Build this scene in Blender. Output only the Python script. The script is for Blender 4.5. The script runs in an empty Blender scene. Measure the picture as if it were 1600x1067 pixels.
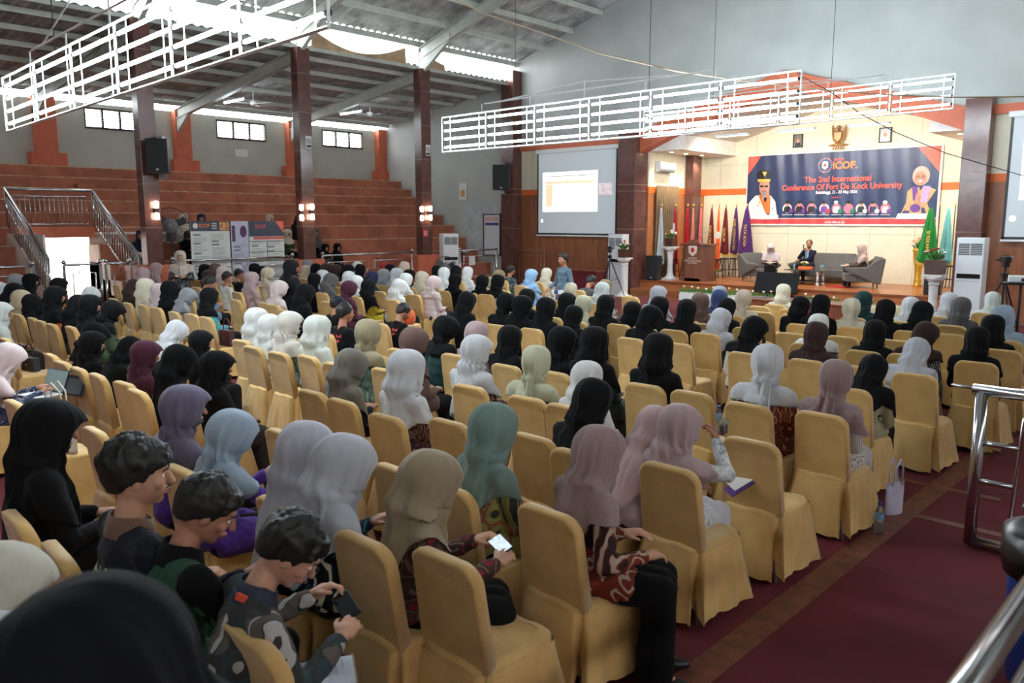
import bpy, bmesh, math, random
import numpy as np
from mathutils import Vector, Matrix, noise
from mathutils.bvhtree import BVHTree
sc = bpy.context.scene
COL = sc.collection
R = random.Random(7)
# ---------------------------------------------------------------- camera
F = 1266.0; CX = 800.0; CY = 533.5; HC = 2.37
PITCH = math.atan((CY-345)/F); YAW = math.atan(1200*math.cos(PITCH)/F)
FW = Vector((-math.sin(YAW)*math.cos(PITCH), math.cos(YAW)*math.cos(PITCH), -math.sin(PITCH)))
RT = Vector((math.cos(YAW), math.sin(YAW), 0)); UP = RT.cross(FW)
CAM = Vector((0, 0, HC))
cam = bpy.data.cameras.new('camera'); camo = bpy.data.objects.new('camera', cam); COL.objects.link(camo)
m = Matrix((RT, UP, -FW)).transposed().to_4x4(); m.translation = CAM; camo.matrix_world = m
cam.sensor_width = 36; cam.lens = 36*F/1600; cam.clip_end = 200; cam.clip_start = 0.05
cam.dof.use_dof = True; cam.dof.focus_distance = 9.0; cam.dof.aperture_fstop = 4.0
sc.camera = camo
def ray(x, y): return (FW*F + RT*(x-CX) - UP*(y-CY)).normalized()
def onz(x, y, z): r = ray(x, y); return CAM + r*((z-HC)/r.z)
def ony(x, y, Y): r = ray(x, y); return CAM + r*(Y/r.y)
def onx(x, y, X): r = ray(x, y); return CAM + r*(X/r.x)
# ---------------------------------------------------------------- world, exposure
sc.view_settings.view_transform = 'Standard'; sc.view_settings.look = 'None'
sc.view_settings.gamma = 1; sc.view_settings.use_curve_mapping = False
sc.view_settings.exposure = 0.36
W = bpy.data.worlds.new('sky'); sc.world = W; W.use_nodes = True
bg = W.node_tree.nodes['Background']; bg.inputs[0].default_value = (0.93, 0.97, 1, 1); bg.inputs[1].default_value = 14.0
sc.cycles.use_denoising = True
sc.cycles.max_bounces = 6; sc.cycles.diffuse_bounces = 4; sc.cycles.glossy_bounces = 3; sc.cycles.transmission_bounces = 5
sc.cycles.transparent_max_bounces = 6
sc.cycles.sample_clamp_indirect = 6
sc.cycles.use_light_tree = True
TUBE_E = 60.0
# ---------------------------------------------------------------- materials
def lin(c):
    return tuple((v/12.92 if v <= .04045 else ((v+.055)/1.055)**2.4) for v in (c[0]/255, c[1]/255, c[2]/255)) + (1,)
MATS = {}
def _new(name):
    m = bpy.data.materials.new(name); m.use_nodes = True
    nt = m.node_tree; return m, nt, nt.nodes['Principled BSDF']
def N(nt, t, **k):
    n = nt.nodes.new(t)
    for a, b in k.items():
        if a.startswith('i_'): n.inputs[a[2:].replace('_', ' ')].default_value = b
        else: setattr(n, a, b)
    return n
def coords(nt, scale=(1, 1, 1), gen='Object', rot=(0, 0, 0)):
    tc = N(nt, 'ShaderNodeTexCoord'); mp = N(nt, 'ShaderNodeMapping')
    mp.inputs['Scale'].default_value = scale; mp.inputs['Rotation'].default_value = rot
    nt.links.new(tc.outputs[gen], mp.inputs[0]); return mp.outputs[0]
def ramp(nt, fac, stops, interp='LINEAR'):
    r = N(nt, 'ShaderNodeValToRGB'); r.color_ramp.interpolation = interp
    e = r.color_ramp.elements
    while len(e) < len(stops): e.new(0.5)
    for el, (p, c) in zip(e, stops): el.position = p; el.color = lin(c)
    nt.links.new(fac, r.inputs[0]); return r.outputs[0]
def mat(name, c, rough=.6, metal=0, var=.06, vs=3.0, bump=0, bs=60, emit=None, es=1, alpha=1, trans=0, spec=.5, sheen=0):
    key = (name, tuple(c), rough)
    if key in MATS: return MATS[key]
    m, nt, b = _new(name)
    b.inputs['Roughness'].default_value = rough; b.inputs['Metallic'].default_value = metal
    b.inputs['Specular IOR Level'].default_value = spec
    if sheen: b.inputs['Sheen Weight'].default_value = sheen
    if var:
        v = coords(nt); n = N(nt, 'ShaderNodeTexNoise'); n.inputs['Scale'].default_value = vs; n.inputs['Detail'].default_value = 5
        nt.links.new(v, n.inputs['Vector'])
        d = tuple(max(0, x*(1-var)) for x in c); u = tuple(min(255, x*(1+var)) for x in c)
        nt.links.new(ramp(nt, n.outputs['Fac'], [(.3, d), (.7, u)]), b.inputs['Base Color'])
    else: b.inputs['Base Color'].default_value = lin(c)
    if bump:
        v = coords(nt); n = N(nt, 'ShaderNodeTexNoise'); n.inputs['Scale'].default_value = bs
        nt.links.new(v, n.inputs['Vector']); bp = N(nt, 'ShaderNodeBump'); bp.inputs['Strength'].default_value = bump; bp.inputs['Distance'].default_value = .01
        nt.links.new(n.outputs['Fac'], bp.inputs['Height']); nt.links.new(bp.outputs[0], b.inputs['Normal'])
    if emit: b.inputs['Emission Color'].default_value = lin(emit); b.inputs['Emission Strength'].default_value = es
    if trans: b.inputs['Transmission Weight'].default_value = trans
    if alpha < 1: b.inputs['Alpha'].default_value = alpha
    MATS[key] = m; return m
def fabric(c, rough=.85, var=.05, sheen=.15):
    key = ('fab', tuple(c))
    if key in MATS: return MATS[key]
    m, nt, b = _new('fabric'); b.inputs['Roughness'].default_value = rough; b.inputs['Sheen Weight'].default_value = sheen*min(1, sum(c)/330)
    b.inputs['Specular IOR Level'].default_value = .25 if sum(c) > 150 else .12
    v = coords(nt); n = N(nt, 'ShaderNodeTexNoise'); n.inputs['Scale'].default_value = 7; n.inputs['Detail'].default_value = 4
    nt.links.new(v, n.inputs['Vector'])
    nt.links.new(ramp(nt, n.outputs['Fac'], [(.3, tuple(x*(1-var) for x in c)), (.7, tuple(min(255, x*(1+var)) for x in c))]), b.inputs['Base Color'])
    bp = N(nt, 'ShaderNodeBump'); bp.inputs['Strength'].default_value = .25; bp.inputs['Distance'].default_value = .004
    n2 = N(nt, 'ShaderNodeTexNoise'); n2.inputs['Scale'].default_value = 38; n2.inputs['Detail'].default_value = 6
    nt.links.new(v, n2.inputs['Vector']); nt.links.new(n2.outputs['Fac'], bp.inputs['Height']); nt.links.new(bp.outputs[0], b.inputs['Normal'])
    MATS[key] = m; return m
def batik(c0, c1, c2, scale=14, kind='voronoi', c3=None):
    """a printed cloth: swirls and cells in up to four colours"""
    key = ('batik', c0, c1, c2, scale, kind, c3)
    if key in MATS: return MATS[key]
    m, nt, b = _new('printed_fabric'); b.inputs['Roughness'].default_value = .8; b.inputs['Specular IOR Level'].default_value = .25
    v = coords(nt)
    wn = N(nt, 'ShaderNodeTexNoise'); wn.inputs['Scale'].default_value = scale*.45; wn.inputs['Detail'].default_value = 2
    nt.links.new(v, wn.inputs['Vector'])
    mx = N(nt, 'ShaderNodeVectorMath', operation='MULTIPLY_ADD'); mx.inputs[1].default_value = (.16, .16, .16)
    nt.links.new(wn.outputs['Color'], mx.inputs[0]); nt.links.new(v, mx.inputs[2])
    vo = N(nt, 'ShaderNodeTexVoronoi'); vo.inputs['Scale'].default_value = scale
    vo.feature = 'DISTANCE_TO_EDGE' if kind == 'lines' else 'F1'
    nt.links.new(mx.outputs[0], vo.inputs['Vector'])
    if kind == 'lines': st = [(0, c1), (.07, c1), (.075, c0), (.3, c0), (.31, c2), (.4, c0)]
    elif kind == 'rings': st = [(0, c2), (.16, c2), (.17, c0), (.34, c0), (.35, c1), (.42, c1), (.43, c0), (1, c0)]
    else: st = [(0, c1), (.2, c1), (.22, c0), (.45, c0), (.46, c2), (.56, c2), (.57, c0)]
    col = ramp(nt, vo.outputs['Distance'], st, 'CONSTANT')
    n3 = N(nt, 'ShaderNodeTexNoise'); n3.inputs['Scale'].default_value = scale*.35; nt.links.new(v, n3.inputs['Vector'])
    gt = N(nt, 'ShaderNodeMath', operation='GREATER_THAN'); gt.inputs[1].default_value = .55; nt.links.new(n3.outputs['Fac'], gt.inputs[0])
    mix = N(nt, 'ShaderNodeMix', data_type='RGBA'); nt.links.new(gt.outputs[0], mix.inputs['Factor'])
    nt.links.new(col, mix.inputs[6])
    wv = N(nt, 'ShaderNodeTexWave'); wv.inputs['Scale'].default_value = scale*.6; wv.inputs['Distortion'].default_value = 9; wv.inputs['Detail'].default_value = 2
    nt.links.new(v, wv.inputs['Vector'])
    nt.links.new(ramp(nt, wv.outputs['Fac'], [(0, c3 or c0), (.55, c0), (.8, c1)], 'CONSTANT'), mix.inputs[7])
    nt.links.new(mix.outputs[2], b.inputs['Base Color'])
    MATS[key] = m; return m
def stripes(c0, c1, scale=60, axis=0):
    key = ('stripes', c0, c1, scale, axis)
    if key in MATS: return MATS[key]
    m, nt, b = _new('striped_fabric'); b.inputs['Roughness'].default_value = .85
    wv = N(nt, 'ShaderNodeTexWave', bands_direction='XYZ'[axis]); wv.inputs['Scale'].default_value = scale; wv.inputs['Distortion'].default_value = .6
    nt.links.new(coords(nt), wv.inputs['Vector']); nt.links.new(ramp(nt, wv.outputs['Fac'], [(0, c0), (.62, c0), (.7, c1)]), b.inputs['Base Color'])
    MATS[key] = m; return m
def wood(name, c, rough=.45, scale=(6, 6, .5), planks=0, axis=0):
    key = ('wood', name)
    if key in MATS: return MATS[key]
    m, nt, b = _new(name); b.inputs['Roughness'].default_value = rough
    v = coords(nt, scale); n = N(nt, 'ShaderNodeTexNoise'); n.inputs['Scale'].default_value = 2.5; n.inputs['Detail'].default_value = 8; n.inputs['Distortion'].default_value = .6
    nt.links.new(v, n.inputs['Vector'])
    base = ramp(nt, n.outputs['Fac'], [(.25, tuple(x*.78 for x in c)), (.6, c), (.8, tuple(min(255, x*1.12) for x in c))])
    if planks:
        w = N(nt, 'ShaderNodeTexWave', bands_direction='XYZ'[axis], wave_profile='SAW'); w.inputs['Scale'].default_value = planks/ (2*math.pi)*1.0
        nt.links.new(coords(nt), w.inputs['Vector'])
        r2 = ramp(nt, w.outputs['Fac'], [(0, (110, 110, 110)), (.04, (255, 255, 255)), (1, (255, 255, 255))])
        mx = N(nt, 'ShaderNodeMix', data_type='RGBA', blend_type='MULTIPLY'); mx.inputs['Factor'].default_value = 1
        nt.links.new(base, mx.inputs[6]); nt.links.new(r2, mx.inputs[7]); base = mx.outputs[2]
    nt.links.new(base, b.inputs['Base Color']); MATS[key] = m; return m
# ---------------------------------------------------------------- mesh builder
class MB:
    def __init__(s): s.v = []; s.f = []; s.mi = []; s.cur = 0
    def add(s, vs, fs):
        b = len(s.v); s.v += [tuple(p) for p in vs]; s.f += [tuple(i+b for i in f) for f in fs]; s.mi += [s.cur]*len(fs); return s
    def box(s, x0, x1, y0, y1, z0, z1):
        v = [(x0,y0,z0),(x1,y0,z0),(x1,y1,z0),(x0,y1,z0),(x0,y0,z1),(x1,y0,z1),(x1,y1,z1),(x0,y1,z1)]
        return s.add(v, [(0,3,2,1),(4,5,6,7),(0,1,5,4),(1,2,6,5),(2,3,7,6),(3,0,4,7)])
    def cbox(s, c, sx, sy, sz, rot=None):
        v = [Vector((a*sx/2, b*sy/2, d*sz/2)) for d in (-1, 1) for a, b in ((-1,-1),(1,-1),(1,1),(-1,1))]
        if rot is not None: v = [rot @ p for p in v]
        return s.add([p+Vector(c) for p in v], [(0,3,2,1),(4,5,6,7),(0,1,5,4),(1,2,6,5),(2,3,7,6),(3,0,4,7)])
    def tube(s, pts, rs, n=8, cap=True, closed=False):
        pts = [Vector(p) for p in pts]
        if not hasattr(rs, '__len__'): rs = [rs]*len(pts)
        vs = []; fs = []; prev = None
        for i, p in enumerate(pts):
            if closed: d = pts[(i+1) % len(pts)] - pts[i-1]
            else: d = pts[min(i+1, len(pts)-1)] - pts[max(i-1, 0)]
            d.normalize()
            if prev is None:
                a = Vector((0, 0, 1)) if abs(d.z) < .9 else Vector((1, 0, 0)); u = d.cross(a).normalized()
            else: u = (prev - d*prev.dot(d)).normalized()
            prev = u; w = d.cross(u)
            for k in range(n):
                t = 2*math.pi*k/n; vs.append(p + (u*math.cos(t)+w*math.sin(t))*rs[i])
        m = len(pts)
        for i in range(m if closed else m-1):
            for k in range(n):
                a = i*n+k; b = i*n+(k+1) % n; j = (i+1) % m
                fs.append((a, b, j*n+(k+1) % n, j*n+k))
        if cap and not closed: fs.append(tuple(range(n))[::-1]); fs.append(tuple(range((m-1)*n, m*n)))
        return s.add(vs, fs)
    def capsule(s, p, q, r0, r1, n=12, sx=1.0, ax=None):
        p = Vector(p); q = Vector(q); d = q-p
        L = d.length; d = d.normalized() if L > 1e-6 else Vector((0, 0, 1))
        pts = []; rs = []
        for k in (0.0, .35, .7): a = (1-k)*math.pi/2; pts.append(p - d*r0*math.sin(a)*.999); rs.append(max(.0008, r0*math.cos(a)))
        for k in (0, .5, 1): pts.append(p+d*L*k); rs.append(r0+(r1-r0)*k)
        for k in (.7, .35, 0.0): a = (1-k)*math.pi/2; pts.append(q + d*r1*math.sin(a)*.999); rs.append(max(.0008, r1*math.cos(a)))
        return s.tube(pts, rs, n)
    def ball(s, c, rx, ry=None, rz=None, n=16, m=10, rot=None):
        ry = rx if ry is None else ry; rz = rx if rz is None else rz
        c = Vector(c); vs = [Vector((0, 0, -rz))]; fs = []
        for i in range(1, m):
            a = -math.pi/2 + math.pi*i/m
            for k in range(n):
                t = 2*math.pi*k/n; vs.append(Vector((rx*math.cos(a)*math.cos(t), ry*math.cos(a)*math.sin(t), rz*math.sin(a))))
        vs.append(Vector((0, 0, rz)))
        if rot is not None: vs = [rot @ p for p in vs]
        for k in range(n): fs.append((0, 1+(k+1) % n, 1+k))
        for i in range(m-2):
            for k in range(n):
                a = 1+i*n+k; b = 1+i*n+(k+1) % n; fs.append((a, b, b+n, a+n))
        e = len(vs)-1; o = 1+(m-2)*n
        for k in range(n): fs.append((o+k, o+(k+1) % n, e))
        return s.add([p+c for p in vs], fs)
    def lathe(s, prof, c=(0, 0, 0), n=20, sq=False):
        c = Vector(c); vs = []; fs = []
        for r, z in prof:
            for k in range(n):
                t = 2*math.pi*(k+.5)/n; vs.append(c+Vector((r*math.cos(t), r*math.sin(t), z)))
        for i in range(len(prof)-1):
            for k in range(n): fs.append((i*n+k, i*n+(k+1) % n, (i+1)*n+(k+1) % n, (i+1)*n+k))
        fs.append(tuple(range(n))[::-1]); fs.append(tuple(range((len(prof)-1)*n, len(prof)*n)))
        return s.add(vs, fs)
    def prism(s, poly, d0, d1, axis='y'):
        """polygon in the plane across `axis`, extruded from d0 to d1"""
        n = len(poly)
        def P(a, b, d): return (a, d, b) if axis == 'y' else ((d, a, b) if axis == 'x' else (a, b, d))
        v = [P(a, b, d0) for a, b in poly] + [P(a, b, d1) for a, b in poly]
        fs = [tuple(range(n)), tuple(range(n, 2*n))[::-1]] + [(i, i+n, (i+1) % n + n, (i+1) % n) for i in range(n)]
        return s.add(v, fs)
    def grid(s, fn, nu, nv):
        vs = [fn(i/nu, j/nv) for j in range(nv+1) for i in range(nu+1)]
        fs = [(j*(nu+1)+i, j*(nu+1)+i+1, (j+1)*(nu+1)+i+1, (j+1)*(nu+1)+i) for j in range(nv) for i in range(nu)]
        return s.add(vs, fs)
    def mesh(s, name='mesh'):
        me = bpy.data.meshes.new(name); me.from_pydata(s.v, [], s.f); me.validate(); me.update()
        bm = bmesh.new(); bm.from_mesh(me); bmesh.ops.recalc_face_normals(bm, faces=bm.faces); bm.to_mesh(me); bm.free()
        if any(s.mi) and len(me.polygons) == len(s.mi):
            for p, k in zip(me.polygons, s.mi): p.material_index = k
        return me
    def build(s, name, mats, parent=None, smooth=False, bevel=0, loc=None, solid=0, sub=0):
        me = s.mesh(name)
        return link(name, me, mats, parent, smooth, bevel, loc, solid, sub)
def link(name, me, mats, parent=None, smooth=False, bevel=0, loc=None, solid=0, sub=0):
    if not isinstance(mats, (list, tuple)): mats = [mats]
    for x in mats: me.materials.append(x)
    if smooth:
        for p in me.polygons: p.use_smooth = True
    o = bpy.data.objects.new(name, me); COL.objects.link(o)
    if parent: o.parent = parent
    if loc is not None: o.location = loc
    if solid: md = o.modifiers.new('s', 'SOLIDIFY'); md.thickness = solid; md.offset = 0
    if bevel: md = o.modifiers.new('b', 'BEVEL'); md.width = bevel; md.segments = 2; md.limit_method = 'ANGLE'
    if sub: md = o.modifiers.new('u', 'SUBSURF'); md.levels = sub; md.render_levels = sub
    if smooth and bevel: pass
    return o
def empty(name, loc=(0, 0, 0), rz=0, parent=None):
    o = bpy.data.objects.new(name, None); COL.objects.link(o); o.location = loc; o.rotation_euler = (0, 0, rz); o.empty_display_size = .1
    if parent: o.parent = parent
    return o
def T(o, label, cat, group=None):
    o['label'] = label; o['category'] = cat
    if group: o['group'] = group
    return o
def S(o, label=None):
    o['kind'] = 'structure'
    if label: o['label'] = label
    return o
def copy_tree(o, parent=None):
    c = o.copy(); COL.objects.link(c)
    if parent: c.parent = parent
    for ch in o.children: copy_tree(ch, c)
    return c
def evaluated(me_list_mb, voxel, smooth=4, fac=.5):
    """union of the closed shapes in an MB through a voxel remesh; returns a mesh"""
    me = me_list_mb.mesh('t'); o = bpy.data.objects.new('t', me); COL.objects.link(o)
    r = o.modifiers.new('r', 'REMESH'); r.mode = 'VOXEL'; r.voxel_size = voxel; r.adaptivity = 0
    if smooth: sm = o.modifiers.new('s', 'SMOOTH'); sm.iterations = smooth; sm.factor = fac
    dg = bpy.context.evaluated_depsgraph_get(); out = bpy.data.meshes.new_from_object(o.evaluated_get(dg))
    bpy.data.objects.remove(o); bpy.data.meshes.remove(me); out.materials.clear(); return out
def text_mesh(txt, size, bold=0.0, align='CENTER', ext=.002, space=1.0):
    cu = bpy.data.curves.new('t', 'FONT'); cu.body = txt; cu.size = size; cu.align_x = align; cu.align_y = 'CENTER'
    cu.extrude = ext; cu.offset = bold; cu.space_character = space; cu.resolution_u = 3
    o = bpy.data.objects.new('t', cu); COL.objects.link(o)
    dg = bpy.context.evaluated_depsgraph_get(); me = bpy.data.meshes.new_from_object(o.evaluated_get(dg))
    bpy.data.objects.remove(o); bpy.data.curves.remove(cu); me.materials.clear(); return me
def put_text(name, txt, size, m, M, parent=None, bold=0.0, align='CENTER', ext=.002, space=1.0, disp=None):
    me = text_mesh(txt, size, bold, align, ext, space); me.transform(M)
    if disp:
        for v in me.vertices: v.co = disp(v.co)
    return link(name, me, m, parent)
XZ = Matrix(((1, 0, 0, 0), (0, 0, -1, 0), (0, 1, 0, 0), (0, 0, 0, 1)))   # text facing -Y
# ================================================================ the hall
grey = mat('grey_wall_paint', (176, 181, 178), .85, var=.04, vs=.9)
grey_side = mat('grey_side_wall_paint', (180, 184, 176), .85, var=.05, vs=.8)
orange = mat('orange_paint', (196, 104, 74), .6, var=.05)
stripe = mat('orange_stripe_paint', (226, 112, 50), .6, var=.04)
cream = mat('cream_panel', (226, 219, 196), .7, var=.02)
brick = mat('terracotta_bleacher_paint', (168, 102, 78), .8, var=.14, vs=1.5)
worn = mat('worn_nosing_concrete', (190, 160, 130), .85, var=.2, vs=8)
panelwood = wood('brown_wood_panelling', (156, 96, 62), .45, (3, 3, .4), planks=22)
stagewood = wood('stage_floor_boards', (176, 108, 62), .3, (.7, 6, 6), planks=44, axis=1)
granite = mat('dark_brown_granite', (96, 62, 56), .2, var=.12, vs=5)
steel = mat('polished_steel', (200, 202, 205), .18, metal=1, var=0)
whitem = mat('white_painted_metal', (228, 232, 232), .5, var=0)
roofm = mat('grey_roof_sheet', (160, 163, 161), .75, var=.2, vs=2.2)
beamm = mat('grey_green_steel_beam', (184, 190, 182), .6, var=.05)
black = mat('black_plastic', (22, 22, 24), .45, var=0)
white = mat('white_plastic', (222, 226, 228), .4, var=0)
# carpet
def carpet_mat():
    m, nt, b = _new('maroon_carpet'); b.inputs['Roughness'].default_value = .95
    v = coords(nt)
    n = N(nt, 'ShaderNodeTexNoise'); n.inputs['Scale'].default_value = 1.3; n.inputs['Detail'].default_value = 6; nt.links.new(v, n.inputs['Vector'])
    n2 = N(nt, 'ShaderNodeTexNoise'); n2.inputs['Scale'].default_value = 140; nt.links.new(v, n2.inputs['Vector'])
    c = ramp(nt, n.outputs['Fac'], [(.3, (96, 30, 36)), (.7, (120, 36, 46))])
    sp = ramp(nt, n2.outputs['Fac'], [(.3, (200, 200, 200)), (.7, (255, 255, 255))])
    mx = N(nt, 'ShaderNodeMix', data_type='RGBA', blend_type='MULTIPLY'); mx.inputs['Factor'].default_value = .7
    nt.links.new(c, mx.inputs[6]); nt.links.new(sp, mx.inputs[7]); nt.links.new(mx.outputs[2], b.inputs['Base Color']); return m
S(MB().box(-28.4, 8.2, -14, 22, -.2, 0).build('floor', mat('hall_floor_concrete', (120, 90, 78), .6)))
S(MB().box(-20.2, -.2, -8, 21.3, 0, .012).build('floor', carpet_mat()))
tape = mat('worn_brown_carpet_tape', (112, 62, 46), .5, var=.2, vs=9)
def strip(name, label, *rects):
    b = MB(); dz = 0 if name == 'trim_1' else .001
    for r in rects: b.box(*r, .0125, .0155+dz)
    S(b.build(name, tape), label)
strip('trim_1', 'worn brown tape seam along the aisle carpet', (-2.08, -1.9, -6, 21))
strip('trim_2', 'narrow brown tape seam crossing the aisle carpet', (-4.2, -.4, 6.76, 6.85))
strip('trim_3', 'second brown tape seam crossing the aisle carpet', (-4.2, -1.5, 7.66, 7.74))
# roofs
def zmain(x): return 7.98 + .305*(min(x, -20.6-x)+20.2) if True else 0
RIDGE = -10.3
def sheet(name, x0, z0, x1, z1, label, y0=-14, y1=22.2, pitch=.25, amp=.028, m=roofm):
    n = int((y1-y0)/pitch*4); b = MB()
    def fn(u, v):
        y = y0+(y1-y0)*v; w = amp*math.sin(2*math.pi*y/pitch); return (x0+(x1-x0)*u, y, z0+(z1-z0)*u+w)
    b.grid(fn, 1, n); return S(b.build(name, m, solid=.01), label)
zr = 7.98+.305*9.9
sheet('ceiling', -20.35, 7.98, RIDGE, zr+.04, 'main roof sheeting, left slope')
sheet('ceiling', -.25, 7.98, RIDGE, zr+.04, 'main roof sheeting, right slope')
sheet('ceiling', -28.15, 6.32, -20.45, 7.26, 'side roof sheeting over the bleachers')
sheet('ceiling', 7.6, 6.32, -.15, 7.26, 'side roof sheeting over the right side')
# purlins
b = MB()
def purl(b, x, z, w=.07, h=.16): b.box(x-w/2, x+w/2, -14, 21.9, z-h-.04, z-.04)
for x in (-19.03, -17.78, -16.55, -15.3, -14.05, -12.8, -11.6):
    purl(b, x, 7.98+.305*(x+20.2))
    purl(b, -20.6-x, 7.98+.305*(x+20.2))
S(b.build('trim_4', beamm), 'steel purlins under the main roof')
b = MB()
for x in (-21.2, -22.4, -23.6, -24.9, -26.3, -27.6): purl(b, x, 6.32+.122*(x+28.15), h=.13)
S(b.build('trim_5', beamm), 'steel purlins under the side roof')
# rafters
def ibeam(b, p, q, y, h=.34, w=.17):
    (x0, z0), (x1, z1) = p, q
    for dz, hh, ww in ((0, .025, w), (-h, .025, w)):
        b.prism([(x0, z0+dz), (x1, z1+dz), (x1, z1+dz+hh), (x0, z0+dz+hh)], y-ww/2, y+ww/2)
    b.prism([(x0, z0-h), (x1, z1-h), (x1, z1), (x0, z0)], y-.012, y+.012)
b = MB(); bl = MB()
BAYS = (-9.4, -4.9, -.45, 4.05, 8.62, 13.02, 17.44)
for y in BAYS:
    ibeam(b, (-20.3, 7.72), (RIDGE, 10.78), y); ibeam(b, (-.3, 7.72), (RIDGE, 10.78), y)
    for s in (0, 1):
        X = lambda x: x if s == 0 else -20.6-x
        b.prism([(X(-20.3), 7.0), (X(-20.15), 7.0), (X(-18.9), 7.8), (X(-18.9), 8.0), (X(-20.3), 7.6)], y-.06, y+.06)
    ibeam(bl, (-28.1, 6.1), (-20.4, 7.05), y, .3); bl.prism([(-28.1, 5.8), (-28.1, 5.35), (-27.95, 5.35), (-27.0, 5.95)], y-.05, y+.05)
S(b.build('trim_6', beamm), 'main roof rafters'); S(bl.build('trim_7', beamm), 'side roof rafters')
# clerestory
b = MB(); b.box(-20.5, -20.3, -14, 22, 7.78, 7.95); b.box(-20.46, -20.34, -14, 22, 7.1, 7.2)
b.box(-.3, -.1, -14, 22, 7.78, 7.95); b.box(-.26, -.14, -14, 22, 7.1, 7.2)
for y in BAYS: b.box(-20.48, -20.32, y-.07, y+.07, 7.1, 7.8)
S(b.build('trim_8', mat('pale_clerestory_beam', (176, 182, 176), .6)), 'clerestory beams above the columns')
clothm = mat('tan_sagging_cloth', (172, 146, 116), .85, var=.1)
def sag(y0, y1, drop, label, top=7.72, tip=None):
    def fn(u, v):
        y = y0+(y1-y0)*u; z1 = top-drop*math.sin(math.pi*min(1, u*(1 if tip is None else tip)))
        return (-20.42+.03*math.sin(9*u+2*v), y, 7.18+(z1-7.18)*v)
    o = MB().grid(fn, 24, 5).build('shade_cloth', clothm, smooth=True, solid=.006); return T(o, label, 'cloth')
sag(13.5, 16.95, .42, 'tan cloth sagging in the high opening left of the third column')
sag(17.5, 18.6, .3, 'short tan cloth in the high opening right of the third column', tip=.5)
# side wall and windows
wall = MB(); WX = -28.2
wy = [(10.1, 11.75), (14.55, 16.5), (19.0, 20.96)]; z0, z1 = 5.33, 5.95
wall.box(WX-.2, WX, -14, 22, 2.3, z0); 
ys = [-14]+[v for w in wy for v in w]+[22]
for i in range(0, len(ys), 2): wall.box(WX-.2, WX, ys[i], ys[i+1], z0, z1)
wall.box(WX-.2, WX, -14, 22, z1, 6.1)
wall.box(WX-.2, WX, -14, 6.2, 0, 2.3); wall.box(WX-.2, WX, 11.2, 22, 0, 2.3)
S(wall.build('wall_left', grey_side))
S(MB().box(8, 8.2, -14, 22, 0, 6.1).build('wall_right', grey_side))
S(MB().box(-28.4, 8.2, -14.2, -14, 0, 11.2).build('wall_back', grey))
framem = mat('dark_window_frame', (60, 48, 42), .6)
louver = mat('louvre_slat', (150, 112, 98), .5)
for i, (a, c) in enumerate(wy):
    b = MB(); e = .04
    b.box(WX-.06, WX+.04, a, c, z0-.03, z0+e); b.box(WX-.06, WX+.04, a, c, z1-e, z1+.02)
    for k in range(4):
        y = a+(c-a)*k/3; b.box(WX-.06, WX+.04, max(a, y-.03), min(c, y+.03), z0, z1)
    w = S(b.build('window_%d' % (i+1), framem), 'high louvred window in the left wall')
    l = MB()
    for k in range(3):
        for j in range(7):
            zz = z0+.08+j*.075; l.cbox((WX-.03, a+(c-a)*(k+.5)/3, zz), .05, (c-a)/3-.06, .02, Matrix.Rotation(math.radians(20), 3, 'Y'))
    l.build('louvre', louver, w)
# pilasters
for i, (y, w) in enumerate(((8.87, .3), (13.2, .27), (17.6, .27), (21.8, .2))):
    b = MB(); b.box(WX, WX+.3, y-w, y+w, 3.9, 6.15); b.box(WX, WX+.42, y-w-.2, y+w+.2 if y < 21 else 22, 3.9, 4.45)
    S(b.build('trim_%d' % (9+i), orange), 'orange wall pilaster with a stepped foot')
# bleachers
XS = [-27.0, -26.35, -25.7, -25.05, -24.4, -23.75, -23.05, -22.4, -21.7, -21.0]
ZS = [4.0, 3.65, 3.3, 2.95, 2.6, 2.2, 1.75, 1.28, .83, .4]
YA, YB = 6.4, 8.4
b = MB(); nb = MB()
def steps(y0, y1, n0, n1, floor=0):
    for k in range(n0, n1):
        back = WX if k == 0 else XS[k-1]
        b.box(back, XS[k], y0, y1, floor if not callable(floor) else 0, ZS[k])
        nb.box(XS[k]-.05, XS[k]+.012, y0, y1, ZS[k]-.02, ZS[k]+.008)
steps(-14, YA, 0, 10); steps(11.2, 22, 0, 10); steps(YB, 11.2, 6, 10)
for k in range(0, 6):
    back = WX if k == 0 else XS[k-1]; b.box(back, XS[k], YB, 11.2, 2.05, ZS[k]); nb.box(XS[k]-.05, XS[k]+.012, YB, 11.2, ZS[k]-.02, ZS[k]+.008)
for k in range(0, 6):
    back = WX if k == 0 else XS[k-1]; b.box(back, XS[k], YA, YB, 2.05, ZS[k]); nb.box(XS[k]-.05, XS[k]+.012, YA, YB, ZS[k]-.02, ZS[k]+.008)
S(b.build('wall_bleacher', brick), 'terracotta stepped bleacher seating'); S(nb.build('trim_13', worn), 'worn pale nosing of the bleacher steps')
# aisle half steps on the bleachers
b = MB()
for k in range(1, 9): b.box(XS[k], XS[k]+.32, 9.0+.0*k, 9.9, ZS[k+1] if k < 9 else 0, ZS[k]-.19)
for k in range(1, 9): b.box(XS[k], XS[k]+.32, 14.0, 14.05, ZS[k+1], ZS[k]-.19) if False else None
S(b.build('trim_14', brick), 'small aisle steps on the bleachers')
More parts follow.
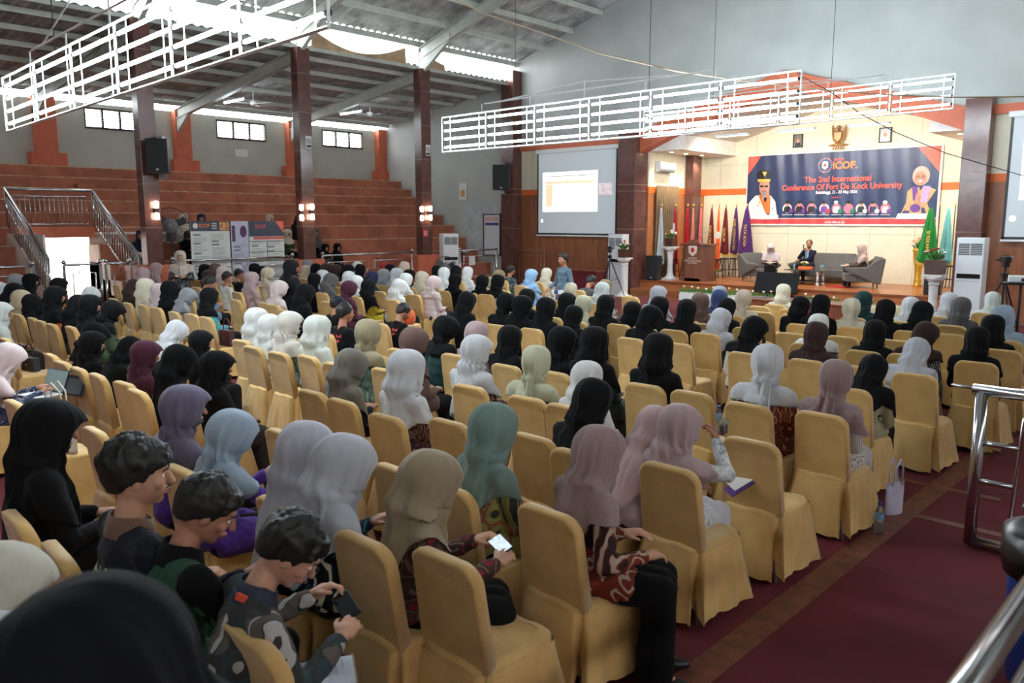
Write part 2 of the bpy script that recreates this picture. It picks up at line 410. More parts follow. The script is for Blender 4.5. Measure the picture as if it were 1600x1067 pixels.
# passage lining
tun = mat('pale_passage_plaster', (226, 212, 200), .8)
b = MB(); b.box(WX, -20.9, YA-.02, YA+.03, 0, 2.05); b.box(WX, -23.76, 11.17, 11.22, 0, 2.05); b.box(-23.8, -23.76, YB, 11.2, 0, 2.05); b.box(WX, -23.4, YA, 11.2, 2.0, 2.06); b.box(-23.8, -20.98, YB-.03, YB+.0, 0, .42); b.box(-23.8, -21.7, YB-.03, YB+.0, 0, .82); b.box(-23.8, -22.4, YB-.03, YB, 0, 1.26); b.box(-23.8, -23.05, YB-.03, YB, 0, 1.73)
S(b.build('wall_passage', tun), 'pale walls of the entrance passage'); 
S(MB().box(-23.5, -23.3, YA, YB, 1.93, 2.2).build('trim_15', orange), 'orange lintel over the entrance passage')
S(MB().box(-40, -28.4, 0, 14, -.25, -.02).build('floor', mat('bright_forecourt', (190, 180, 170), .8)), 'ground outside the entrance')
# plinths and columns
COLY = (8.62, 13.02, 17.44)
for i, y in enumerate(COLY):
    S(MB().box(-20.9, -20.05, y-.45, y+.45, 0, 1.28).build('trim_%d' % (16+i), orange, bevel=.01), 'orange plinth block at a column foot')
    b = MB(); b.box(-20.43, -20.1, y-.2, y+.2, 1.28, 7.1)
    o = S(b.build('wall_column', granite, bevel=.01), 'dark brown granite-clad column')
    j = MB()
    for z in (2.2, 3.25, 4.3, 5.35, 6.4): j.box(-20.434, -20.096, y-.204, y+.204, z, z+.008)
    j.build('joint', mat('pale_joint', (150, 135, 125), .6), o)
for y in BAYS[:4]: S(MB().box(-20.43, -20.1, y-.2, y+.2, 0, 7.1).build('wall_column', granite), 'dark brown granite-clad column')
for y in BAYS: S(MB().box(-.45, -.12, y-.2, y+.2, 0, 7.1).build('wall_column', granite), 'dark brown granite-clad column') if y < -3 or y > 8 else None
for x0, x1, y0, y1, zt in ((-20.75, -20.15, 21.55, 22.3, 7.6), (-15.62, -14.95, 21.6, 22.35, 5.1), (-5.66, -5.1, 21.6, 22.35, 5.2), (-.4, .2, 21.6, 22.3, 7.6)):
    o = S(MB().box(x0, x1, y0, y1, 0, zt).build('wall_column', granite, bevel=.01), 'granite-clad pier of the front wall')
    j = MB()
    for z in (2.1, 3.3, 3.5): j.box(x0-.004, x1+.004, y0-.004, y1, z, z+.012)
    j.build('joint', mat('pale_joint', (150, 135, 125), .6), o)
# front wall
b = MB(); b.prism([(-28.4, 0), (-20.7, 0), (-20.7, 7.2), (-28.4, 6.3)], 22, 22.2); S(b.build('wall_front', grey), 'grey end wall behind the bleachers')
b = MB(); A1 = [(-20.75, 5.05), (-20.75, 8.0), (-20.2, 8.0), (RIDGE, zr+.05), (-.4, 8.0), (.2, 8.0), (.2, 5.05), (-5.1, 5.05), (-5.6, 5.0), (RIDGE, 6.4), (-15.1, 5.0), (-15.6, 5.05)]
b.prism(A1, 22, 22.2); b.box(.2, 8.2, 22, 22.2, 0, 8.0); S(b.build('wall_gable', grey), 'grey gable wall over the stage')
# orange beams and arch band
b = MB(); b.box(-20.15, -15.6, 21.9, 22.1, 4.83, 5.05); b.box(-5.1, -.4, 21.9, 22.1, 4.83, 5.05)
S(b.build('trim_19', orange), 'orange beams over the wood panelling')
b = MB(); b.prism([(-15.6, 5.02), (RIDGE, 6.45), (-5.6, 5.02), (-5.6, 4.45), (-6.95, 5.0), (RIDGE, 5.95), (-13.7, 5.0), (-15.1, 4.45), (-15.6, 4.45)], 21.85, 22.25)
S(b.build('trim_20', orange), 'orange gabled band over the stage opening')
for i, (x0, x1) in enumerate(((-20.15, -15.62), (-5.1, -.4))):
    S(MB().box(x0, x1, 22.0, 22.2, 0, 3.28).build('wall_panel', panelwood), 'brown wood panelling beside the stage')
    S(MB().box(x0, x1, 21.99, 22.2, 3.28, 3.47).build('trim_%d' % (21+i), stripe), 'orange stripe between wood and cream panels')
    b = MB(); b.box(x0, x1, 22.0, 22.2, 3.47, 4.83); o = S(b.build('wall_cream', cream), 'cream panels above the stripe')
    j = MB(); [j.box(x, x+.01, 21.996, 22, 3.47, 4.83) for x in (x0+.5, x1-.28)]; j.build('joint', mat('grey_joint', (150, 145, 130), .7), o)
# stage
b = MB(); b.box(-15.0, -5.6, 22.0, 25.8, 0, .48); S(b.build('floor', stagewood), 'wooden stage floor')
b = MB(); b.box(-15.0, -5.6, 21.55, 22.0, 0, .24); S(b.build('floor', wood('stage_step_boards', (150, 90, 52), .4, (.7, 6, 6))), 'wooden step along the stage front')
S(MB().box(-15.1, -5.5, 21.97, 22.02, .43, .485).build('trim_23', wood('stage_edge', (136, 74, 42), .4)), 'stage edge nosing')
SB = 25.8
o = S(MB().box(-15.1, -4.9, SB, SB+.2, .48, 6.3).build('wall_stage_back', cream), 'cream back wall of the stage')
j = MB()
for x in (-14.3, -13.0, -11.75, -10.45, -9.15, -7.85, -6.6): j.box(x, x+.012, SB-.004, SB, .48, 5.6)
for z in (1.95, 4.25): j.box(-14.9, -5, SB-.004, SB, z, z+.012)
j.build('joint', mat('grey_joint2', (180, 174, 156), .7), o)
S(MB().box(-14.9, -5, SB-.012, SB, 3.25, 3.46).build('trim_24', stripe), 'orange stripe on the stage back wall')
b = MB(); b.box(-15.1, -14.9, 22.3, SB, 3.46, 6.3); S(b.build('wall_stage_left', cream))
S(MB().box(-15.1, -14.9, 22.3, SB, .48, 3.25).build('wall_stage_left', mat('tan_wood_panel', (176, 112, 70), .5)))
S(MB().box(-15.1, -14.89, 22.3, SB, 3.25, 3.46).build('trim_25', stripe), 'orange stripe on the stage side wall')
S(MB().box(-14.9, -14.6, 24.5, 25.05, .48, 4.55).build('wall_column', granite), 'granite pilaster on the stage side wall')
S(MB().box(-5.6, -5.4, 22.3, SB, .48, 6.3).build('wall_stage_right', cream))
soff = mat('white_soffit', (232, 230, 224), .7)
b = MB(); b.box(-14.9, -13.7, 22.25, SB, 4.55, 5.02); b.box(-6.6, -5.6, 22.25, SB, 4.55, 5.02); S(b.build('ceiling', soff), 'dropped soffits beside the stage ceiling')
b = MB(); b.prism([(-14.9, 5.0), (-13.7, 5.0), (RIDGE, 5.98), (-6.6, 5.0), (-5.6, 5.0), (-5.6, 6.6), (-14.9, 6.6)], 22.2, SB); S(b.build('ceiling', mat('stage_ceiling', (206, 196, 184), .8)), 'stage ceiling')
# ================================================================ light rigs
tubem = mat('lit_fluorescent_tube', (255, 255, 255), .5, var=0, emit=(232, 246, 255), es=TUBE_E)
wire = mat('dark_wire', (40, 36, 32), .6, var=0)
def rig(Y, zb0, zt0, zb1, zt1, label, strut):
    x0, x1 = -12.42, -5.02
    r = empty('light_rig', (x0, Y, zb0)); T(r, label, 'light rig', 'hanging fluorescent light rigs')
    L = x1-x0; sl = (zb1-zb0)/L
    def P(x, f, dy=0): return (x-x0, dy, (zb0+(zb1-zb0)*(x-x0)/L) + ((zt0-zb0)+((zt1-zt0)-(zb1-zb0))*(x-x0)/L)*f - zb0)
    b = MB()
    for f in (0, 1): b.tube([P(x0, f), P(x1, f)], .017, 4)
    for i in range(7):
        x = x0+L*i/6; b.tube([P(x, 0), P(x, 1)], .015, 4)
    for i in range(6):
        for q in (.17, .83): x = x0+L*(i+q)/6; b.tube([P(x, 0, .03), P(x, 1, .03)], .007, 4)
    b.tube([P(x0+1.2, 1.22), P(x1-1.4, 1.22)], .014, 4)
    for i in range(1, 6): x = x0+L*i/6-.1; b.tube([P(x, 1), P(x, 1.22)], .011, 4)
    if strut: b.tube([P(x0+1.6, 1.22), P(x0+3.6, 2.1 if strut == 1 else 1.4)], .012, 4); b.tube([P(x0+3.6, 2.1 if strut == 1 else 1.4), P(x1-1.8, 1.22)], .01, 4); b.tube([P(x0+3.6, 1), P(x0+3.6, 2.1 if strut == 1 else 1.4)], .012, 4)
    b.build('frame', whitem, r)
    for i in range(6):
        for j in range(4):
            f = .14+.235*j; xa = x0+L*(i+.05)/6; xb = x0+L*(i+.95)/6
            t = MB(); t.tube([P(xa, f, .015), P(xb, f, .015)], .019, 8); t.build('fluorescent_tube', tubem, r, smooth=True)
    for i in range(7):
        for j in range(4): x = x0+L*i/6; p = P(x+(.03 if i == 0 else (-.03 if i == 6 else 0)), .14+.235*j, .015); MB().box(p[0]-.035, p[0]+.035, p[1]-.015, p[1]+.015, p[2]-.018, p[2]+.018).build('socket', black, r)
    w = MB()
    for x in (x0+2.0, x0+4.9): w.tube([P(x, 1), (x-x0, 0, 9.4-zb0+(.6 if x > -9 else 0))], .006, 4)
    w.build('cable', wire, r)
rig(3.47, 3.54, 4.22, 3.72, 4.44, 'nearest light rig, hanging at upper left with four rows of lit tubes', 1)
rig(11.2, 3.73, 4.41, 3.71, 4.43, 'middle light rig of lit tubes hanging before the projection screen', 2)
rig(18.3, 4.52, 5.2, 4.6, 5.28, 'farthest light rig of lit tubes hanging right before the stage gable', 2)
# long cables
def cable(pix, label, r=.012, m=None):
    pts = [ony(x, y, Y) for x, y, Y in pix]
    out = []
    for i in range(len(pts)-1):
        for k in range(6): out.append(pts[i].lerp(pts[i+1], k/6))
    out.append(pts[-1])
    o = MB().tube(out, r, 6).build('cable', m or mat('tan_cable', (150, 132, 110), .7)); return T(o, label, 'cable')
cable([(690, -10, 9), (760, 22, 9.5), (850, 52, 10), (940, 84, 10.6), (1060, 112, 11.4), (1170, 128, 12.2), (1290, 141, 13), (1400, 149, 13.6), (1500, 152, 14.2), (1605, 151, 15)], 'thick tan cable sagging across the hall from roof to right side')
cable([(1243, 114, 11.2), (1300, 145, 11.6), (1345, 178, 12), (1400, 207, 12.4), (1480, 240, 13), (1600, 275, 13.8)], 'thin dark cable running down to the right from the middle light rig', .006, wire)
# roof lamps and ceiling fans of the side roof
for (px, py, Y, lab) in ((365, 152, 12.2, 'left lit batten lamp under the side roof'), (548, 171, 16.6, 'right lit batten lamp under the side roof')):
    p = onx(px, py, -24.6); p.z -= .12; r = empty('batten_lamp', p); T(r, lab, 'lamp', 'lit batten lamps under the side roof')
    MB().cbox((0, 0, .05), 1.3, .07, .04).build('lamp_body', whitem, r)
    MB().tube([(-.6, 0, 0), (.6, 0, 0)], .02, 8).build('fluorescent_tube', tubem, r)
    w = MB(); hh = 6.72-p.z; w.tube([(-.5, 0, .06), (-.5, 0, hh-.04)], .006, 4); w.tube([(.5, 0, .06), (.5, 0, hh+.04)], .006, 4); w.build('cable', wire, r)
for (px, py, lab) in ((396, 162, 'left white ceiling fan under the side roof'), (578, 179, 'right white ceiling fan under the side roof')):
    p = onx(px, py, -25); r = empty('ceiling_fan', p); T(r, lab, 'fan', 'ceiling fans under the side roof')
    MB().lathe([(.02, .1), (.1, .08), (.12, 0), (.08, -.05), (.02, -.06)]).build('motor', whitem, r, smooth=True)
    MB().tube([(0, 0, .1), (0, 0, .62)], .015, 6).build('rod', whitem, r)
    for k in range(3):
        a = 2.1*k+.3; MB().cbox((math.cos(a)*.4, math.sin(a)*.4, 0), .6, .13, .012, Matrix.Rotation(a, 3, 'Z') @ Matrix.Rotation(.15, 3, 'X')).build('blade', whitem, r)
# column lamps, speakers and signs
lampm = mat('lit_frosted_glass', (255, 240, 220), .5, var=0, emit=(255, 236, 210), es=14)
def wall_lamp(c, lab):
    r = empty('wall_lamp', c); T(r, lab, 'lamp', 'up and down wall lamps on the columns')
    MB().cbox((.04, 0, 0), .1, .09, .1).build('bracket', black, r, bevel=.01)
    for s in (-1, 1): MB().lathe([(.045, s*.06), (.058, s*.12), (.058, s*.21), (.03, s*.225)], (.08, 0, 0), 12).build('lamp_shade', lampm, r, smooth=True)
for y, n in zip(COLY, ('left', 'middle', 'right')):
    wall_lamp((-20.08, y+.05, 2.62), 'wall lamp lit up and down on the %s granite column' % n)
    wall_lamp((-20.14, y-.26, 2.6), 'second wall lamp, on the left face of the %s granite column' % n) if n != 'left' else None
def speaker(c, w, d, h, rz, lab, bracket=True, tilt=0):
    r = empty('loudspeaker', c, rz); r.rotation_euler = (tilt, 0, rz); T(r, lab, 'loudspeaker')
    MB().prism([(-w/2, -d/2), (w/2, -d/2), (w*.38, d/2), (-w*.38, d/2)], 0, h, 'z').build('cabinet', black, r, bevel=.015)
    MB().box(-w*.44, w*.44, -d/2-.012, -d/2, .04, h-.04).build('grille', mat('speaker_grille', (34, 35, 38), .75, var=.2, vs=200), r)
    MB().box(-.03, .03, -d/2-.016, -d/2-.011, .06, .1).build('badge', white, r)
    if bracket:
        [MB().box(-.06, .06, d/2-.1, d/2+.2, *zz).build('bracket', mat('bracket_metal', (120, 120, 122), .4, metal=.8, var=0), r) for zz in ((h-.0, h+.1), (-.12, .0))]
    return r
speaker((-19.78, 8.72, 3.5), .5, .45, .8, math.radians(52), 'large black loudspeaker mounted high on the left granite column')
speaker((-20.32, 21.16, 3.45), .62, .45, .88, math.radians(35), 'black loudspeaker mounted high beside the projection screen')
signm = mat('white_sign', (222, 222, 216), .6, var=0); red = mat('red_sign', (190, 44, 36), .6, var=0); ink = mat('black_ink', (40, 40, 44), .7, var=0)
YZ = Matrix(((0, 0, 1, 0), (1, 0, 0, 0), (0, 1, 0, 0), (0, 0, 0, 1)))  # text facing +X
for y, z, n in ((13.02, 4.55, 'middle'), (17.44, 4.6, 'right')):
    r = MB().box(-20.1, -20.09, y-.02, y+.17, z-.17, z+.17).build('no_smoking_sign', signm); T(r, 'small white no smoking sign on the %s granite column' % n, 'sign')
    k = MB(); k.tube([(-20.085, y+.075+.06*math.cos(t), z+.03+.06*math.sin(t)) for t in np.linspace(0, 6.28, 16)[:-1]], .008, 4, closed=True); k.tube([(-20.085, y+.03, z+.075), (-20.085, y+.12, z-.015)], .008, 4); k.build('prohibition_mark', ink, r)
    MB().box(-20.088, -20.085, y, y+.15, z-.14, z-.08).build('caption', ink, r)
r = MB().box(-20.1, -20.09, 17.25, 17.45, 1.86, 2.1).build('notice', red); T(r, 'red notice on the right granite column', 'sign')
for k in range(3): MB().box(-20.089, -20.086, 17.28, 17.42, 1.91+.05*k, 1.93+.05*k).build('caption', signm, r)
p = ony(652, 245, 22); r = MB().box(p.x-.1, p.x+.1, 21.97, 22, p.z-.12, p.z+.12).build('notice', red); T(r, 'small red notice high on the grey end wall', 'sign')
p = ony(724, 299, 22); r = MB().box(p.x-.2, p.x+.2, 21.97, 22, p.z-.32, p.z+.32).build('wall_calendar', signm); T(r, 'pale framed notice on the grey end wall', 'sign')
MB().box(p.x-.1, p.x+.1, 21.96, 21.97, p.z-.2, p.z+.05).build('picture', mat('ochre_print', (196, 150, 84), .6), r)
p = onx(377, 239, -28.2); T(MB().box(-28.2, -28.18, p.y-.25, p.y+.25, p.z-.13, p.z+.13).build('notice', signm), 'small white notice on the grey wall above the bleachers', 'sign')
# pale panel and white notice board on end wall
S(MB().box(-23.1, -20.75, 21.97, 22.01, 0, 3.0).build('trim_26', mat('pale_wall_patch', (176, 182, 184), .8)), 'paler painted patch of the end wall')
r = empty('notice_board', (-21.57, 21.93, 1.1)); T(r, 'tall framed white notice board on the end wall', 'notice board')
MB().box(-.42, .42, -.03, .03, 0, 1.5).build('board', mat('whiteboard', (206, 210, 214), .4, var=.03), r)
b = MB(); b.box(-.45, -.41, -.05, .03, -.03, 1.53); b.box(.41, .45, -.05, .03, -.03, 1.53); b.box(-.45, .45, -.05, .03, 1.49, 1.53); b.box(-.45, .45, -.05, .03, -.03, .01); b.build('board_frame', mat('dark_metal_frame', (60, 62, 66), .4), r)
MB().box(-.36, .36, -.034, -.03, 1.1, 1.2).build('heading', mat('blue_print', (52, 62, 120), .6), r); MB().box(-.36, .36, -.034, -.03, 1.25, 1.42).build('letterhead', mat('pale_red_print', (206, 168, 160), .6), r)
# posters
def poster(y0, y1, zt, lab, kind):
    X = -20.62; r = empty('poster_board', (X, (y0+y1)/2, 0)); T(r, lab, 'poster', 'research posters behind the rail')
    w = (y1-y0)/2; H = zt
    pw = mat('poster_paper', (214, 218, 214), .6, var=.02) if kind != 2 else mat('poster_paper_lilac', (196, 196, 220), .6, var=.02)
    MB().box(-.01, .01, -w, w, .5, H).build('sheet', pw, r)
    nv = mat('poster_navy', (62, 70, 88), .6); b = MB()
    if kind == 1:
        b.box(.01, .013, -w, w, H-.26, H); b.build('heading', nv, r)
        MB().ball((.016, -w+.13, H-.12), .004, .07, .07).build('emblem', signm, r)
        put_text('lettering', 'ICOF', .13, mat('poster_orange', (222, 120, 62), .6, var=0), Matrix.Translation((.016, -w+.38, H-.12)) @ YZ, r, .004)
        MB().box(.013, .016, w-.28, w, H-.24, H-.02).build('photo', mat('poster_photo', (196, 140, 92), .6, var=.3, vs=14), r)
        l = MB()
        for k in range(4): l.box(.013, .016, -w+.58, w-.36, H-.07-.045*k, H-.052-.045*k)
        l.build('title_lines', signm, r)
    elif kind == 2:
        l = MB(); l.box(.01, .013, -w+.03, -w+.12, H-.55, H-.12); l.ball((.012, w-.14, H-.28), .004, .1, .16); l.build('photo', mat('poster_violet', (84, 52, 96), .6, var=.3, vs=12), r)
    else:
        b.box(.01, .013, -w, w, H-.42, H); b.build('heading', nv, r)
        MB().prism([(w-.25, H), (w, H), (w, H-.34)], .013, .016, 'x').build('corner', mat('poster_coral', (214, 96, 90), .6), r)
        MB().box(.013, .016, -w+.12, w, H-.5, H-.43).build('bar', mat('poster_coral', (214, 96, 90), .6), r)
        put_text('lettering', 'ICOF', .14, mat('poster_coral2', (214, 96, 90), .6, var=0), Matrix.Translation((.017, -w+.35, H-.15)) @ YZ, r, .004)
    l = MB(); rr = random.Random(kind)
    for col in range(2 if kind != 2 else 1):
        c0 = -w+.06+(w-.04)*col; cw = (w-.1) if kind != 2 else 2*w-.12
        z = H-.34-(.22 if kind == 3 else 0)-(.3 if kind == 2 else 0)
        while z > .62:
            if rr.random() < .14: l.box(.01, .014, c0, c0+.2, z-.035, z+.005); z -= .09
            else: l.box(.01, .012, c0, c0+cw*rr.uniform(.6, .95), z-.008, z); z -= .034
    l.build('text_lines', mat('poster_text', (120, 124, 130), .7, var=0), r)
    if kind == 3:
        g = MB(); [g.box(.011, .0145, -w, w, z-.008, z+.008) for z in (H-.55, H-.85, H-1.1, H-1.55)]; g.box(.011, .0145, -.01, .01, H-1.1, H-.55); g.build('table_rule', nv, r)
    b = MB(); b.box(-.06, -.02, -w, -w+.03, 0, H); b.box(-.06, -.02, w-.03, w, 0, H); b.build('stand', black if kind != 3 else whitem, r)
poster(9.78, 10.86, 2.36, 'widest white poster with navy heading and orange lettering', 1)
poster(10.9, 11.4, 2.36, 'narrow lilac poster between the two wide posters', 2)
poster(11.43, 12.5, 2.36, 'right wide poster with navy top and coral corner', 3)
# ---------------------------------------------------------------- railings
def rail_seg(y0, y1, lab, inner=((0.3, .7),), x=-20.35, zt=1.36, base=0.0):
    r = empty('railing', (x, y0, base)); T(r, lab, 'railing', 'steel railings along the bleacher front')
    L = y1-y0; b = MB(); b.tube([(0, 0, zt-base), (0, L, zt-base)], .03, 8); b.build('handrail', steel, r, smooth=True)
    for y in (0, L):
        MB().tube([(0, y, 0), (0, y, zt-base)], .035, 8).build('post', steel, r, smooth=True)
        MB().ball((0, y, zt-base+.06), .055).build('finial', steel, r, smooth=True)
    b = MB(); n = max(1, int(L/1.35))
    for i in range(n):
        a = L*i/n+.18; c = L*(i+1)/n-.12
        b.tube([(0, a, .35), (0, a, zt-base-.2), (0, c, zt-base-.2), (0, c, .35)], .018, 6, closed=True)
        b.tube([(0, a+.15, zt-base-.2), (0, a+.15, zt-base)], .014, 6); b.tube([(0, c, .75), (0, c+.12, .75)], .012, 6)
    b.build('inner_frame', steel, r, smooth=True)
rail_seg(8.95+.2, 12.6, 'steel railing in front of the research posters')
rail_seg(13.6, 17.0, 'steel railing between the middle and right granite columns')
rail_seg(19.1, 20.9, 'short steel railing near the end wall with white papers')
rail_seg(6.6, 7.4, 'left steel gate leaf before the bright doorway'); rail_seg(7.52, 8.1, 'right steel gate leaf before the bright doorway')
rail_seg(4.6, 5.95, 'steel railing at the left edge below the bleacher steps')
for i, (y, z) in enumerate(((14.62, 1.0), (19.5, 1.05))):
    T(MB().box(-20.32, -20.31, y, y+.28, z-.2, z+.1).build('paper_sheet', signm), ('white paper sheet on the railing between the columns', 'white paper sheet on the railing near the end wall')[i], 'paper')
# stair rails by the passage
def stair_rail(y, lab):
    r = empty('stair_railing', (-20.6, y, 1.0)); T(r, lab, 'railing')
    a = Vector((0, 0, .52)); c = Vector((-2.75, 0, 2.17)); b = MB(); b.tube([a, c], .035, 8); b.tube([a+Vector((0, 0, -.14)), c+Vector((0, 0, -.14))], .022, 8); b.build('handrail', steel, r, smooth=True)
    for k in range(2): p = a.lerp(c, k); MB().tube([p, p+Vector((0, 0, -.95))], .032, 8).build('post', steel, r, smooth=True)
    b = MB()
    for k in range(1, 18): p = a.lerp(c, k/18); b.tube([p+Vector((0, 0, -.12)), p+Vector((0, 0, -.92))], .012, 6)
    b.tube([a+Vector((0, 0, -.9)), c+Vector((0, 0, -.92))], .02, 6); b.build('baluster', steel, r, smooth=True)
stair_rail(6.36, 'sloping steel stair rail left of the bright doorway'); stair_rail(8.42, 'sloping steel stair rail right of the bright doorway')
r = empty('landing_railing', (-23.5, 6.36, 2.2)); T(r, 'level steel railing on the landing over the doorway', 'railing')
b = MB(); b.tube([(0, 0, .97), (0, 2.06, .97)], .035, 8); b.tube([(0, .1, .8), (0, 1.94, .8)], .02, 8); b.tube([(0, .1, .08), (0, 1.96, .08)], .02, 8); b.build('handrail', steel, r, smooth=True)
b = MB(); [b.tube([(0, .12+k*.114, .08), (0, .12+k*.114, .8)], .012, 6) for k in range(17)]; b.build('baluster', steel, r, smooth=True)
# right-hand rails near the camera
r = empty('floor_railing', (-1.42, 6.4, 0)); T(r, 'chrome floor railing standing on the aisle carpet at right', 'railing')
b = MB(); b.tube([(-.06, 0, 1.18), (1.6, 0, 1.18)], .04, 12); b.tube([(0, 0, .045), (0, 0, 1.18)], .042, 12); b.tube([(0, 0, .06), (1.6, 0, .06)], .042, 12)
b.tube([(-.2, 0, 1.19), (0, 0, 1.19)], .012, 8); b.build('outer_frame', steel, r, smooth=True)
b = MB(); b.tube([(1.6, 0, 1.0), (.27, 0, 1.0), (.24, 0, .26), (1.6, 0, .26)], .022, 10)
b.tube([(0, 0, .52), (.25, 0, .52)], .02, 8); b.tube([(0, 0, .8), (.26, 0, .8)], .02, 8); b.build('inner_frame', steel, r, smooth=True)
b = MB(); b.ball((.33, 0, .4), .026); b.ball((.34, 0, .86), .026); b.build('knob', steel, r, smooth=True)
r = empty('stand_railing', (-.4, 1.2, 0)); T(r, 'blurred chrome handrail running past the camera at lower right', 'railing')
b = MB(); b.tube([(0, -1.6, 1.36), (0, 2.6, 1.36)], .034, 16); b.build('handrail', steel, r, smooth=True)
b = MB(); b.tube([(.03, -1.6, 1.18), (.03, 2.6, 1.18)], .022, 12); b.build('mid_rail', steel, r, smooth=True)
b = MB(); [b.tube([(.02, y, .02), (.02, y, 1.36)], .03, 12) for y in (-1.55, 2.55)]; b.build('post', steel, r, smooth=True)
r = empty('rubbish_bin', (-.615, 4.65, 0)); T(r, 'blue bin with a black liner bag at the right edge', 'bin')
MB().lathe([(.16, .01), (.2, .05), (.24, .75), (.25, .78)]).build('bin_body', mat('blue_plastic', (36, 76, 160), .4, var=0), r, smooth=True)
MB().lathe([(.255, .62), (.27, .7), (.265, .84), (.2, .86), (.1, .8)], n=28).build('liner_bag', mat('black_bag', (20, 20, 24), .3, var=0), r, smooth=True)
# right stand under the camera (mirror of the bleachers)
b = MB(); b.box(-.2, .5, -8, 1.2, 0, .55); b.box(.5, 1.2, -8, 1.2, 0, .95); b.box(1.2, 8, -8, 1.2, 0, 1.3); S(b.build('wall_stand', brick), 'terracotta stand on the right side of the hall')
S(MB().box(-1.3, -.2, -1.4, .9, 0, .42).build('wall_stand_step', brick), 'low step of the right stand')
# ---------------------------------------------------------------- fans
def fan(c, rz, rad, h, lab, tilt=0.0):
    r = empty('pedestal_fan', c, rz); T(r, lab, 'fan')
    b = MB()
    for k in range(30):
        a = 2*math.pi*k/30; pts = []
        for t in np.linspace(0, math.pi, 7): rr = .06+(rad-.06)*math.sin(t)**.6 if 0 < t < math.pi else .06; pts.append((rr*math.cos(a), -.13*math.cos(t), h+rr*math.sin(a)))
        b.tube(pts, .0035, 3)
    b.tube([(rad*math.cos(t), 0, h+rad*math.sin(t)) for t in np.linspace(0, 2*math.pi, 33)[:-1]], .012, 6, closed=True)
    b.build('cage', mat('fan_cage_grey', (74, 76, 78), .4, metal=.5, var=0), r)
    MB().lathe([(.02, -.1), (.18*rad/.45, -.08), (.18*rad/.45, .05), (.03, .1)], (0, 0, 0), 20).build('motor', mat('fan_hub', (130, 132, 134), .4, var=0), r, smooth=True).rotation_euler = (math.pi/2, 0, 0)
    r.children[-1].location = (0, 0, h)
    for k in range(3):
        a = 2.1*k+.4; MB().cbox((math.cos(a)*rad*.5, 0, h+math.sin(a)*rad*.5), rad*.75, .02, rad*.4, Matrix.Rotation(-a, 3, 'Y') @ Matrix.Rotation(.35, 3, 'X')).build('blade', mat('fan_blade', (60, 62, 66), .4, var=0), r)
    b = MB(); b.tube([(0, .08, h-.05), (0, .1, .05)], .025, 8); b.lathe([(.26, 0), (.26, .03), (.05, .07)], (0, .1, 0)); b.build('stand', black, r, smooth=True)
fan((-20.7, 9.3, .0), math.radians(58), .46, 2.24, 'large black drum pedestal fan beside the left granite column')
p = onz(696, 420, .9); fan((p.x, p.y, 0), math.radians(50), .34, .95, 'small grey fan behind the crowd by the orange block')
# ================================================================ stage and front
def standing_ac(c, rz, lab, h=1.95, w=.56, d=.36):
    r = empty('standing_air_conditioner', c, rz); T(r, lab, 'air conditioner', 'white standing air conditioners')
    MB().box(-w/2, w/2, -d/2, d/2, 0, h).build('cabinet', mat('ac_white', (226, 230, 234), .35, var=0), r, bevel=.02)
    b = MB(); b.box(-w*.42, w*.42, -d/2-.006, -d/2+.02, h*.81, h*.94); b.build('vent', mat('dark_vent', (40, 42, 46), .5, var=0), r)
    b = MB(); [b.box(-w*.42, w*.42, -d/2-.014, -d/2-.006, h*.82+k*.038, h*.82+k*.038+.012) for k in range(7)]; b.box(-.008, .008, -d/2-.016, -d/2-.006, h*.81, h*.94); b.build('louvre', white, r)
    MB().box(-w*.42, w*.42, -d/2-.008, -d/2, h*.55, h*.6).build('display_panel', mat('glossy_black', (18, 18, 22), .15, var=0), r)
    MB().box(-w*.42, w*.42, -d/2-.004, -d/2, h*.515, h*.52).build('panel_gap', mat('grey_gap', (150, 152, 156), .6, var=0), r)
standing_ac((-15.35, 21.35, 0), 0, 'white standing air conditioner left of the stage, behind the tripod')
p = onz(700, 363, 1.95); standing_ac((-20.3, 18.55, 0), math.radians(70), 'white standing air conditioner beside the right granite column')
q = ray(1513, 369); t = None
standing_ac((-4.95, 20.35, 0), 0, 'white standing air conditioner at the right, in front of the stage pier', h=2.0, w=.56, d=.4)
# projection screens
def proj_screen(x0, x1, zb, zt, lab, slide):
    r = empty('projection_screen', ((x0+x1)/2, 21.86, zb)); T(r, lab, 'screen', 'large projection screens')
    w = (x1-x0)/2; h = zt-zb
    MB().box(-w, w, -.01, .01, 0, h).build('screen_cloth', mat('screen_cloth_lit', (186, 192, 196), .7, var=0, emit=(186, 200, 206), es=.25), r)
    b = MB(); b.box(-w-.06, -w, -.014, .012, -.06, h); b.box(w, w+.06, -.014, .012, -.06, h); b.box(-w-.06, w+.06, -.014, .012, -.06, 0); b.build('border', black, r)
    b = MB(); b.box(-w-.12, w+.12, -.05, .06, h, h+.14); b.build('roller_case', whitem, r, bevel=.02); MB().box(-w-.08, w+.08, -.02, .02, -.11, -.06).build('bottom_bar', whitem, r)
    for (a, c, e, f, m, n) in slide: MB().box(a-(x0+x1)/2, c-(x0+x1)/2, -.018 if n == 'slide' else -.022, -.012, e-zb, f-zb).build(n, m, r)
    return r
sl = mat('projected_white', (255, 255, 255), .7, var=0, emit=(255, 255, 255), es=.9); so = mat('projected_peach', (255, 226, 190), .7, var=0, emit=(255, 220, 176), es=.55); sk = mat('projected_dark', (90, 90, 90), .7, var=0, emit=(120, 120, 120), es=.2)
sp = mat('projected_photo', (220, 200, 204), .7, var=.2, vs=8, emit=(220, 206, 210), es=.4)
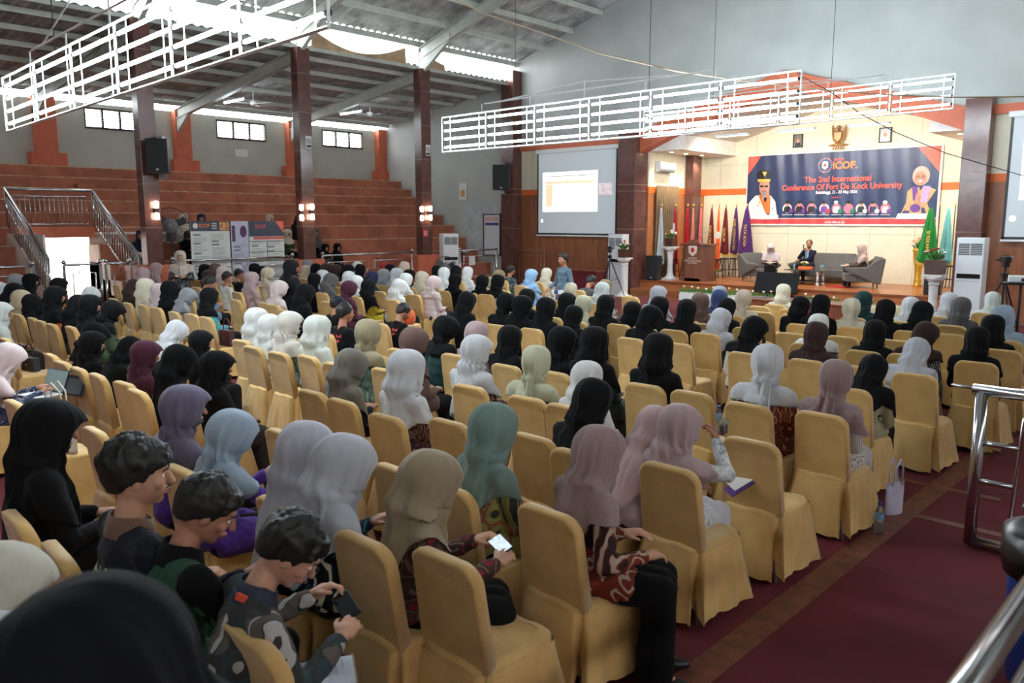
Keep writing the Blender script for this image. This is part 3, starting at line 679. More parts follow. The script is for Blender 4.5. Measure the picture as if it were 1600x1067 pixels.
rs = proj_screen(-19.2, -15.86, 1.95, 4.68, 'large projection screen left of the stage showing a white slide', [(-19.0, -16.6, 2.68, 4.03, sl, 'slide'), (-18.85, -16.75, 3.88, 3.9, sk, 'heading_rule'), (-18.85, -16.75, 3.63, 3.72, so, 'table_header'), (-18.85, -18.55, 2.85, 3.62, so, 'table_column'), (-16.55, -16.0, 3.22, 3.6, sp, 'video_tile')])
MB().ball((-1.5, -.012, .42), .06, .006, .06).build('round_icon', sl, rs)
rs = proj_screen(-4.68, -1.3, 2.0, 4.72, 'projection screen cut by the right edge of the view', [(-4.45, -2.0, 2.85, 4.15, sl, 'slide'), (-4.2, -2.2, 3.0, 3.7, so, 'table_column')])
MB().ball((-1.55, -.012, .42), .07, .006, .07).build('round_icon', sl, rs)
# banner with gentle creases
BX0, BX1, BZ0, BZ1 = -13.28, -7.22, 2.22, 4.52; BY = 25.74
def crease(x, z): return .018*math.sin(5.2*x+.6*math.sin(2*z))*(.4+.6*(z-BZ0)/2.3) + .012*math.sin(13*x+1.5*z)
r = empty('conference_banner', ((BX0+BX1)/2, BY, BZ0)); T(r, 'wide navy conference banner with orange lettering on the stage wall', 'banner')
OX, OZ = (BX0+BX1)/2, BZ0
def bpatch(name, fn_pts, m, layer, nu=40, nv=8):
    """patch given by a function (u,v)->(x,z) laid on the creased banner"""
    def fn(u, v): x, z = fn_pts(u, v); return (x-OX, crease(x, z)-.004*layer, z-OZ)
    return MB().grid(fn, nu, nv).build(name, m, r, smooth=True)
def rect(x0, x1, z0, z1): return lambda u, v: (x0+(x1-x0)*u, z0+(z1-z0)*v)
navy = mat('banner_navy', (44, 56, 92), .38, var=.1, vs=1.2); coral = mat('banner_coral', (232, 96, 78), .45, var=.04)
bpatch('banner_sheet', rect(BX0, BX1, BZ0, BZ1), mat('banner_white_edge', (228, 224, 222), .5, var=0), 0, 120, 24)
bpatch('navy_field', rect(BX0+.04, BX1-.06, BZ0+.24, BZ1-.02), navy, 1, 120, 24)
bpatch('coral_strip', rect(BX0+.04, BX1-.06, BZ0+.05, BZ0+.22), mat('banner_red', (206, 74, 78), .45, var=.05), 1, 120, 2)
bpatch('coral_corner', lambda u, v: (BX0+.04+.46*u*(1-v)*1.0, BZ1-.02-.62*v), coral, 2, 12, 8)
bpatch('coral_corner', lambda u, v: (BX1-.06-.62*u*(1-v), BZ1-.02-.75*v), coral, 2, 12, 8)
def bell(name, cx, cz, rx, rz, m, layer, n=20): return bpatch(name, lambda u, v: (cx+rx*v*math.cos(2*math.pi*u), cz+rz*v*math.sin(2*math.pi*u)), m, layer, n, 4)
def bpoly(name, pts, m, layer):
    c = (sum(p[0] for p in pts)/len(pts), sum(p[1] for p in pts)/len(pts)); k = len(pts)
    def fn(u, v):
        t = u*k; i = int(t) % k; f = t-int(t); a = pts[i]; b2 = pts[(i+1) % k]; x = a[0]+(b2[0]-a[0])*f; z = a[1]+(b2[1]-a[1])*f
        return (c[0]+(x-c[0])*v, c[1]+(z-c[1])*v)
    return bpatch(name, fn, m, layer, k*3, 3)
def P(px, py): q = ony(px, py, BY); return (q.x, q.z)
def bz(cx, cy): return P(1160+cx*330/1600, 220+cy*330/1600)
skinp = mat('printed_skin', (196, 140, 118), .5, var=0); whp = mat('printed_white', (226, 224, 230), .5, var=0); bkp = mat('printed_black', (26, 28, 36), .5, var=0); orp = mat('printed_orange', (236, 120, 60), .5, var=0)
pup = mat('printed_purple', (110, 70, 150), .5, var=0); tnp = mat('printed_tan', (196, 160, 116), .5, var=.1, vs=9); gdp = mat('printed_gold', (214, 180, 90), .5, var=0)
# official in white uniform (left)
bpoly('printed_uniform', [bz(*q) for q in ((38, 595), (50, 470), (100, 415), (215, 415), (250, 460), (268, 595))], whp, 2)
bpoly('printed_neck', [bz(*q) for q in ((140, 430), (140, 370), (205, 370), (205, 430))], skinp, 3); bell('printed_face', *bz(168, 350), .19, .27, skinp, 4)
bpoly('printed_tie', [bz(*q) for q in ((163, 430), (185, 430), (196, 510), (178, 525))], bkp, 4)
bpoly('printed_sash', [bz(*q) for q in ((120, 410), (135, 405), (185, 530), (200, 405), (215, 430), (212, 550), (180, 550))], orp, 5)
bpoly('printed_cap', [bz(*q) for q in ((105, 250), (130, 225), (205, 225), (222, 250), (215, 305), (115, 305))], bkp, 5); bpoly('printed_cap_badge', [bz(*q) for q in ((155, 235), (190, 235), (175, 275))], gdp, 6)
bpoly('printed_cap_peak', [bz(*q) for q in ((115, 290), (215, 290), (212, 312), (120, 312))], gdp, 6); bpoly('printed_name_panel', [bz(*q) for q in ((65, 560), (275, 560), (275, 592), (65, 592))], whp, 6)
# woman with folded hands (right)
bpoly('printed_robe', [bz(*q) for q in ((1195, 560), (1240, 470), (1250, 380), (1290, 350), (1420, 350), (1470, 370), (1400, 470), (1430, 560))], tnp, 2)
bpoly('printed_scarf', [bz(*q) for q in ((1285, 350), (1330, 340), (1330, 470), (1290, 450))], pup, 3); bpoly('printed_scarf', [bz(*q) for q in ((1375, 340), (1430, 345), (1400, 460), (1345, 470))], mat('printed_lilac', (186, 160, 214), .5, var=0), 3)
bell('printed_hood', *bz(1355, 265), .24, .28, mat('printed_pink', (208, 172, 160), .5, var=0), 4); bell('printed_face', *bz(1350, 285), .17, .2, skinp, 5)
bpoly('printed_smile', [bz(*q) for q in ((1330, 300), (1370, 300), (1352, 315))], whp, 6)
bpoly('printed_hands', [bz(*q) for q in ((1300, 480), (1320, 395), (1335, 395), (1350, 480))], skinp, 6); bell('printed_medal', *bz(1310, 510), .15, .12, pup, 6)
bpoly('printed_name_panel', [bz(*q) for q in ((1160, 592), (1180, 550), (1430, 550), (1440, 592))], whp, 7)
for cx, cy, w, h in ((150, 345, 14, 6), (186, 345, 14, 6)): bpoly('printed_eye', [bz(cx-w, cy-h), bz(cx+w, cy-h), bz(cx+w, cy+h), bz(cx-w, cy+h)], bkp, 6)
bpoly('printed_beard', [bz(*q) for q in ((150, 385), (186, 385), (182, 412), (168, 420), (155, 412))], mat('printed_grey', (150, 140, 136), .5, var=0), 6); bpoly('printed_mouth', [bz(*q) for q in ((153, 378), (183, 378), (183, 384), (153, 384))], mat('printed_lip', (150, 80, 74), .5, var=0), 7)
for cx in (1333, 1372): bell('printed_glasses', *bz(cx, 272), .055, .045, bkp, 6, 10); bell('printed_lens', *bz(cx, 272), .042, .034, skinp, 7, 10); bell('printed_eye', *bz(cx, 272), .018, .014, bkp, 8, 8)
for cx, cy in ((118, 490), (128, 463), (235, 512)): bell('printed_badge', *bz(cx, cy), .05, .04, gdp if cx < 200 else mat('printed_green', (40, 130, 90), .5, var=0), 3, 8)
# nine small speaker portraits
for k in range(9):
    cx = 340+93*k; kind = k
    bell('portrait_disc', *bz(cx, 513), .155, .155, mat('portrait_pink', (196, 110, 140), .5, var=0) if k % 3 else whp, 2)
    bpoly('portrait_body', [bz(cx+a, b2) for a, b2 in ((-28, 545), (-24, 505), (-8, 492), (10, 492), (26, 505), (28, 545))], [bkp, bkp, bkp, pup, whp, mat('printed_rose', (190, 120, 150), .5, var=0), bkp, navy, whp][k], 3)
    bell('portrait_head', *bz(cx, 478), .065, .085, skinp, 4); bell('portrait_hair', *bz(cx, 465), .07, .05, whp if k in (4, 8) else bkp, 5)
    bell('country_flag', *bz(cx+30, 532), .07, .07, [pup, pup, navy, mat('printed_red', (200, 50, 60), .5, var=0), mat('printed_green', (40, 130, 90), .5, var=0), mat('printed_green', (40, 130, 90), .5, var=0), whp, whp, pup][k], 6)
    bpoly('portrait_caption', [bz(cx-38, 558), bz(cx+38, 558), bz(cx+38, 562), bz(cx-38, 562)], whp, 3)
# emblem ring and lettering
for k in range(18):
    a = 2*math.pi*k/18; c0 = bz(628, 185); cc = [(80, 160, 120), (210, 80, 120), (90, 120, 190), (220, 140, 80), (170, 90, 160)][k % 5]
    bell('emblem_bead', c0[0]+.21*math.cos(a), c0[1]+.21*math.sin(a), .032, .032, mat('bead', cc, .5, var=0), 3, 8)
c0 = bz(626, 185); bpoly('emblem_shield', [(c0[0]-.09, c0[1]+.1), (c0[0], c0[1]+.13), (c0[0]+.09, c0[1]+.1), (c0[0]+.09, c0[1]-.07), (c0[0], c0[1]-.14), (c0[0]-.09, c0[1]-.07)], whp, 3); bell('emblem_mark', c0[0], c0[1], .045, .05, mat('printed_red', (200, 50, 60), .5, var=0), 4, 10)
def btext(t, cx, cy, size, m, bold=0, space=1.0, wmax=None):
    x, z = bz(cx, cy); me = text_mesh(t, size, bold, 'CENTER', .001, space)
    xs = [v.co.x for v in me.vertices]; s = (wmax/(max(xs)-min(xs))) if wmax else 1
    me.transform(Matrix.Translation((x, BY, z)) @ XZ @ Matrix.Diagonal((s, 1, 1, 1)))
    for v in me.vertices: v.co = Vector((v.co.x-OX, crease(v.co.x, v.co.z)-.03+(v.co.y-BY), v.co.z-OZ))
    return link('lettering', me, m, r)
ltr = mat('lettering_coral', (240, 98, 84), .45, var=0, emit=(240, 98, 84), es=0)
def wpx(a, b2, cy): return abs(bz(a, cy)[0]-bz(b2, cy)[0])
btext('The 2nd International', 722, 290, .25, ltr, .006, 1, wpx(470, 975, 290))
btext('Conference Of Fort De Kock University', 735, 348, .25, ltr, .006, 1, wpx(282, 1190, 348))
btext('Bukittinggi, 22 - 23 May 2026', 712, 389, .13, whp, .003, 1, wpx(555, 870, 389))
btext('Speakers', 712, 428, .07, ltr, 0, 1, wpx(675, 750, 428))
btext('the 2nd', 735, 140, .12, ltr, .003, 1, wpx(700, 775, 140)); btext('ICOF.', 780, 187, .3, mat('lettering_orange', (240, 128, 70), .45, var=0), .012, 1, wpx(695, 880, 187))
btext('icof.ufdk.ac.id', 700, 617, .11, whp, .002, 1, wpx(628, 772, 617))
# Garuda-like carved eagle emblem
def zz(cx, cy): q = ony(1200+cx/4, cy/4, 25.72); return Vector((q.x, q.z))
g0 = zz(447, 855); r = empty('eagle_emblem', (g0.x, 25.72, g0.y)); T(r, 'carved bronze eagle emblem high on the stage wall', 'emblem')
bronze = mat('bronze', (150, 108, 62), .4, metal=.35, var=.15)
S1 = lambda x, z: (x/4*.02055*.98, z/4*.02055)
b = MB()
for s in (-1, 1):
    for k in range(8):
        a0 = 28+k*2; L = 72-k*6.5; x0 = s*(14+k*.5); z0_ = 6-k*5.5; ang = math.radians(62-k*3)
        x1 = x0+s*L*math.cos(ang)*.85; z1_ = z0_+L*math.sin(ang)*.95
        p0 = S1(x0, z0_); p1 = S1(x1, z1_); b.capsule((p0[0], -.03-.004*k, p0[1]), (p1[0], -.05, p1[1]), .026, .016, 8)
    p0 = S1(s*8, -45); p1 = S1(s*55, -55); b.capsule((p0[0], -.04, p0[1]), (p1[0], -.04, p1[1]+.03), .035, .02, 8); b.capsule((p1[0], -.04, p1[1]+.03), (p1[0]+s*.03, -.04, p1[1]+.06), .015, .01, 8)
b.build('wings', bronze, r, smooth=True)
b = MB(); b.ball((0, -.05, .0), .12, .07, .22); b.ball((0, -.08, .27), .06, .06, .07); b.capsule((-.04, -.09, .27), (-.12, -.1, .25), .02, .006, 8); b.build('body', bronze, r, smooth=True)
b = MB(); b.prism([(-.11, .13), (.11, .13), (.1, -.06), (0, -.16), (-.1, -.06)], -.16, -.13); b.build('shield', mat('pale_bronze', (186, 160, 120), .5), r, bevel=.005)
b = MB(); [b.capsule((x*.03, -.05, -.18), (x*.055, -.05, -.38), .025, .018, 8) for x in (-3, -1.5, 0, 1.5, 3)]; b.build('tail', bronze, r, smooth=True)
# framed portraits
for cx, cy, hw, hh, lab, pc in ((184, 880, .155, .21, 'framed dark portrait left of the eagle emblem', (110, 100, 104)), (730, 843, .18, .22, 'framed pale portrait right of the eagle emblem', (180, 186, 190))):
    q = zz(cx, cy); r = empty('framed_portrait', (q.x, 25.77, q.y)); T(r, lab, 'picture')
    b = MB(); w = hw; h = hh
    for a in ((-w, w, h-.03, h), (-w, w, -h, -h+.03), (-w, -w+.03, -h, h), (w-.03, w, -h, h)): b.box(a[0], a[1], -.03, .02, a[2], a[3])
    b.build('picture_frame', black, r); MB().box(-w+.02, w-.02, -.01, .01, -h+.02, h-.02).build('photo', mat('photo_ground', pc, .3, var=.1), r)
    MB().prism([(-.1, -h+.03), (-.08, -.06), (.08, -.06), (.1, -h+.03)], -.018, -.012).build('printed_figure', bkp if cx < 400 else whp, r); MB().ball((0, -.014, .0), .05, .004, .06).build('printed_face', skinp, r)
# split air conditioner, curtain
r = empty('wall_air_conditioner', (-14.88, 23.1, 3.95)); T(r, 'white wall air conditioner above the brown curtain', 'air conditioner')
MB().prism([(0, .0), (.12, -.02), (.22, .08), (.2, .3), (0, .32)], -.45, .45).build('case', white, r, bevel=.015).rotation_euler = (0, 0, 0)
r.children[0].data.transform(Matrix.Rotation(math.pi/2, 4, 'Z') @ Matrix.Rotation(math.pi, 4, 'Z') @ Matrix.Identity(4)); r.children[0].data.transform(Matrix.Identity(4))
def fixac(me):
    xs = [v.co.copy() for v in me.vertices]
    for v in me.vertices: v.co = Vector((abs(v.co.y) if abs(v.co.y) <= .3 else v.co.y, v.co.x, v.co.z))
me = bpy.data.meshes.new('m'); bb = MB().prism([(0, .0), (.12, -.02), (.22, .08), (.2, .3), (0, .32)], -.45, .45); bb.v = [(x, y, z) for x, y, z in bb.v]; r.children[0].data = bb.mesh(); r.children[0].data.materials.append(white)
MB().box(.12, .2, -.4, .4, -.02, .0).build('air_slot', black, r)
def curt(u, v):
    y = 22.62+1.35*u; return (-14.84+.05*math.sin(u*62)+.03*v, y, .5+3.0*v)
T(MB().grid(curt, 90, 4).build('curtain', mat('brown_curtain', (112, 92, 68), .8), smooth=True, solid=.01), 'tall brown pleated curtain on the stage side wall', 'curtain')
# downlights in the soffits
dlm = mat('lit_downlight', (255, 240, 214), .5, var=0, emit=(255, 226, 180), es=40)
for i, (x, y) in enumerate(((-14.35, 22.75), (-14.35, 23.6), (-14.35, 24.6), (-6.1, 23.0), (-6.1, 24.6))):
    r = MB().lathe([(.075, 4.53), (.075, 4.55)], (x, y, 0), 16).build('downlight', whitem); T(r, ['left soffit downlight nearest the hall', 'middle downlight of the left soffit', 'rear downlight of the left soffit', 'front downlight of the right soffit', 'rear downlight of the right soffit'][i], 'lamp', 'stage downlights')
    MB().lathe([(.05, 4.526), (.05, 4.53)], (x, y, 0), 16).build('lamp_face', dlm, r)
    l = bpy.data.lights.new('downlight_beam', 'SPOT'); l.energy = 90; l.spot_size = 2.0; l.spot_blend = .6; l.color = (1, .84, .62); l.shadow_soft_size = .05
    lo = bpy.data.objects.new('downlight_beam', l); COL.objects.link(lo); lo.location = (x, y, 4.5)
# stage ceiling lamps (behind the gable, as on any stage)
for i, x in enumerate((-12.3, -10.3, -8.3)):
    r = MB().box(x-.55, x+.55, 22.75, 22.9, 4.9, 4.96).build('stage_batten_lamp', whitem); T(r, ('left', 'middle', 'right')[i]+' lamp batten behind the stage gable', 'lamp', 'stage battens')
    MB().box(x-.5, x+.5, 22.78, 22.87, 4.89, 4.9).build('lamp_face', mat('lit_stage_lamp', (255, 244, 222), .5, var=0, emit=(255, 236, 200), es=7), r)
    l = bpy.data.lights.new('stage_batten_light', 'AREA'); l.shape = 'RECTANGLE'; l.size = 1.0; l.size_y = .12; l.energy = 85; l.color = (1, .91, .76)
    lo = bpy.data.objects.new('stage_batten_light', l); COL.objects.link(lo); lo.location = (x, 22.82, 4.87); lo.rotation_euler = (math.radians(38), 0, 0)
# lectern
r = empty('lectern', (-13.38, 22.95, .482)); T(r, 'dark wooden lectern with a university crest on the stage', 'lectern')
lw = wood('lectern_wood', (112, 64, 46), .35)
MB().prism([(-.46, -.2), (-.25, -.34), (.25, -.34), (.46, -.2), (.46, .25), (-.46, .25)], 0, 1.12, 'z').build('lectern_body', lw, r, bevel=.01)
MB().prism([(-.26, 0), (.26, 0), (.26, 1.12), (.2, 1.24), (.1, 1.3), (-.1, 1.3), (-.2, 1.24), (-.26, 1.12)], -.36, -.33).build('front_panel', wood('lectern_panel', (132, 84, 62), .35), r)
b = MB(); b.prism([(-.54, -.24), (-.28, -.4), (.28, -.4), (.54, -.24), (.54, .28), (-.54, .28)], 1.12, 1.17, 'z'); b.prism([(-.5, -.2), (-.28, -.36), (.28, -.36), (.5, -.2), (.5, .28), (-.5, .28)], 0, .09, 'z'); b.build('moulding', lw, r)
MB().prism([(-.15, 1.1), (0, 1.15), (.15, 1.1), (.14, .9), (0, .78), (-.14, .9)], -.375, -.36).build('crest', mat('crest_white', (226, 206, 196), .5), r)
MB().ball((0, -.378, .98), .07, .004, .08).build('crest_mark', mat('crest_red', (180, 50, 44), .5, var=0), r)
for t, z, s in (('UNIVERSITAS', .72, .055), ('FORT DE KOCK', .64, .085), ('BUKITTINGGI', .57, .05)): put_text('lettering', t, s, mat('pale_lettering', (214, 190, 176), .5, var=0), Matrix.Translation((0, -.366, z)) @ XZ, r, .001)
b = MB(); b.tube([(-.25, -.1, 1.15), (-.1, -.05, 1.4), (.05, -.15, 1.5)], .008, 6); b.tube([(.22, -.1, 1.15), (.12, -.08, 1.36), (0, -.16, 1.44)], .008, 6); b.build('microphone', black, r)
# flowers
leafm = mat('green_leaf', (72, 120, 52), .6, var=.25, vs=12); 
PET = {'w': mat('white_petal', (232, 230, 214), .7, var=.04), 'r': mat('dark_red_petal', (150, 44, 50), .7, var=.1), 'o': mat('peach_petal', (226, 160, 110), .7, var=.1), 'y': mat('yellow_green_petal', (196, 180, 96), .7, var=.15)}
def bouquet(parent, c, rad, h, n, cols, seed=1, leaves=60):
    rr = random.Random(seed); b = MB(); c = Vector(c)
    for k in range(leaves):
        a = rr.uniform(0, 6.28); q = rr.uniform(.1, 1); tip = c+Vector((math.cos(a)*rad*q*1.1, math.sin(a)*rad*q*1.1, h*(1.05-.5*q)*rr.uniform(.7, 1.1))); base = c+Vector((math.cos(a)*rad*.3*q, math.sin(a)*rad*.3*q, 0))
        s = Vector((-math.sin(a), math.cos(a), 0))*.016; mid = base.lerp(tip, .55)+Vector((0, 0, .02)); b.add([base, mid-s, tip, mid+s], [(0, 1, 2, 3)])
    b.build('foliage', leafm, parent)
    for k in range(n):
        a = rr.uniform(0, 6.28); q = math.sqrt(rr.uniform(0, 1)); p = c+Vector((math.cos(a)*rad*q, math.sin(a)*rad*q, h*(1.05-.45*q*q))); f = MB(); R0 = rr.uniform(.032, .045)
        f.ball(p, R0*.6, R0*.6, R0*.7, 8, 6)
        for j in range(6):
            t = j*1.047+a; f.ball(p+Vector((math.cos(t)*R0*.5, math.sin(t)*R0*.5, 0)), R0*.5, R0*.5, R0*.45, 6, 5)
        f.build('flower', PET[cols[k % len(cols)]], parent, smooth=True)
def pedestal(c, h, lab):
    r = empty('pedestal', c); T(r, lab, 'pedestal')
    MB().lathe([(.2, 0), (.2, .06), (.14, .1), (.12, .14), (.1, .18), (.085, h*.5), (.1, h-.2), (.12, h-.16), (.1, h-.13), (.16, h-.06), (.2, h-.05), (.2, h)], n=20).build('pillar', mat('white_plaster', (222, 222, 220), .6, var=.03), r, smooth=False)
    b = MB(); b.box(-.2, .2, -.2, .2, h, h+.05); b.box(-.2, .2, -.2, .2, 0, .05); b.build('slab', mat('white_plaster', (222, 222, 220), .6, var=.03), r)
def planter(c, s, h, cols, lab, seed, rad=.2):
    r = empty('flower_pot', c); T(r, lab, 'flower pot'); MB().prism([(-s*.8, 0), (s*.8, 0), (s, h), (-s, h)], -s*.85, s*.85).build('pot', wood('brown_pot', (84, 52, 42), .4), r, bevel=.005)
    bouquet(r, (0, 0, h-.02), rad, .26, 12, cols, seed)
pedestal((-14.85, 20.95, 0), 1.18, 'white plaster pedestal left of the stage, beside the tripod'); planter((-14.85, 20.95, 1.232), .15, .26, 'wr', 'potted red and white flowers on the left floor pedestal', 3)
pedestal((-14.3, 22.75, .48), 1.02, 'white pedestal on the stage behind the loudspeaker'); planter((-14.3, 22.75, 1.552), .15, .26, 'wrw', 'potted white and red flowers on the stage pedestal', 4)
pedestal((ony(1459, 445, 19.6).x, 19.6, 0), 1.14, 'white plaster pedestal beside the right air conditioner'); planter((ony(1459, 445, 19.6).x, 19.6, 1.192), .2, .32, 'wrr', 'potted white and red flowers on the right pedestal', 5, .26)
speaker((-14.6, 22.3, .482), .44, .36, .78, 0, 'black loudspeaker standing at the left front corner of the stage', False)
speaker((-6.35, 22.7, .482), .4, .36, .7, 0, 'black loudspeaker on the stage behind the right pedestal', False)
r = empty('gold_vase', (-7.55, 25.35, .48)); T(r, 'tall golden vase with peach flowers on the stage', 'vase')
MB().lathe([(.13, 0), (.13, .04), (.09, .08), (.11, .14), (.085, .2), (.1, .5), (.15, .85), (.17, 1.0), (.19, 1.06), (.17, 1.1), (.14, 1.08)], n=24).build('vase_body', mat('gold', (206, 160, 62), .35, metal=.5, var=.2, vs=30), r, smooth=True); bouquet(r, (0, 0, 1.05), .24, .34, 12, 'oo', 9)
# flags
gold = mat('gold_fringe', (204, 168, 76), .6)
def flag(x, y, zb, h, col, lab, spread=.5, bands=None, text=None, fringe=True, lean=0, reach=None, base='stool', fl=1.45):
    r = empty('flag', (x, y, zb)); T(r, lab, 'flag', 'flags standing on the stage')
    MB().tube([(0, 0, 0), (0, 0, h)], .014, 8).build('flagpole', mat('dark_pole', (60, 46, 36), .5), r); MB().ball((0, 0, h+.03), .03, .03, .045).build('finial', gold if base == 'stool' else black, r)
    z0_ = h-.05
    def fn(u, v):
        w = spread*(.12+.88*v**.8); xx = lean+(-.5+u)*w - .0; z = z0_-fl*v-(.12*math.sin(u*math.pi*.9)*v)
        if reach: xx = -w*u+lean
        return (xx*1.0, .05*math.sin(u*16+v*2)*v-.02, z)
    b = MB(); nu, nv = 24, 18; b.grid(fn, nu, nv)
    mats = [fabric(col)]
    if bands:
        mats.append(fabric(bands[0]))
        for i in range(len(b.f)):
            u = (i % nu)/nu; v = (i//nu)/nv
            if bands[1](u, v): b.mi[i] = 1
    b.build('flag_cloth', mats, r, smooth=True, solid=.006)
    if fringe:
        def ff(u, v): p = fn(u, 1); return (p[0], p[1]-.004, p[2]-.08*v)
        MB().grid(ff, 24, 1).build('fringe', gold, r, solid=.006)
    if text:
        me = text_mesh(text, .13, .002, 'CENTER', .002); me.transform(Matrix.Translation((lean-.02*spread, -.09, z0_-fl*.62)) @ XZ @ Matrix.Rotation(-math.pi/2, 4, 'Z')); link('lettering', me, gold, r)
    b = MB()
    for k in range(4): a = math.pi/4+k*math.pi/2; b.tube([(math.cos(a)*.12, math.sin(a)*.12, .62), (math.cos(a)*.2, math.sin(a)*.2, 0)], .014, 6)
    b.tube([(math.cos(a)*.17, math.sin(a)*.17, .25) for a in np.linspace(0, 6.28, 13)[:-1]], .01, 6, closed=True); b.lathe([(.15, .6), (.15, .64)]); b.build('flag_stand', black, r)
def FL(px, Y, w, col, lab, **k):
    q = ony(px, 322, Y); flag(q.x, Y, .482, q.z-.482, col, lab, w, **k)
FL(1034, 22.75, .36, (214, 220, 222), 'white flag with a round crest at the left of the stage', fringe=False, fl=1.75)
FL(1056, 23.35, .36, (176, 40, 60), 'red and white flag, second from the left', bands=((222, 224, 226), lambda u, v: u < .5 and v > .25), fringe=False, fl=1.75)
FL(1075, 23.7, .32, (182, 30, 38), 'plain red flag behind the lectern', fringe=False)
FL(1084, 24.15, .2, (222, 140, 130), 'salmon pink flag behind the lectern', fringe=False)
FL(1096, 25.05, .22, (214, 120, 132), 'rose flag just right of the lectern top', fringe=False)
FL(1113, 24.9, .34, (110, 34, 36), 'maroon flag with gold lettering right of the lectern', text='FAKULTAS')
FL(1124, 24.2, .24, (240, 104, 40), 'bright orange flag hanging lowest on the stage', bands=((226, 224, 222), lambda u, v: .34 < v < .48), fl=1.9)
FL(1135, 25.0, .38, (112, 36, 38), 'second maroon flag, right of the orange flag', text='HUKUM')
FL(1151, 25.3, .4, (84, 44, 104), 'purple flag left of the large purple flag', text='ILMU KESEHATAN')
FL(1168, 24.9, .62, (80, 40, 102), 'large purple flag with gold fringe beside the left armchair', text='TATA BOGA')
FL(1469, 24.7, .62, (34, 122, 56), 'green flag with white lettering at the right of the stage', text='SI REKAM', lean=-.22)
FL(1493, 25.2, .4, (120, 190, 196), 'turquoise flag at the far right of the stage', lean=-.16)
# sofas
sofam = fabric((96, 94, 92), .8)
def sofa(c, rz, w, lab, name='armchair', cat='armchair'):
    r = empty(name, c, rz); T(r, lab, cat)      # faces -Y at rz 0
    b = MB(); b.prism([(-.42, .18), (.35, .16), (.35, .40), (-.45, .42)], -w/2+.08, w/2-.08, 'x'); b.build('seat', sofam, r, bevel=.03)
    b = MB(); b.prism([(.22, .38), (.46, .36), (.58, .86), (.42, .9)], -w/2+.06, w/2-.06, 'x'); b.build('backrest', sofam, r, bevel=.04)
    n = max(2, int(w/.3)); t = MB()
    for i in range(n):
        for z in (.55, .72): t.ball((-w/2+.06+(w-.12)*(i+.5)/n, .30+(z-.38)*.42-.02, z), .022, .012, .022, 8, 6)
    t.build('button', mat('dark_button', (60, 58, 58), .6, var=0), r, smooth=True)
    for s in (-1, 1):
        b = MB(); x = s*(w/2-.02); b.prism([(-.46, .5), (-.44, .58), (.1, .6), (.45, .85), (.6, .84), (.5, .12), (.3, .14), (.1, .26), (-.2, .38)], x-.05, x+.05, 'x'); b.build('armrest', sofam, r, bevel=.03)
    for sx in (-1, 1):
        for y in (-.35, .42): MB().tube([(sx*(w/2-.1), y, 0), (sx*(w/2-.12), y, .25)], [.016, .028], 8).build('leg', black, r)
sofa((ony(1286, 420, 25.05).x, 25.0, .482), 0, 1.8, 'grey buttoned two seat sofa against the stage wall', 'sofa', 'sofa')
sofa((-11.75, 23.9, .482), math.radians(62), .85, 'grey armchair at the left of the stage table')
sofa((-8.62, 23.75, .482), math.radians(-62), .85, 'grey armchair at the right of the stage table')
# coffee table and what is on it
tx, ty = -10.2, 23.85
r = empty('coffee_table', (tx, ty, .48)); T(r, 'low glass topped table with white legs on the stage', 'table')
MB().box(-.6, .6, -.32, .32, .42, .445).build('tabletop', mat('smoked_glass', (70, 80, 80), .1, var=0), r)
for sx in (-1, 1):
    for sy in (-1, 1): MB().lathe([(.05, 0), (.05, .05), (.025, .1), (.04, .2), (.025, .3), (.05, .36), (.05, .42)], (sx*.4, sy*.2, 0), 12).build('leg', mat('white_lacquer', (220, 220, 218), .3, var=0), r)
MB().box(-.45, .45, -.24, .24, .1, .115).build('lower_shelf', black, r)
r = MB().box(tx-.25, tx+.12, ty-.12, ty+.12, .927, 1.01).build('gift_box', mat('orange_box', (238, 110, 50), .5, var=0), bevel=.01); T(r, 'bright orange box on the stage table', 'box')
r = empty('table_flowers', (tx-.12, ty+.02, 1.012)); T(r, 'small white and green flower bunch on the orange box', 'flowers'); bouquet(r, (0, 0, 0), .11, .14, 7, 'wy', 12, 30)
def bottle(c, lab, h=.21, rad=.031, capc=(40, 60, 150), full=True):
    r = empty('water_bottle', c); T(r, lab, 'bottle')
    MB().lathe([(rad*.9, 0), (rad, .01), (rad, h*.3), (rad*.92, h*.36), (rad, h*.42), (rad, h*.68), (rad*.45, h*.86), (rad*.42, h*.93)], n=16).build('bottle_body', mat('clear_plastic', (206, 222, 226), .1, var=0, trans=.85), r, smooth=True)
    MB().lathe([(rad*.5, h*.92), (rad*.5, h), (rad*.1, h*1.003)], n=12).build('cap', mat('bottle_cap', capc, .4, var=0), r); MB().lathe([(rad*1.02, h*.44), (rad*1.02, h*.64)], n=16).build('bottle_label', mat('bottle_label', (120, 170, 210), .5, var=.2, vs=40), r)
bottle((tx-.42, ty, .927), 'clear water bottle at the left end of the stage table'); bottle((tx+.4, ty+.05, .927), 'clear water bottle at the right end of the stage table'); bottle((tx+.5, ty-.1, .927), 'front water bottle beside the right end of the stage table')
r = MB().prism([(-.3, -.2), (.25, -.25), (.3, .15), (-.2, .2)], 0, .03, 'z').build('red_cloth', mat('red_cloth', (176, 30, 40), .8), loc=(-9.1, 23.5, .481)); T(r, 'red cloth lying on the stage by the right armchair', 'cloth')
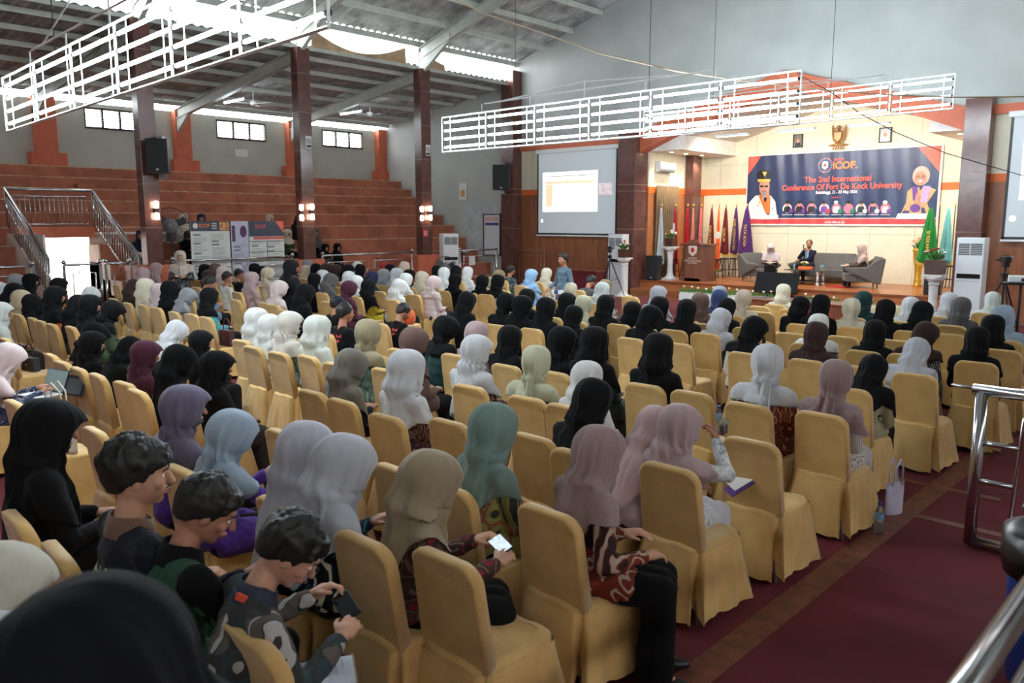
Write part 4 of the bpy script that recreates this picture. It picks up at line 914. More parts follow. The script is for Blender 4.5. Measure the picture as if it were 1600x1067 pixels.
# stage monitor
a0 = onz(1180, 437, .485)
r = empty('stage_monitor', (ony(1213, 450, 21.75).x, 21.75, .242), math.radians(8)); T(r, 'black display panel tilted back at the stage front', 'monitor')
MB().cbox((0, 0, .4), 1.2, .06, .62, Matrix.Rotation(math.radians(-28), 3, 'X')).build('display', mat('matt_black', (16, 16, 20), .7, var=0, spec=.2), r, bevel=.01)
b = MB(); b.tube([(-.3, .1, 0), (-.3, .15, .4)], .02, 6); b.tube([(.3, .1, 0), (.3, .15, .4)], .02, 6); b.tube([(-.45, .2, .02), (.45, .2, .02)], .02, 6); b.build('stand', black, r)
# flower troughs before the stage
def trough(x0, x1, y, lab, seed, wh=True):
    r = empty('flower_trough', ((x0+x1)/2, y, 0)); T(r, lab, 'planter', 'flower troughs before the stage'); w = (x1-x0)/2
    b = MB(); b.box(-w, w, -.12, .12, .03, .22)
    b.build('trough', whitem if wh else wood('brown_trough', (110, 66, 42), .5), r); p = MB(); [p.box(-w+.04+k*.08, -w+.09+k*.08, -.135, -.12, .03, .28) for k in range(int(2*w/.08))]; p.build('picket', whitem, r) if wh else None
    l = MB(); [l.box(sx*w*.9-.03, sx*w*.9+.03, -.1, .1, 0, .03) for sx in (-1, 1)]; l.build('foot', whitem, r)
    rr = random.Random(seed); b = MB()
    for k in range(int(260*w)):
        x = rr.uniform(-w, w); yy = rr.uniform(-.12, .12); h = rr.uniform(.1, .22); dx = rr.uniform(-.06, .06); dy = rr.uniform(-.07, .07)
        b.add([(x, yy, .2), (x+dx*.5-.012, yy+dy*.5, .22+h*.6), (x+dx, yy+dy, .22+h), (x+dx*.5+.012, yy+dy*.5, .22+h*.6)], [(0, 1, 2, 3)])
    b.build('foliage', leafm, r)
    for k in range(int(9*w)):
        p = Vector((-w+2*w*(k+.5)/int(9*w), rr.uniform(-.1, .02), .22+rr.uniform(.17, .24))); f = MB(); f.ball(p, .035, .035, .028, 8, 6); [f.ball(p+Vector((math.cos(t)*.02, math.sin(t)*.02, .008)), .018, .018, .016, 6, 5) for t in (0, 2, 4)]; f.build('flower', PET['w'], r, smooth=True)
TX = lambda px, Y: ony(px, 460, Y).x
trough(TX(1064, 21.2), TX(1183, 21.2), 21.2, 'left white flower trough before the stage', 1); trough(TX(1188, 21.0), TX(1212, 21.0), 21.0, 'short flower trough left of the white hood before the stage', 2, False); trough(TX(1252, 20.9), TX(1312, 20.9), 20.9, 'right flower trough before the stage', 3, False); trough(TX(1352, 20.8), TX(1376, 20.8), 20.8, 'small flower trough right of the dark hoods', 4, False)
# front tables
def vip_table(x0, x1, y, lab, h=.75, d=.6, m=None):
    r = empty('front_table', ((x0+x1)/2, y, 0)); T(r, lab, 'table'); w = (x1-x0)/2; mm = m or wood('table_wood', (138, 78, 50), .3)
    MB().box(-w, w, -d/2, d/2, h-.04, h).build('tabletop', mm, r, bevel=.008); b = MB(); b.box(-w+.04, w-.04, -d/2+.04, -d/2+.06, .08, h-.04); b.build('modesty_panel', mm, r)
    for s in (-1, 1): MB().box(s*(w-.05)-.02, s*(w-.05)+.02, -d/2+.04, d/2-.04, 0, h-.04).build('side_panel', mm, r)
vip_table(-8.2, -5.25, 16.2, 'long brown front table with notebooks before the stage'); vip_table(-14.2, -12.75, 15.2, 'brown table beside the standing man in blue')
for i, (px, py) in enumerate(((1190, 468), (1237, 474), (1283, 473), (1265, 472), (1345, 478))):
    p = ony(px, py, 16.2)
    if -8.2 < p.x < -5.3:
        o = MB().cbox((p.x, 16.2+.08*(i % 2), .757), .3, .22, .012).build('notebook', [mat('grey_cover', (86, 84, 96), .6), mat('white_paper', (222, 222, 224), .7, var=0)][i in (2,)]); T(o, ['grey notebook, leftmost on the front table', 'grey notebook beside the white hood on the front table', 'white paper pad on the front table', 'dark notebook beside the white pad on the front table', 'grey notebook at the right end of the front table'][i], 'notebook')
# cream VIP sofas
cs = fabric((196, 186, 150), .8)
def cream_sofa(x, y, w, lab):
    r = empty('cream_sofa', (x, y, 0)); T(r, lab, 'sofa'); b = MB()
    pts = [(-w/2+.02, .6), (-w/2+.1, .84), (0, .92), (w/2-.1, .84), (w/2-.02, .6), (w/2-.02, .15), (-w/2+.02, .15)]
    b.prism(pts, 0, .2); b.build('backrest', cs, r, bevel=.05); MB().box(-w/2+.1, w/2-.1, .15, .75, .15, .45).build('seat', cs, r, bevel=.05)
    for s in (-1, 1): MB().box(s*(w/2-.02)-.1, s*(w/2-.02)+.1, .02, .8, .12, .62).build('armrest', cs, r, bevel=.06)
    for s in (-1, 1): MB().box(s*(w/2-.15)-.03, s*(w/2-.15)+.03, .05, .6, 0, .16).build('foot', black, r)
cream_sofa(-4.78, 14.7, 1.45, 'cream curved sofa at the right front, seen from behind')
cream_sofa(-16.7, 15.2, 1.3, 'olive cream sofa left at the centre front'); cream_sofa(-15.2, 15.6, 1.1, 'cream sofa right of the olive one at the centre front')
# tripods, cameras, projectors
def tripod(c, rz, h, lab, spread=.5, cam_=True):
    r = empty('camera_tripod', c, rz); T(r, lab, 'tripod')
    for k in range(3):
        a = 2*math.pi*k/3+.5; e = Vector((math.cos(a)*spread, math.sin(a)*spread, .01)); b = MB()
        b.tube([(0, 0, h*.88), e.lerp(Vector((0, 0, h*.88)), .35)], .016, 6); b.tube([e.lerp(Vector((0, 0, h*.88)), .38), e], .011, 6); b.ball(e+Vector((0, 0, .012)), .02); b.build('leg', black, r)
    b = MB(); b.tube([(0, 0, h*.35), (0, 0, h)], .016, 8); b.cbox((0, 0, h*.9), .1, .1, .09); [b.tube([(0, 0, h*.38), (math.cos(a)*spread*.55, math.sin(a)*spread*.55, h*.42)], .007, 6) for a in (.5, 2.6, 4.7)]; b.build('centre_column', black, r)
    b = MB(); b.cbox((0, 0, h+.03), .09, .12, .07); b.tube([(0, -.05, h+.02), (-.1, -.42, h-.16)], .01, 6); b.build('pan_head', black, r)
    if cam_:
        k = empty('video_camera', (0, 0, 0)); k.matrix_world = Matrix.Translation(c) @ Matrix.Rotation(rz, 4, 'Z'); T(k, 'black video camera on '+lab, 'camera')
        MB().cbox((0, .03, h+.125), .1, .26, .11).build('camera_body', black, k, bevel=.012); MB().tube([(0, .14, h+.12), (0, .3, h+.12)], .045, 14).build('lens', mat('glossy_black', (18, 18, 22), .15, var=0), k)
        MB().cbox((.09, -.02, h+.15), .015, .1, .07).build('flip_screen', mat('lit_display', (150, 160, 170), .3, var=0), k); MB().tube([(0, -.06, h+.2), (0, .1, h+.2)], .012, 6).build('handle', black, k)
    return r
tripod((ony(953, 395, 20.3).x, 20.3, 0), .3, 1.42, 'black tripod left of the stage before the air conditioner', .5)
tripod((ony(1573, 395, 16.6).x, 16.6, 0), .6, 1.56, 'black tripod at the right beside the tall air conditioner', .62)
def projector(c, rz, lab, h):
    r = empty('projector_stand', (c[0], c[1], 0), rz); T(r, 'black tripod stand under the '+lab, 'stand')
    MB().cbox((0, 0, h-.015), .5, .36, .03).build('shelf', black, r); b = MB(); b.tube([(0, 0, .3), (0, 0, h-.03)], .018, 8); [b.tube([(0, 0, .55), (math.cos(a)*.38, math.sin(a)*.38, .01)], .012, 6) for a in (.4, 2.5, 4.6)]; b.build('stand_frame', black, r)
    q = empty('projector', (c[0], c[1], h+.002), rz); T(q, lab, 'projector'); MB().cbox((0, 0, .055), .36, .28, .1).build('case', white, q, bevel=.02); MB().tube([(-.08, .13, .06), (-.08, .165, .06)], .035, 14).build('lens', mat('glossy_black', (18, 18, 22), .15, var=0), q); MB().cbox((.06, -.142, .05), .12, .006, .05).build('vent', ink, q)
p = onz(722, 394, 1.22); projector((p.x+.0, p.y), .3, 'white projector on a stand beside the right granite column', 1.2) if p.y < 21 else projector((-19.3, 18.3), .3, 'white projector on a stand beside the right granite column', 1.2)
projector((ony(1597, 425, 14.6).x, 14.6, 0), .2, 'white projector at the right edge beside the tripod', 1.42)
r = empty('side_table', (-16.35, 20.9, 0)); T(r, 'small brown table with a dark red cloth left of the tripod', 'table'); MB().box(-.7, .7, -.3, .3, .76, .8).build('tabletop', wood('table_wood', (138, 78, 50), .3), r); MB().box(-.68, .68, -.28, .28, .02, .76).build('table_cloth', fabric((104, 34, 40)), r)
r = empty('gate_frame', (-19.2, 21.3, 0)); T(r, 'brown steel gate frame standing before the wood panelling', 'gate'); b = MB(); b.tube([(-.55, 0, .0), (-.55, 0, 1.35), (.75, 0, 1.35), (.75, 0, 0)], .025, 8); b.tube([(-.4, 0, .25), (-.4, 0, 1.18), (.6, 0, 1.18), (.6, 0, .25)], .018, 8, closed=True); b.build('frame', mat('bronze_steel', (150, 110, 84), .3, metal=.7, var=0), r, smooth=True)
# ================================================================ people
Vv = Vector
SK1 = mat('skin', (176, 122, 96), .55, var=.04, vs=14); SK2 = mat('skin_light', (204, 154, 126), .55, var=.04, vs=14); SK3 = mat('skin_tan', (150, 100, 76), .55, var=.04, vs=14)
hairm = mat('black_hair', (22, 20, 19), .52, var=.3, vs=60, bump=.15, bs=300)
shoe_m = mat('dark_shoe', (30, 28, 30), .4, var=0)
def RZ(a): return Matrix.Rotation(math.radians(a), 3, 'Z')
def RX(a): return Matrix.Rotation(math.radians(a), 3, 'X')
def RY(a): return Matrix.Rotation(math.radians(a), 3, 'Y')
def ik(S_, Hd, l1, l2, pole):
    d = Hd-S_; L = min(d.length, (l1+l2)*.995); dn = d.normalized(); a = (l1*l1-l2*l2+L*L)/(2*L); h = math.sqrt(max(0, l1*l1-a*a))
    p = (pole-dn*pole.dot(dn)).normalized(); return S_+dn*a+p*h, S_+dn*L
def hand(b, w, d, n, side, curl=.5, r=.0088):
    """palm, four jointed fingers of unequal length and a thumb; d = pointing direction, n = back of the hand, side=+1 thumb towards d x n"""
    d = d.normalized(); n = (n-d*n.dot(d)).normalized(); t = d.cross(n)*side
    b.capsule(w, w+d*.05, .024, .026, 10); b.capsule(w+d*.035-t*.022, w+d*.078-t*.024, .018, .015, 8); b.capsule(w+d*.035+t*.02, w+d*.08+t*.022, .019, .015, 8); b.capsule(w+d*.04, w+d*.08, .018, .016, 8)
    for k, (o, L) in enumerate(((-.031, .062), (-.0105, .076), (.0105, .082), (.031, .07))):
        p0 = w+d*(.082 if k else .074)-t*o*-1*1.0; a1 = curl*.9; a2 = curl*2.1
        d1 = d*math.cos(a1)-n*math.sin(a1); d2 = d*math.cos(a2)-n*math.sin(a2); p1 = p0+d1*L*.5; p2 = p1+d2*L*.5
        b.capsule(p0, p1, r, r*.92, 8); b.capsule(p1, p2, r*.92, r*.8, 8)
    p0 = w+d*.02+t*.022; d1 = (t*.75+d*.75-n*.25).normalized(); p1 = p0+d1*.042; d2 = (d*.95+t*.15-n*curl*.6).normalized()
    b.capsule(p0, p1, .0125, .0105, 8); b.capsule(p1, p1+d2*.034, .0105, .0085, 8)
def wrinkle(me, amp, sc_=9.0, seed=0, zs=1.0):
    o = Vector((seed*3.1, seed*1.7, 0)); ns = [v.normal.copy() for v in me.vertices]
    for v, n in zip(me.vertices, ns):
        p = Vector((v.co.x*sc_, v.co.y*sc_, v.co.z*sc_*zs))+o
        q = noise.noise(p)*.6 + (.5-abs(noise.noise(p*2.1+Vector((5, 0, 0)))))*.55-.2
        v.co += n*q*amp
class Pose:
    def __init__(s, lean=4, turn=0, hyaw=0, hp=8, hl=(-.09, .3, .66), hr=(.09, .3, .66), sit=True, wide=1.0, poleL=(-.55, -.4, -1), poleR=(.55, -.4, -1), curl=.5, fine=False, hipz=None, legdir=0, knee=.0, hroll=0, palms=None, neckf=0):
        s.__dict__.update(locals()); s.hipz = hipz or (.54 if sit else .93)
        s.H = Vv((0, 0, s.hipz)); s.Rt = RZ(turn) @ RX(-lean); s.neck = s.H+s.Rt @ Vv((0, -.01+neckf, .455))
        s.Rh = RZ(turn+hyaw) @ RX(-(lean*.45+hp)) @ RY(hroll); s.hc = s.neck+s.Rt @ Vv((0, .012, .055))+s.Rh @ Vv((0, .022, .112))
        s.top = s.hc+Vv((0, 0, .135))
def body_mesh(P, female):
    b = MB(); f = P.fine
    b.ball(P.hc, .076, .095, .112, 20, 14, P.Rh); R_ = P.Rh
    b.ball(P.hc+R_ @ Vv((0, .022, -.055)), .056, .066, .06, 16, 10, R_)        # jaw
    b.ball(P.hc+R_ @ Vv((0, .062, -.092)), .026, .022, .02, 10, 8, R_)        # chin
    b.capsule(P.hc+R_ @ Vv((0, .092, .012)), P.hc+R_ @ Vv((0, .112, -.028)), .009, .0145, 8)   # nose
    b.ball(P.hc+R_ @ Vv((0, .088, -.062)), .024, .014, .014, 10, 8, R_)      # mouth
    b.ball(P.hc+R_ @ Vv((0, .078, .032)), .055, .02, .018, 10, 8, R_)        # brow
    for s in (-1, 1):
        b.ball(P.hc+R_ @ Vv((s*.04, .066, -.025)), .024, .022, .024, 10, 8, R_)
        if not female: b.ball(P.hc+R_ @ Vv((s*.077, -.002, -.008)), .011, .02, .034, 10, 8, R_ @ RX(-12) @ RZ(s*-22))
    b.capsule(P.neck+P.Rt @ Vv((0, -.01, -.06)), P.hc+R_ @ Vv((0, -.02, -.07)), .058 if not female else .048, .05 if not female else .045, 14)
    b.ball(P.H+P.Rt @ Vv((0, 0, .3)), .135*P.wide, .085, .16, 14, 10, P.Rt); b.ball(P.H+P.Rt @ Vv((0, 0, .1)), .12, .085, .18, 14, 10, P.Rt)
    P.arms = []
    for s, tgt, pole in ((-1, P.hl, P.poleL), (1, P.hr, P.poleR)):
        Sh = P.H+P.Rt @ Vv((s*.165*P.wide, -.01, .385)); E, Wr = ik(Sh, Vv(tgt), .275, .255, P.Rt @ Vv(pole))
        d = (Wr-E).normalized(); P.arms.append((Sh, E, Wr, s))
        b.capsule(P.H+P.Rt @ Vv((s*.06, 0, .36)), Sh, .05, .045, 10); b.capsule(Sh, E, .042, .034, 10); b.capsule(E, Wr, .034, .024, 10)
        n = Vv((0, 0, 1)) if P.palms is None else Vv(P.palms[0 if s < 0 else 1]); hand(b, Wr, d, n, -s, P.curl, .0088 if f else .0105)
    P.legs = []
    for s in (-1, 1):
        hp_ = P.H+Vv((s*.08, .0, -.02)); LR = RZ(P.legdir)
        if P.sit: kn = P.H+LR @ Vv((s*(.1+P.knee), .43, -.03)); an = P.H+LR @ Vv((s*(.1+P.knee*.5), .41, -.45))
        else: kn = P.H+Vv((s*.09, .03, -.44)); an = P.H+Vv((s*.09, 0, -.85))
        P.legs.append((hp_, kn, an, s)); b.capsule(hp_, kn, .07, .048, 12); b.capsule(kn, an, .046, .032, 12); b.capsule(an, an+LR @ Vv((0, .12, -.045)), .03, .024, 10)
    me = evaluated(b, .0058 if f else .011, 3 if f else 2, .5)
    for p in me.polygons: p.use_smooth = True
    return me
def top_mesh(P, female, seed=0, long=True, sleeve=1.0, collar=False):
    b = MB(); W_ = P.wide; hz = .0
    for z, rx, ry, rz in ((.02, .168, .135, .13), (.12, .158, .122, .13), (.23, .158, .12, .13), (.33, .16, .11, .1)): b.ball(P.H+P.Rt @ Vv((0, -.0, z)), rx*W_*(1.0 if female else .97), ry, rz, 18, 12, P.Rt)
    for Sh, E, Wr, s in P.arms:
        b.capsule(P.H+P.Rt @ Vv((0, -.01, .37)), Sh, .075, .062, 14); b.capsule(P.neck+P.Rt @ Vv((s*.02, -.01, -.05)), Sh+P.Rt @ Vv((0, 0, -.01)), .06, .055, 14)
        b.capsule(Sh, E, .06*sleeve, .052*sleeve, 14); b.capsule(E, E.lerp(Wr, .93 if sleeve <= 1.1 else .8), .052*sleeve, .038*sleeve, 14)
    if collar: b.tube([P.neck+P.Rt @ Vv((0, 0, -.045)), P.neck+P.Rt @ Vv((0, .004, .01))], [.072, .062], 16)
    if P.sit:
        for hp_, kn, an, s in P.legs: b.capsule(hp_+Vv((0, .02, .02)), hp_.lerp(kn, .55 if long else .2)+Vv((0, 0, .008)), .114, .1 if long else .105, 14)
        if long: b.ball(P.H+RZ(P.legdir) @ Vv((0, .14, -.0)), .13, .17, .075, 16, 10)
    else: b.tube([P.H+Vv((0, 0, .1)), P.H+Vv((0, 0, -.12)), P.H+Vv((0, 0, -.3 if long else -.1))], [.16, .18, .2 if long else .17], 18)
    me = evaluated(b, .0095 if P.fine else .014, 5, .5); wrinkle(me, .012 if not P.fine else .014, 10, seed, .8)
    if P.fine: wrinkle(me, .005, 26, seed+3)
    for p in me.polygons: p.use_smooth = True
    return me
def bottom_mesh(P, skirt, seed=0):
    b = MB()
    if P.sit:
        for hp_, kn, an, s in P.legs:
            b.capsule(hp_, kn, .095, .07 if not skirt else .085, 14); b.capsule(kn, an+Vv((0, 0, .03 if not skirt else 0)), .068 if not skirt else .085, .05 if not skirt else .095, 14)
        if skirt: m1 = (P.legs[0][1]+P.legs[1][1])/2; m2 = (P.legs[0][2]+P.legs[1][2])/2; b.capsule(P.H, m1, .1, .085, 14); b.capsule(m1, m2, .085, .1, 14)
    elif skirt: b.tube([P.H+Vv((0, 0, .05)), P.H+Vv((0, 0, -.3)), P.H+Vv((0, 0, -.87))], [.16, .2, .26], 22)
    else:
        for hp_, kn, an, s in P.legs: b.capsule(hp_, kn, .095, .07, 14); b.capsule(kn, an+Vv((0, 0, .02)), .07, .06, 14)
    b.ball(P.H+Vv((0, 0, 0)), .155, .125, .1, 16, 10)
    me = evaluated(b, .012 if P.fine else .017, 4, .5); wrinkle(me, .012, 8, seed, .7)
    for p in me.polygons: p.use_smooth = True
    return me
def shoe_mesh(P, k):
    hp_, kn, an, s = P.legs[k]; LR = RZ(P.legdir) if P.sit else RZ(0); b = MB(); g = an.z-.09
    c = an+LR @ Vv((0, .06, 0)); c.z = max(.035, g+.03)+.008
    b.ball(c, .042, .125, .036, 14, 8, LR); b.ball(c+LR @ Vv((0, -.07, .015)), .034, .05, .036, 12, 8)
    me = b.mesh('shoe')
    for p in me.polygons: p.use_smooth = True
    return me
def hijab_mesh(P, style, seed, bvh, brim=.02, hem=None, facecut=True, asym=0):
    """style: 0 loose with a pointed back, 1 long straight drape, 2 wrapped tight at the neck, 3 short"""
    rr = random.Random(seed); n = 72; R_ = P.Rh; Rt = P.Rt; hc = P.hc; nk = P.neck
    # rings: (centre, frame, rx, ryfront, ryback, amplitude, onbody)
    rings = []
    for z, r in ((.138, .012), (.1355, .036), (.128, .062), (.112, .087), (.086, .106), (.05, .1165), (.008, .1195), (-.03, .1175), (-.062, .112)):
        rings.append([hc+R_ @ Vv((0, -.004, z)), R_, r, r*1.08, r*1.16+(.012 if abs(z-.02) < .06 else .004),   .0015+(.138-z)*.03, 0])
    nr = {0: .106, 1: .122, 2: .084, 3: .098}[style]
    rings.append([hc.lerp(nk, .55)+R_ @ Vv((0, 0, -.015)), R_, nr+.006, nr*1.08, nr*1.15, .010, 0])
    rings.append([nk+Rt @ Vv((0, .0, .055)), Rt, nr, nr*1.1, nr*1.1, .012, 0])
    rings.append([nk+Rt @ Vv((0, .0, .022)), Rt, nr*1.12+.006, nr*1.15, nr*1.12, .014, 1])
    drop = {0: .27, 1: .42, 2: .14, 3: .12}[style] if hem is None else hem
    m = 9
    for k in range(1, m+1):
        t = k/m; z = .022-(drop+.02)*t
        sp = min(1, t*drop/.1); rx = (nr*1.12)*(1-sp)+(.19*P.wide)*sp+.008*t; rings.append([nk+Rt @ Vv((0, .0, z)), Rt, rx, .1+.045*sp, .085+.035*sp, .016+.014*t, 1])
    ph = [rr.uniform(0, 6.28) for _ in range(6)]; ks = [rr.choice((3, 4, 5)), rr.choice((7, 8)), rr.choice((11, 13)), rr.choice((17, 19))]; tw = rr.uniform(-1.2, 1.2)
    vs = []; N0 = len(rings); last = len(rings)-1
    for i, (c, Rm, rx, rf, rb, amp, onb) in enumerate(rings):
        s = i/last; t = max(0, (i-11)/(last-11))
        for k in range(n):
            a = 2*math.pi*k/n; ca, sa = math.cos(a), math.sin(a)          # a=90deg is the front
            ry = rf if sa > 0 else rb; x = rx*ca; y = ry*sa
            fo = sum((1.5*(1-abs(math.sin(kk*a/2+p_+tw*s*2.2+.3*math.sin(s*9+p_))))**1.6-.55) * w for kk, p_, w in zip(ks, ph, (1, .8, .6, .3)))*amp*(1.55 if P.fine else 1.0)
            sag_ = 0
            if style == 1: y = y if sa > 0 else y-(.022*math.sin(math.pi*min(1, s*1.2)))*(-sa)
            if t > 0:
                back = max(0, -sa); front = max(0, sa)
                if style == 0: sag_ = -.17*t*(back**1.6)*drop/.27-.03*t*abs(ca)
                elif style == 1: sag_ = -.05*t*back
                elif style == 2: sag_ = -.1*t*max(0, math.cos(a-ph[0]))**2
                else: sag_ = -.05*t*back
                if front: sag_ += -.06*t*front
                if style in (0, 1): sag_ += (.42*drop if style == 0 else .5*drop)*t*abs(ca)**2.5+asym*t*ca
            p = c+Rm @ Vv((x, y, 0)); rad = (Rm @ Vv((ca, sa, 0)))
            if onb and bvh is not None:
                cc = c+Rt @ Vv((0, 0, sag_)); far = 0; o = cc.copy(); hit = bvh.ray_cast(o, rad, .32); L0 = (p-c).length
                if hit[0] is not None:
                    D = (hit[0]-cc).length; arm = D > L0+.13
                    if not arm: far = D+.017
                LL = max(far, L0*(1 if not hit[0] else (1.0 if far == 0 else .0)), nr*.9) if far else L0
                p = cc+rad*(LL+max(0, fo)+.002)
            else: p = p+rad*fo+Rt @ Vv((0, 0, sag_))
            q = noise.noise(Vv((p.x*11, p.y*11, p.z*7))+Vv((seed, 0, 0)))*.006*(.2+s)+(.5-abs(noise.noise(Vv((p.x*8+p.z*6, p.y*8, p.z*13-p.x*9))+Vv((0, seed, 0)))))*.011*min(1, max(0, s-.25)*3); p += rad*q
            if i <= 9:       # the brim that stands out over the forehead
                loc = R_.transposed() @ (p-hc); w = math.exp(-((loc.z-.062)/.03)**2)*max(0, sa)**2.2; p = p+R_ @ Vv((0, brim*w, 0))
            vs.append(p)
    fs = []; 
    for i in range(last):
        for k in range(n):
            k2 = (k+1) % n; q = (i*n+k, i*n+k2, (i+1)*n+k2, (i+1)*n+k)
            c4 = sum((vs[j] for j in q), Vv((0, 0, 0)))/4; loc = R_.transposed() @ (c4-hc)
            if facecut and loc.y > .03 and (loc.x/.062)**2+((loc.z+.012)/.078)**2 < 1 and i < 11: continue
            fs.append(q)
    fs.append(tuple(range(n))[::-1])
    me = bpy.data.meshes.new('hijab'); me.from_pydata([tuple(v) for v in vs], [], fs)
    o = bpy.data.objects.new('t', me); COL.objects.link(o)
    s1 = o.modifiers.new('m', 'SMOOTH'); s1.iterations = 1; s1.factor = .4
    s2 = o.modifiers.new('s', 'SOLIDIFY'); s2.thickness = .004; s2.offset = 1
    if P.fine: s3 = o.modifiers.new('u', 'SUBSURF'); s3.levels = 1
    out = bpy.data.meshes.new_from_object(o.evaluated_get(bpy.context.evaluated_depsgraph_get())); bpy.data.objects.remove(o)
    bm = bmesh.new(); bm.from_mesh(out); seen = set(); isl = []
    for v in bm.verts:
        if v in seen: continue
        st = [v]; seen.add(v); g = []
        while st:
            u = st.pop(); g.append(u)
            for e_ in u.link_edges:
                w_ = e_.other_vert(u)
                if w_ not in seen: seen.add(w_); st.append(w_)
        isl.append(g)
    isl.sort(key=len); [bmesh.ops.delete(bm, geom=g, context='VERTS') for g in isl[:-1]]; bm.to_mesh(out); bm.free()
    if bvh is not None:
        for v in out.vertices:
            if (Rt.transposed() @ (v.co-nk)).z < .03:
                l, nn, _, dd = bvh.find_nearest(v.co)
                if l is not None and dd < .06:
                    g = (v.co-l).dot(nn)
                    if g < .012: v.co += nn*(.014-g)
    for p in out.polygons: p.use_smooth = True
    return out
def tail_mesh(P, bvh, side, seed):
    """the loose end of a wrapped scarf hanging down the back"""
    rr = random.Random(seed)
    def fn(u, v):
        L = .34*v; c = P.neck+P.Rt @ Vv((side*.05+(u-.5)*(.09+.05*v), -.105-.02*v, .03-L)); 
        return c+P.Rt @ Vv((0, .012*math.sin(u*9+v*3), 0))
    b = MB().grid(fn, 14, 14); me = b.mesh('t'); 
    for v in me.vertices:
        h = bvh.ray_cast(v.co+P.Rt @ Vv((0, -.25, 0)), P.Rt @ Vv((0, 1, 0)), .5)
        if h[0] is not None and (P.Rt.transposed() @ (h[0]-v.co)).y < .01: v.co = h[0]+P.Rt @ Vv((0, -.014, 0))
    for p in me.polygons: p.use_smooth = True
    return me
def hair_mesh(P, vol=.018, seed=1, fringe=.0, short=False, nape=-.62):
    n, m = 96, 60; vs = []; fs = []; R_ = P.Rh
    ang = [(-180, nape-.1), (-150, nape-.08), (-125, nape+.02), (-104, -.38), (-88, -.14), (-74, -.2), (-66, .0), (-55, .16), (-35, .42-fringe), (0, .47-fringe)]
    def line(az):   # azimuth from the face, degrees
        a = -abs(az)
        for (a0, l0), (a1, l1) in zip(ang, ang[1:]):
            if a0 <= a <= a1: return l0+(l1-l0)*(a-a0)/(a1-a0)
        return .4
    for i in range(m+1):
        ph = math.pi*i/m
        for k in range(n):
            a = 2*math.pi*k/n; d = Vv((math.sin(ph)*math.cos(a), math.sin(ph)*math.sin(a), math.cos(ph)))
            az = math.degrees(math.atan2(d.x, d.y)); ln = line(az)+.03*noise.noise(Vv((d.x*14, d.y*14, seed)))
            w = max(0, min(1, (d.z-ln)/(.12 if abs(az) < 100 else .3))); w2 = max(0, min(1, (d.z-ln)/1.0))*max(.25, min(1, .55+d.z)); w = w*w*(3-2*w)
            e = noise.noise(Vv((d.x*17, d.y*17, ph*1.6+seed*2))); e2 = noise.noise(Vv((d.x*4, d.y*4, d.z*3+seed)))
            r = -.016+w*(.022+(.006 if abs(az) > 115 else 0)+vol*(.1+.9*w2)+w2*vol*(.3*e+.45*e2))
            if fringe and abs(az) < 60 and d.z < .75: r += .014*w*(1+.5*e)
            p = Vv(((.078+r)*d.x, (.1+r)*d.y-.006, (.114+r*.9)*d.z)); vs.append(P.hc+R_ @ p)
    for i in range(m):
        for k in range(n): k2 = (k+1) % n; fs.append((i*n+k, i*n+k2, (i+1)*n+k2, (i+1)*n+k))
    me = bpy.data.meshes.new('hair'); me.from_pydata([tuple(v) for v in vs], [], fs); me.update()
    bm = bmesh.new(); bm.from_mesh(me); bmesh.ops.remove_doubles(bm, verts=bm.verts, dist=.0003); bmesh.ops.recalc_face_normals(bm, faces=bm.faces); bm.to_mesh(me); bm.free()
    for p in me.polygons: p.use_smooth = True
    return me
eye_w = mat('eye_white', (226, 222, 216), .3, var=0); eye_d = mat('iris', (34, 24, 20), .2, var=0); lipm = mat('lips', (164, 92, 84), .5, var=0); browm = mat('eyebrow', (36, 28, 26), .8, var=0)
def face_parts(P, root, mous=False, glasses=False, closed=False):
    R_ = P.Rh; hc = P.hc
    for s in (-1, 1):
        b = MB(); b.ball(hc+R_ @ Vv((s*.03, .081, .0)), .0135, .009, .0075 if not closed else .004, 12, 8, R_); b.cur = 1; b.ball(hc+R_ @ Vv((s*.03, .0875, .0)), .006, .004, .006 if not closed else .003, 10, 6, R_)
        b.build('eye', [eye_w, eye_d], root, smooth=True)
        MB().tube([hc+R_ @ Vv((s*.014, .099, .022)), hc+R_ @ Vv((s*.03, .097, .027)), hc+R_ @ Vv((s*.05, .082, .021))], [.003, .004, .002], 6).build('eyebrow', browm, root, smooth=True)
    b = MB(); b.tube([hc+R_ @ Vv((-.022, .09, -.06)), hc+R_ @ Vv((-.008, .102, -.056)), hc+R_ @ Vv((0, .103, -.058)), hc+R_ @ Vv((.008, .102, -.056)), hc+R_ @ Vv((.022, .09, -.06))], [.001, .004, .004, .004, .001], 6)
    b.tube([hc+R_ @ Vv((-.02, .09, -.062)), hc+R_ @ Vv((0, .101, -.067)), hc+R_ @ Vv((.02, .09, -.062))], [.001, .005, .001], 6); b.build('lips', lipm, root, smooth=True)
    if mous: MB().tube([hc+R_ @ Vv((-.026, .09, -.05)), hc+R_ @ Vv((0, .107, -.044)), hc+R_ @ Vv((.026, .09, -.05))], [.001, .004, .001], 6).build('moustache', browm, root, smooth=True)
    if glasses:
        b = MB()
        for s in (-1, 1):
            b.tube([hc+R_ @ Vv((s*.031+.021*math.cos(t), .108, .0+.018*math.sin(t))) for t in np.linspace(0, 6.28, 17)[:-1]], .0013, 5, closed=True); b.tube([hc+R_ @ Vv((s*.052, .106, .004)), hc+R_ @ Vv((s*.08, .06, .006)), hc+R_ @ Vv((s*.084, -.005, .0))], .0014, 5)
        b.tube([hc+R_ @ Vv((-.01, .109, .003)), hc+R_ @ Vv((.01, .109, .003))], .0012, 5); b.build('glasses', mat('thin_metal', (150, 140, 120), .3, metal=.8, var=0), root)
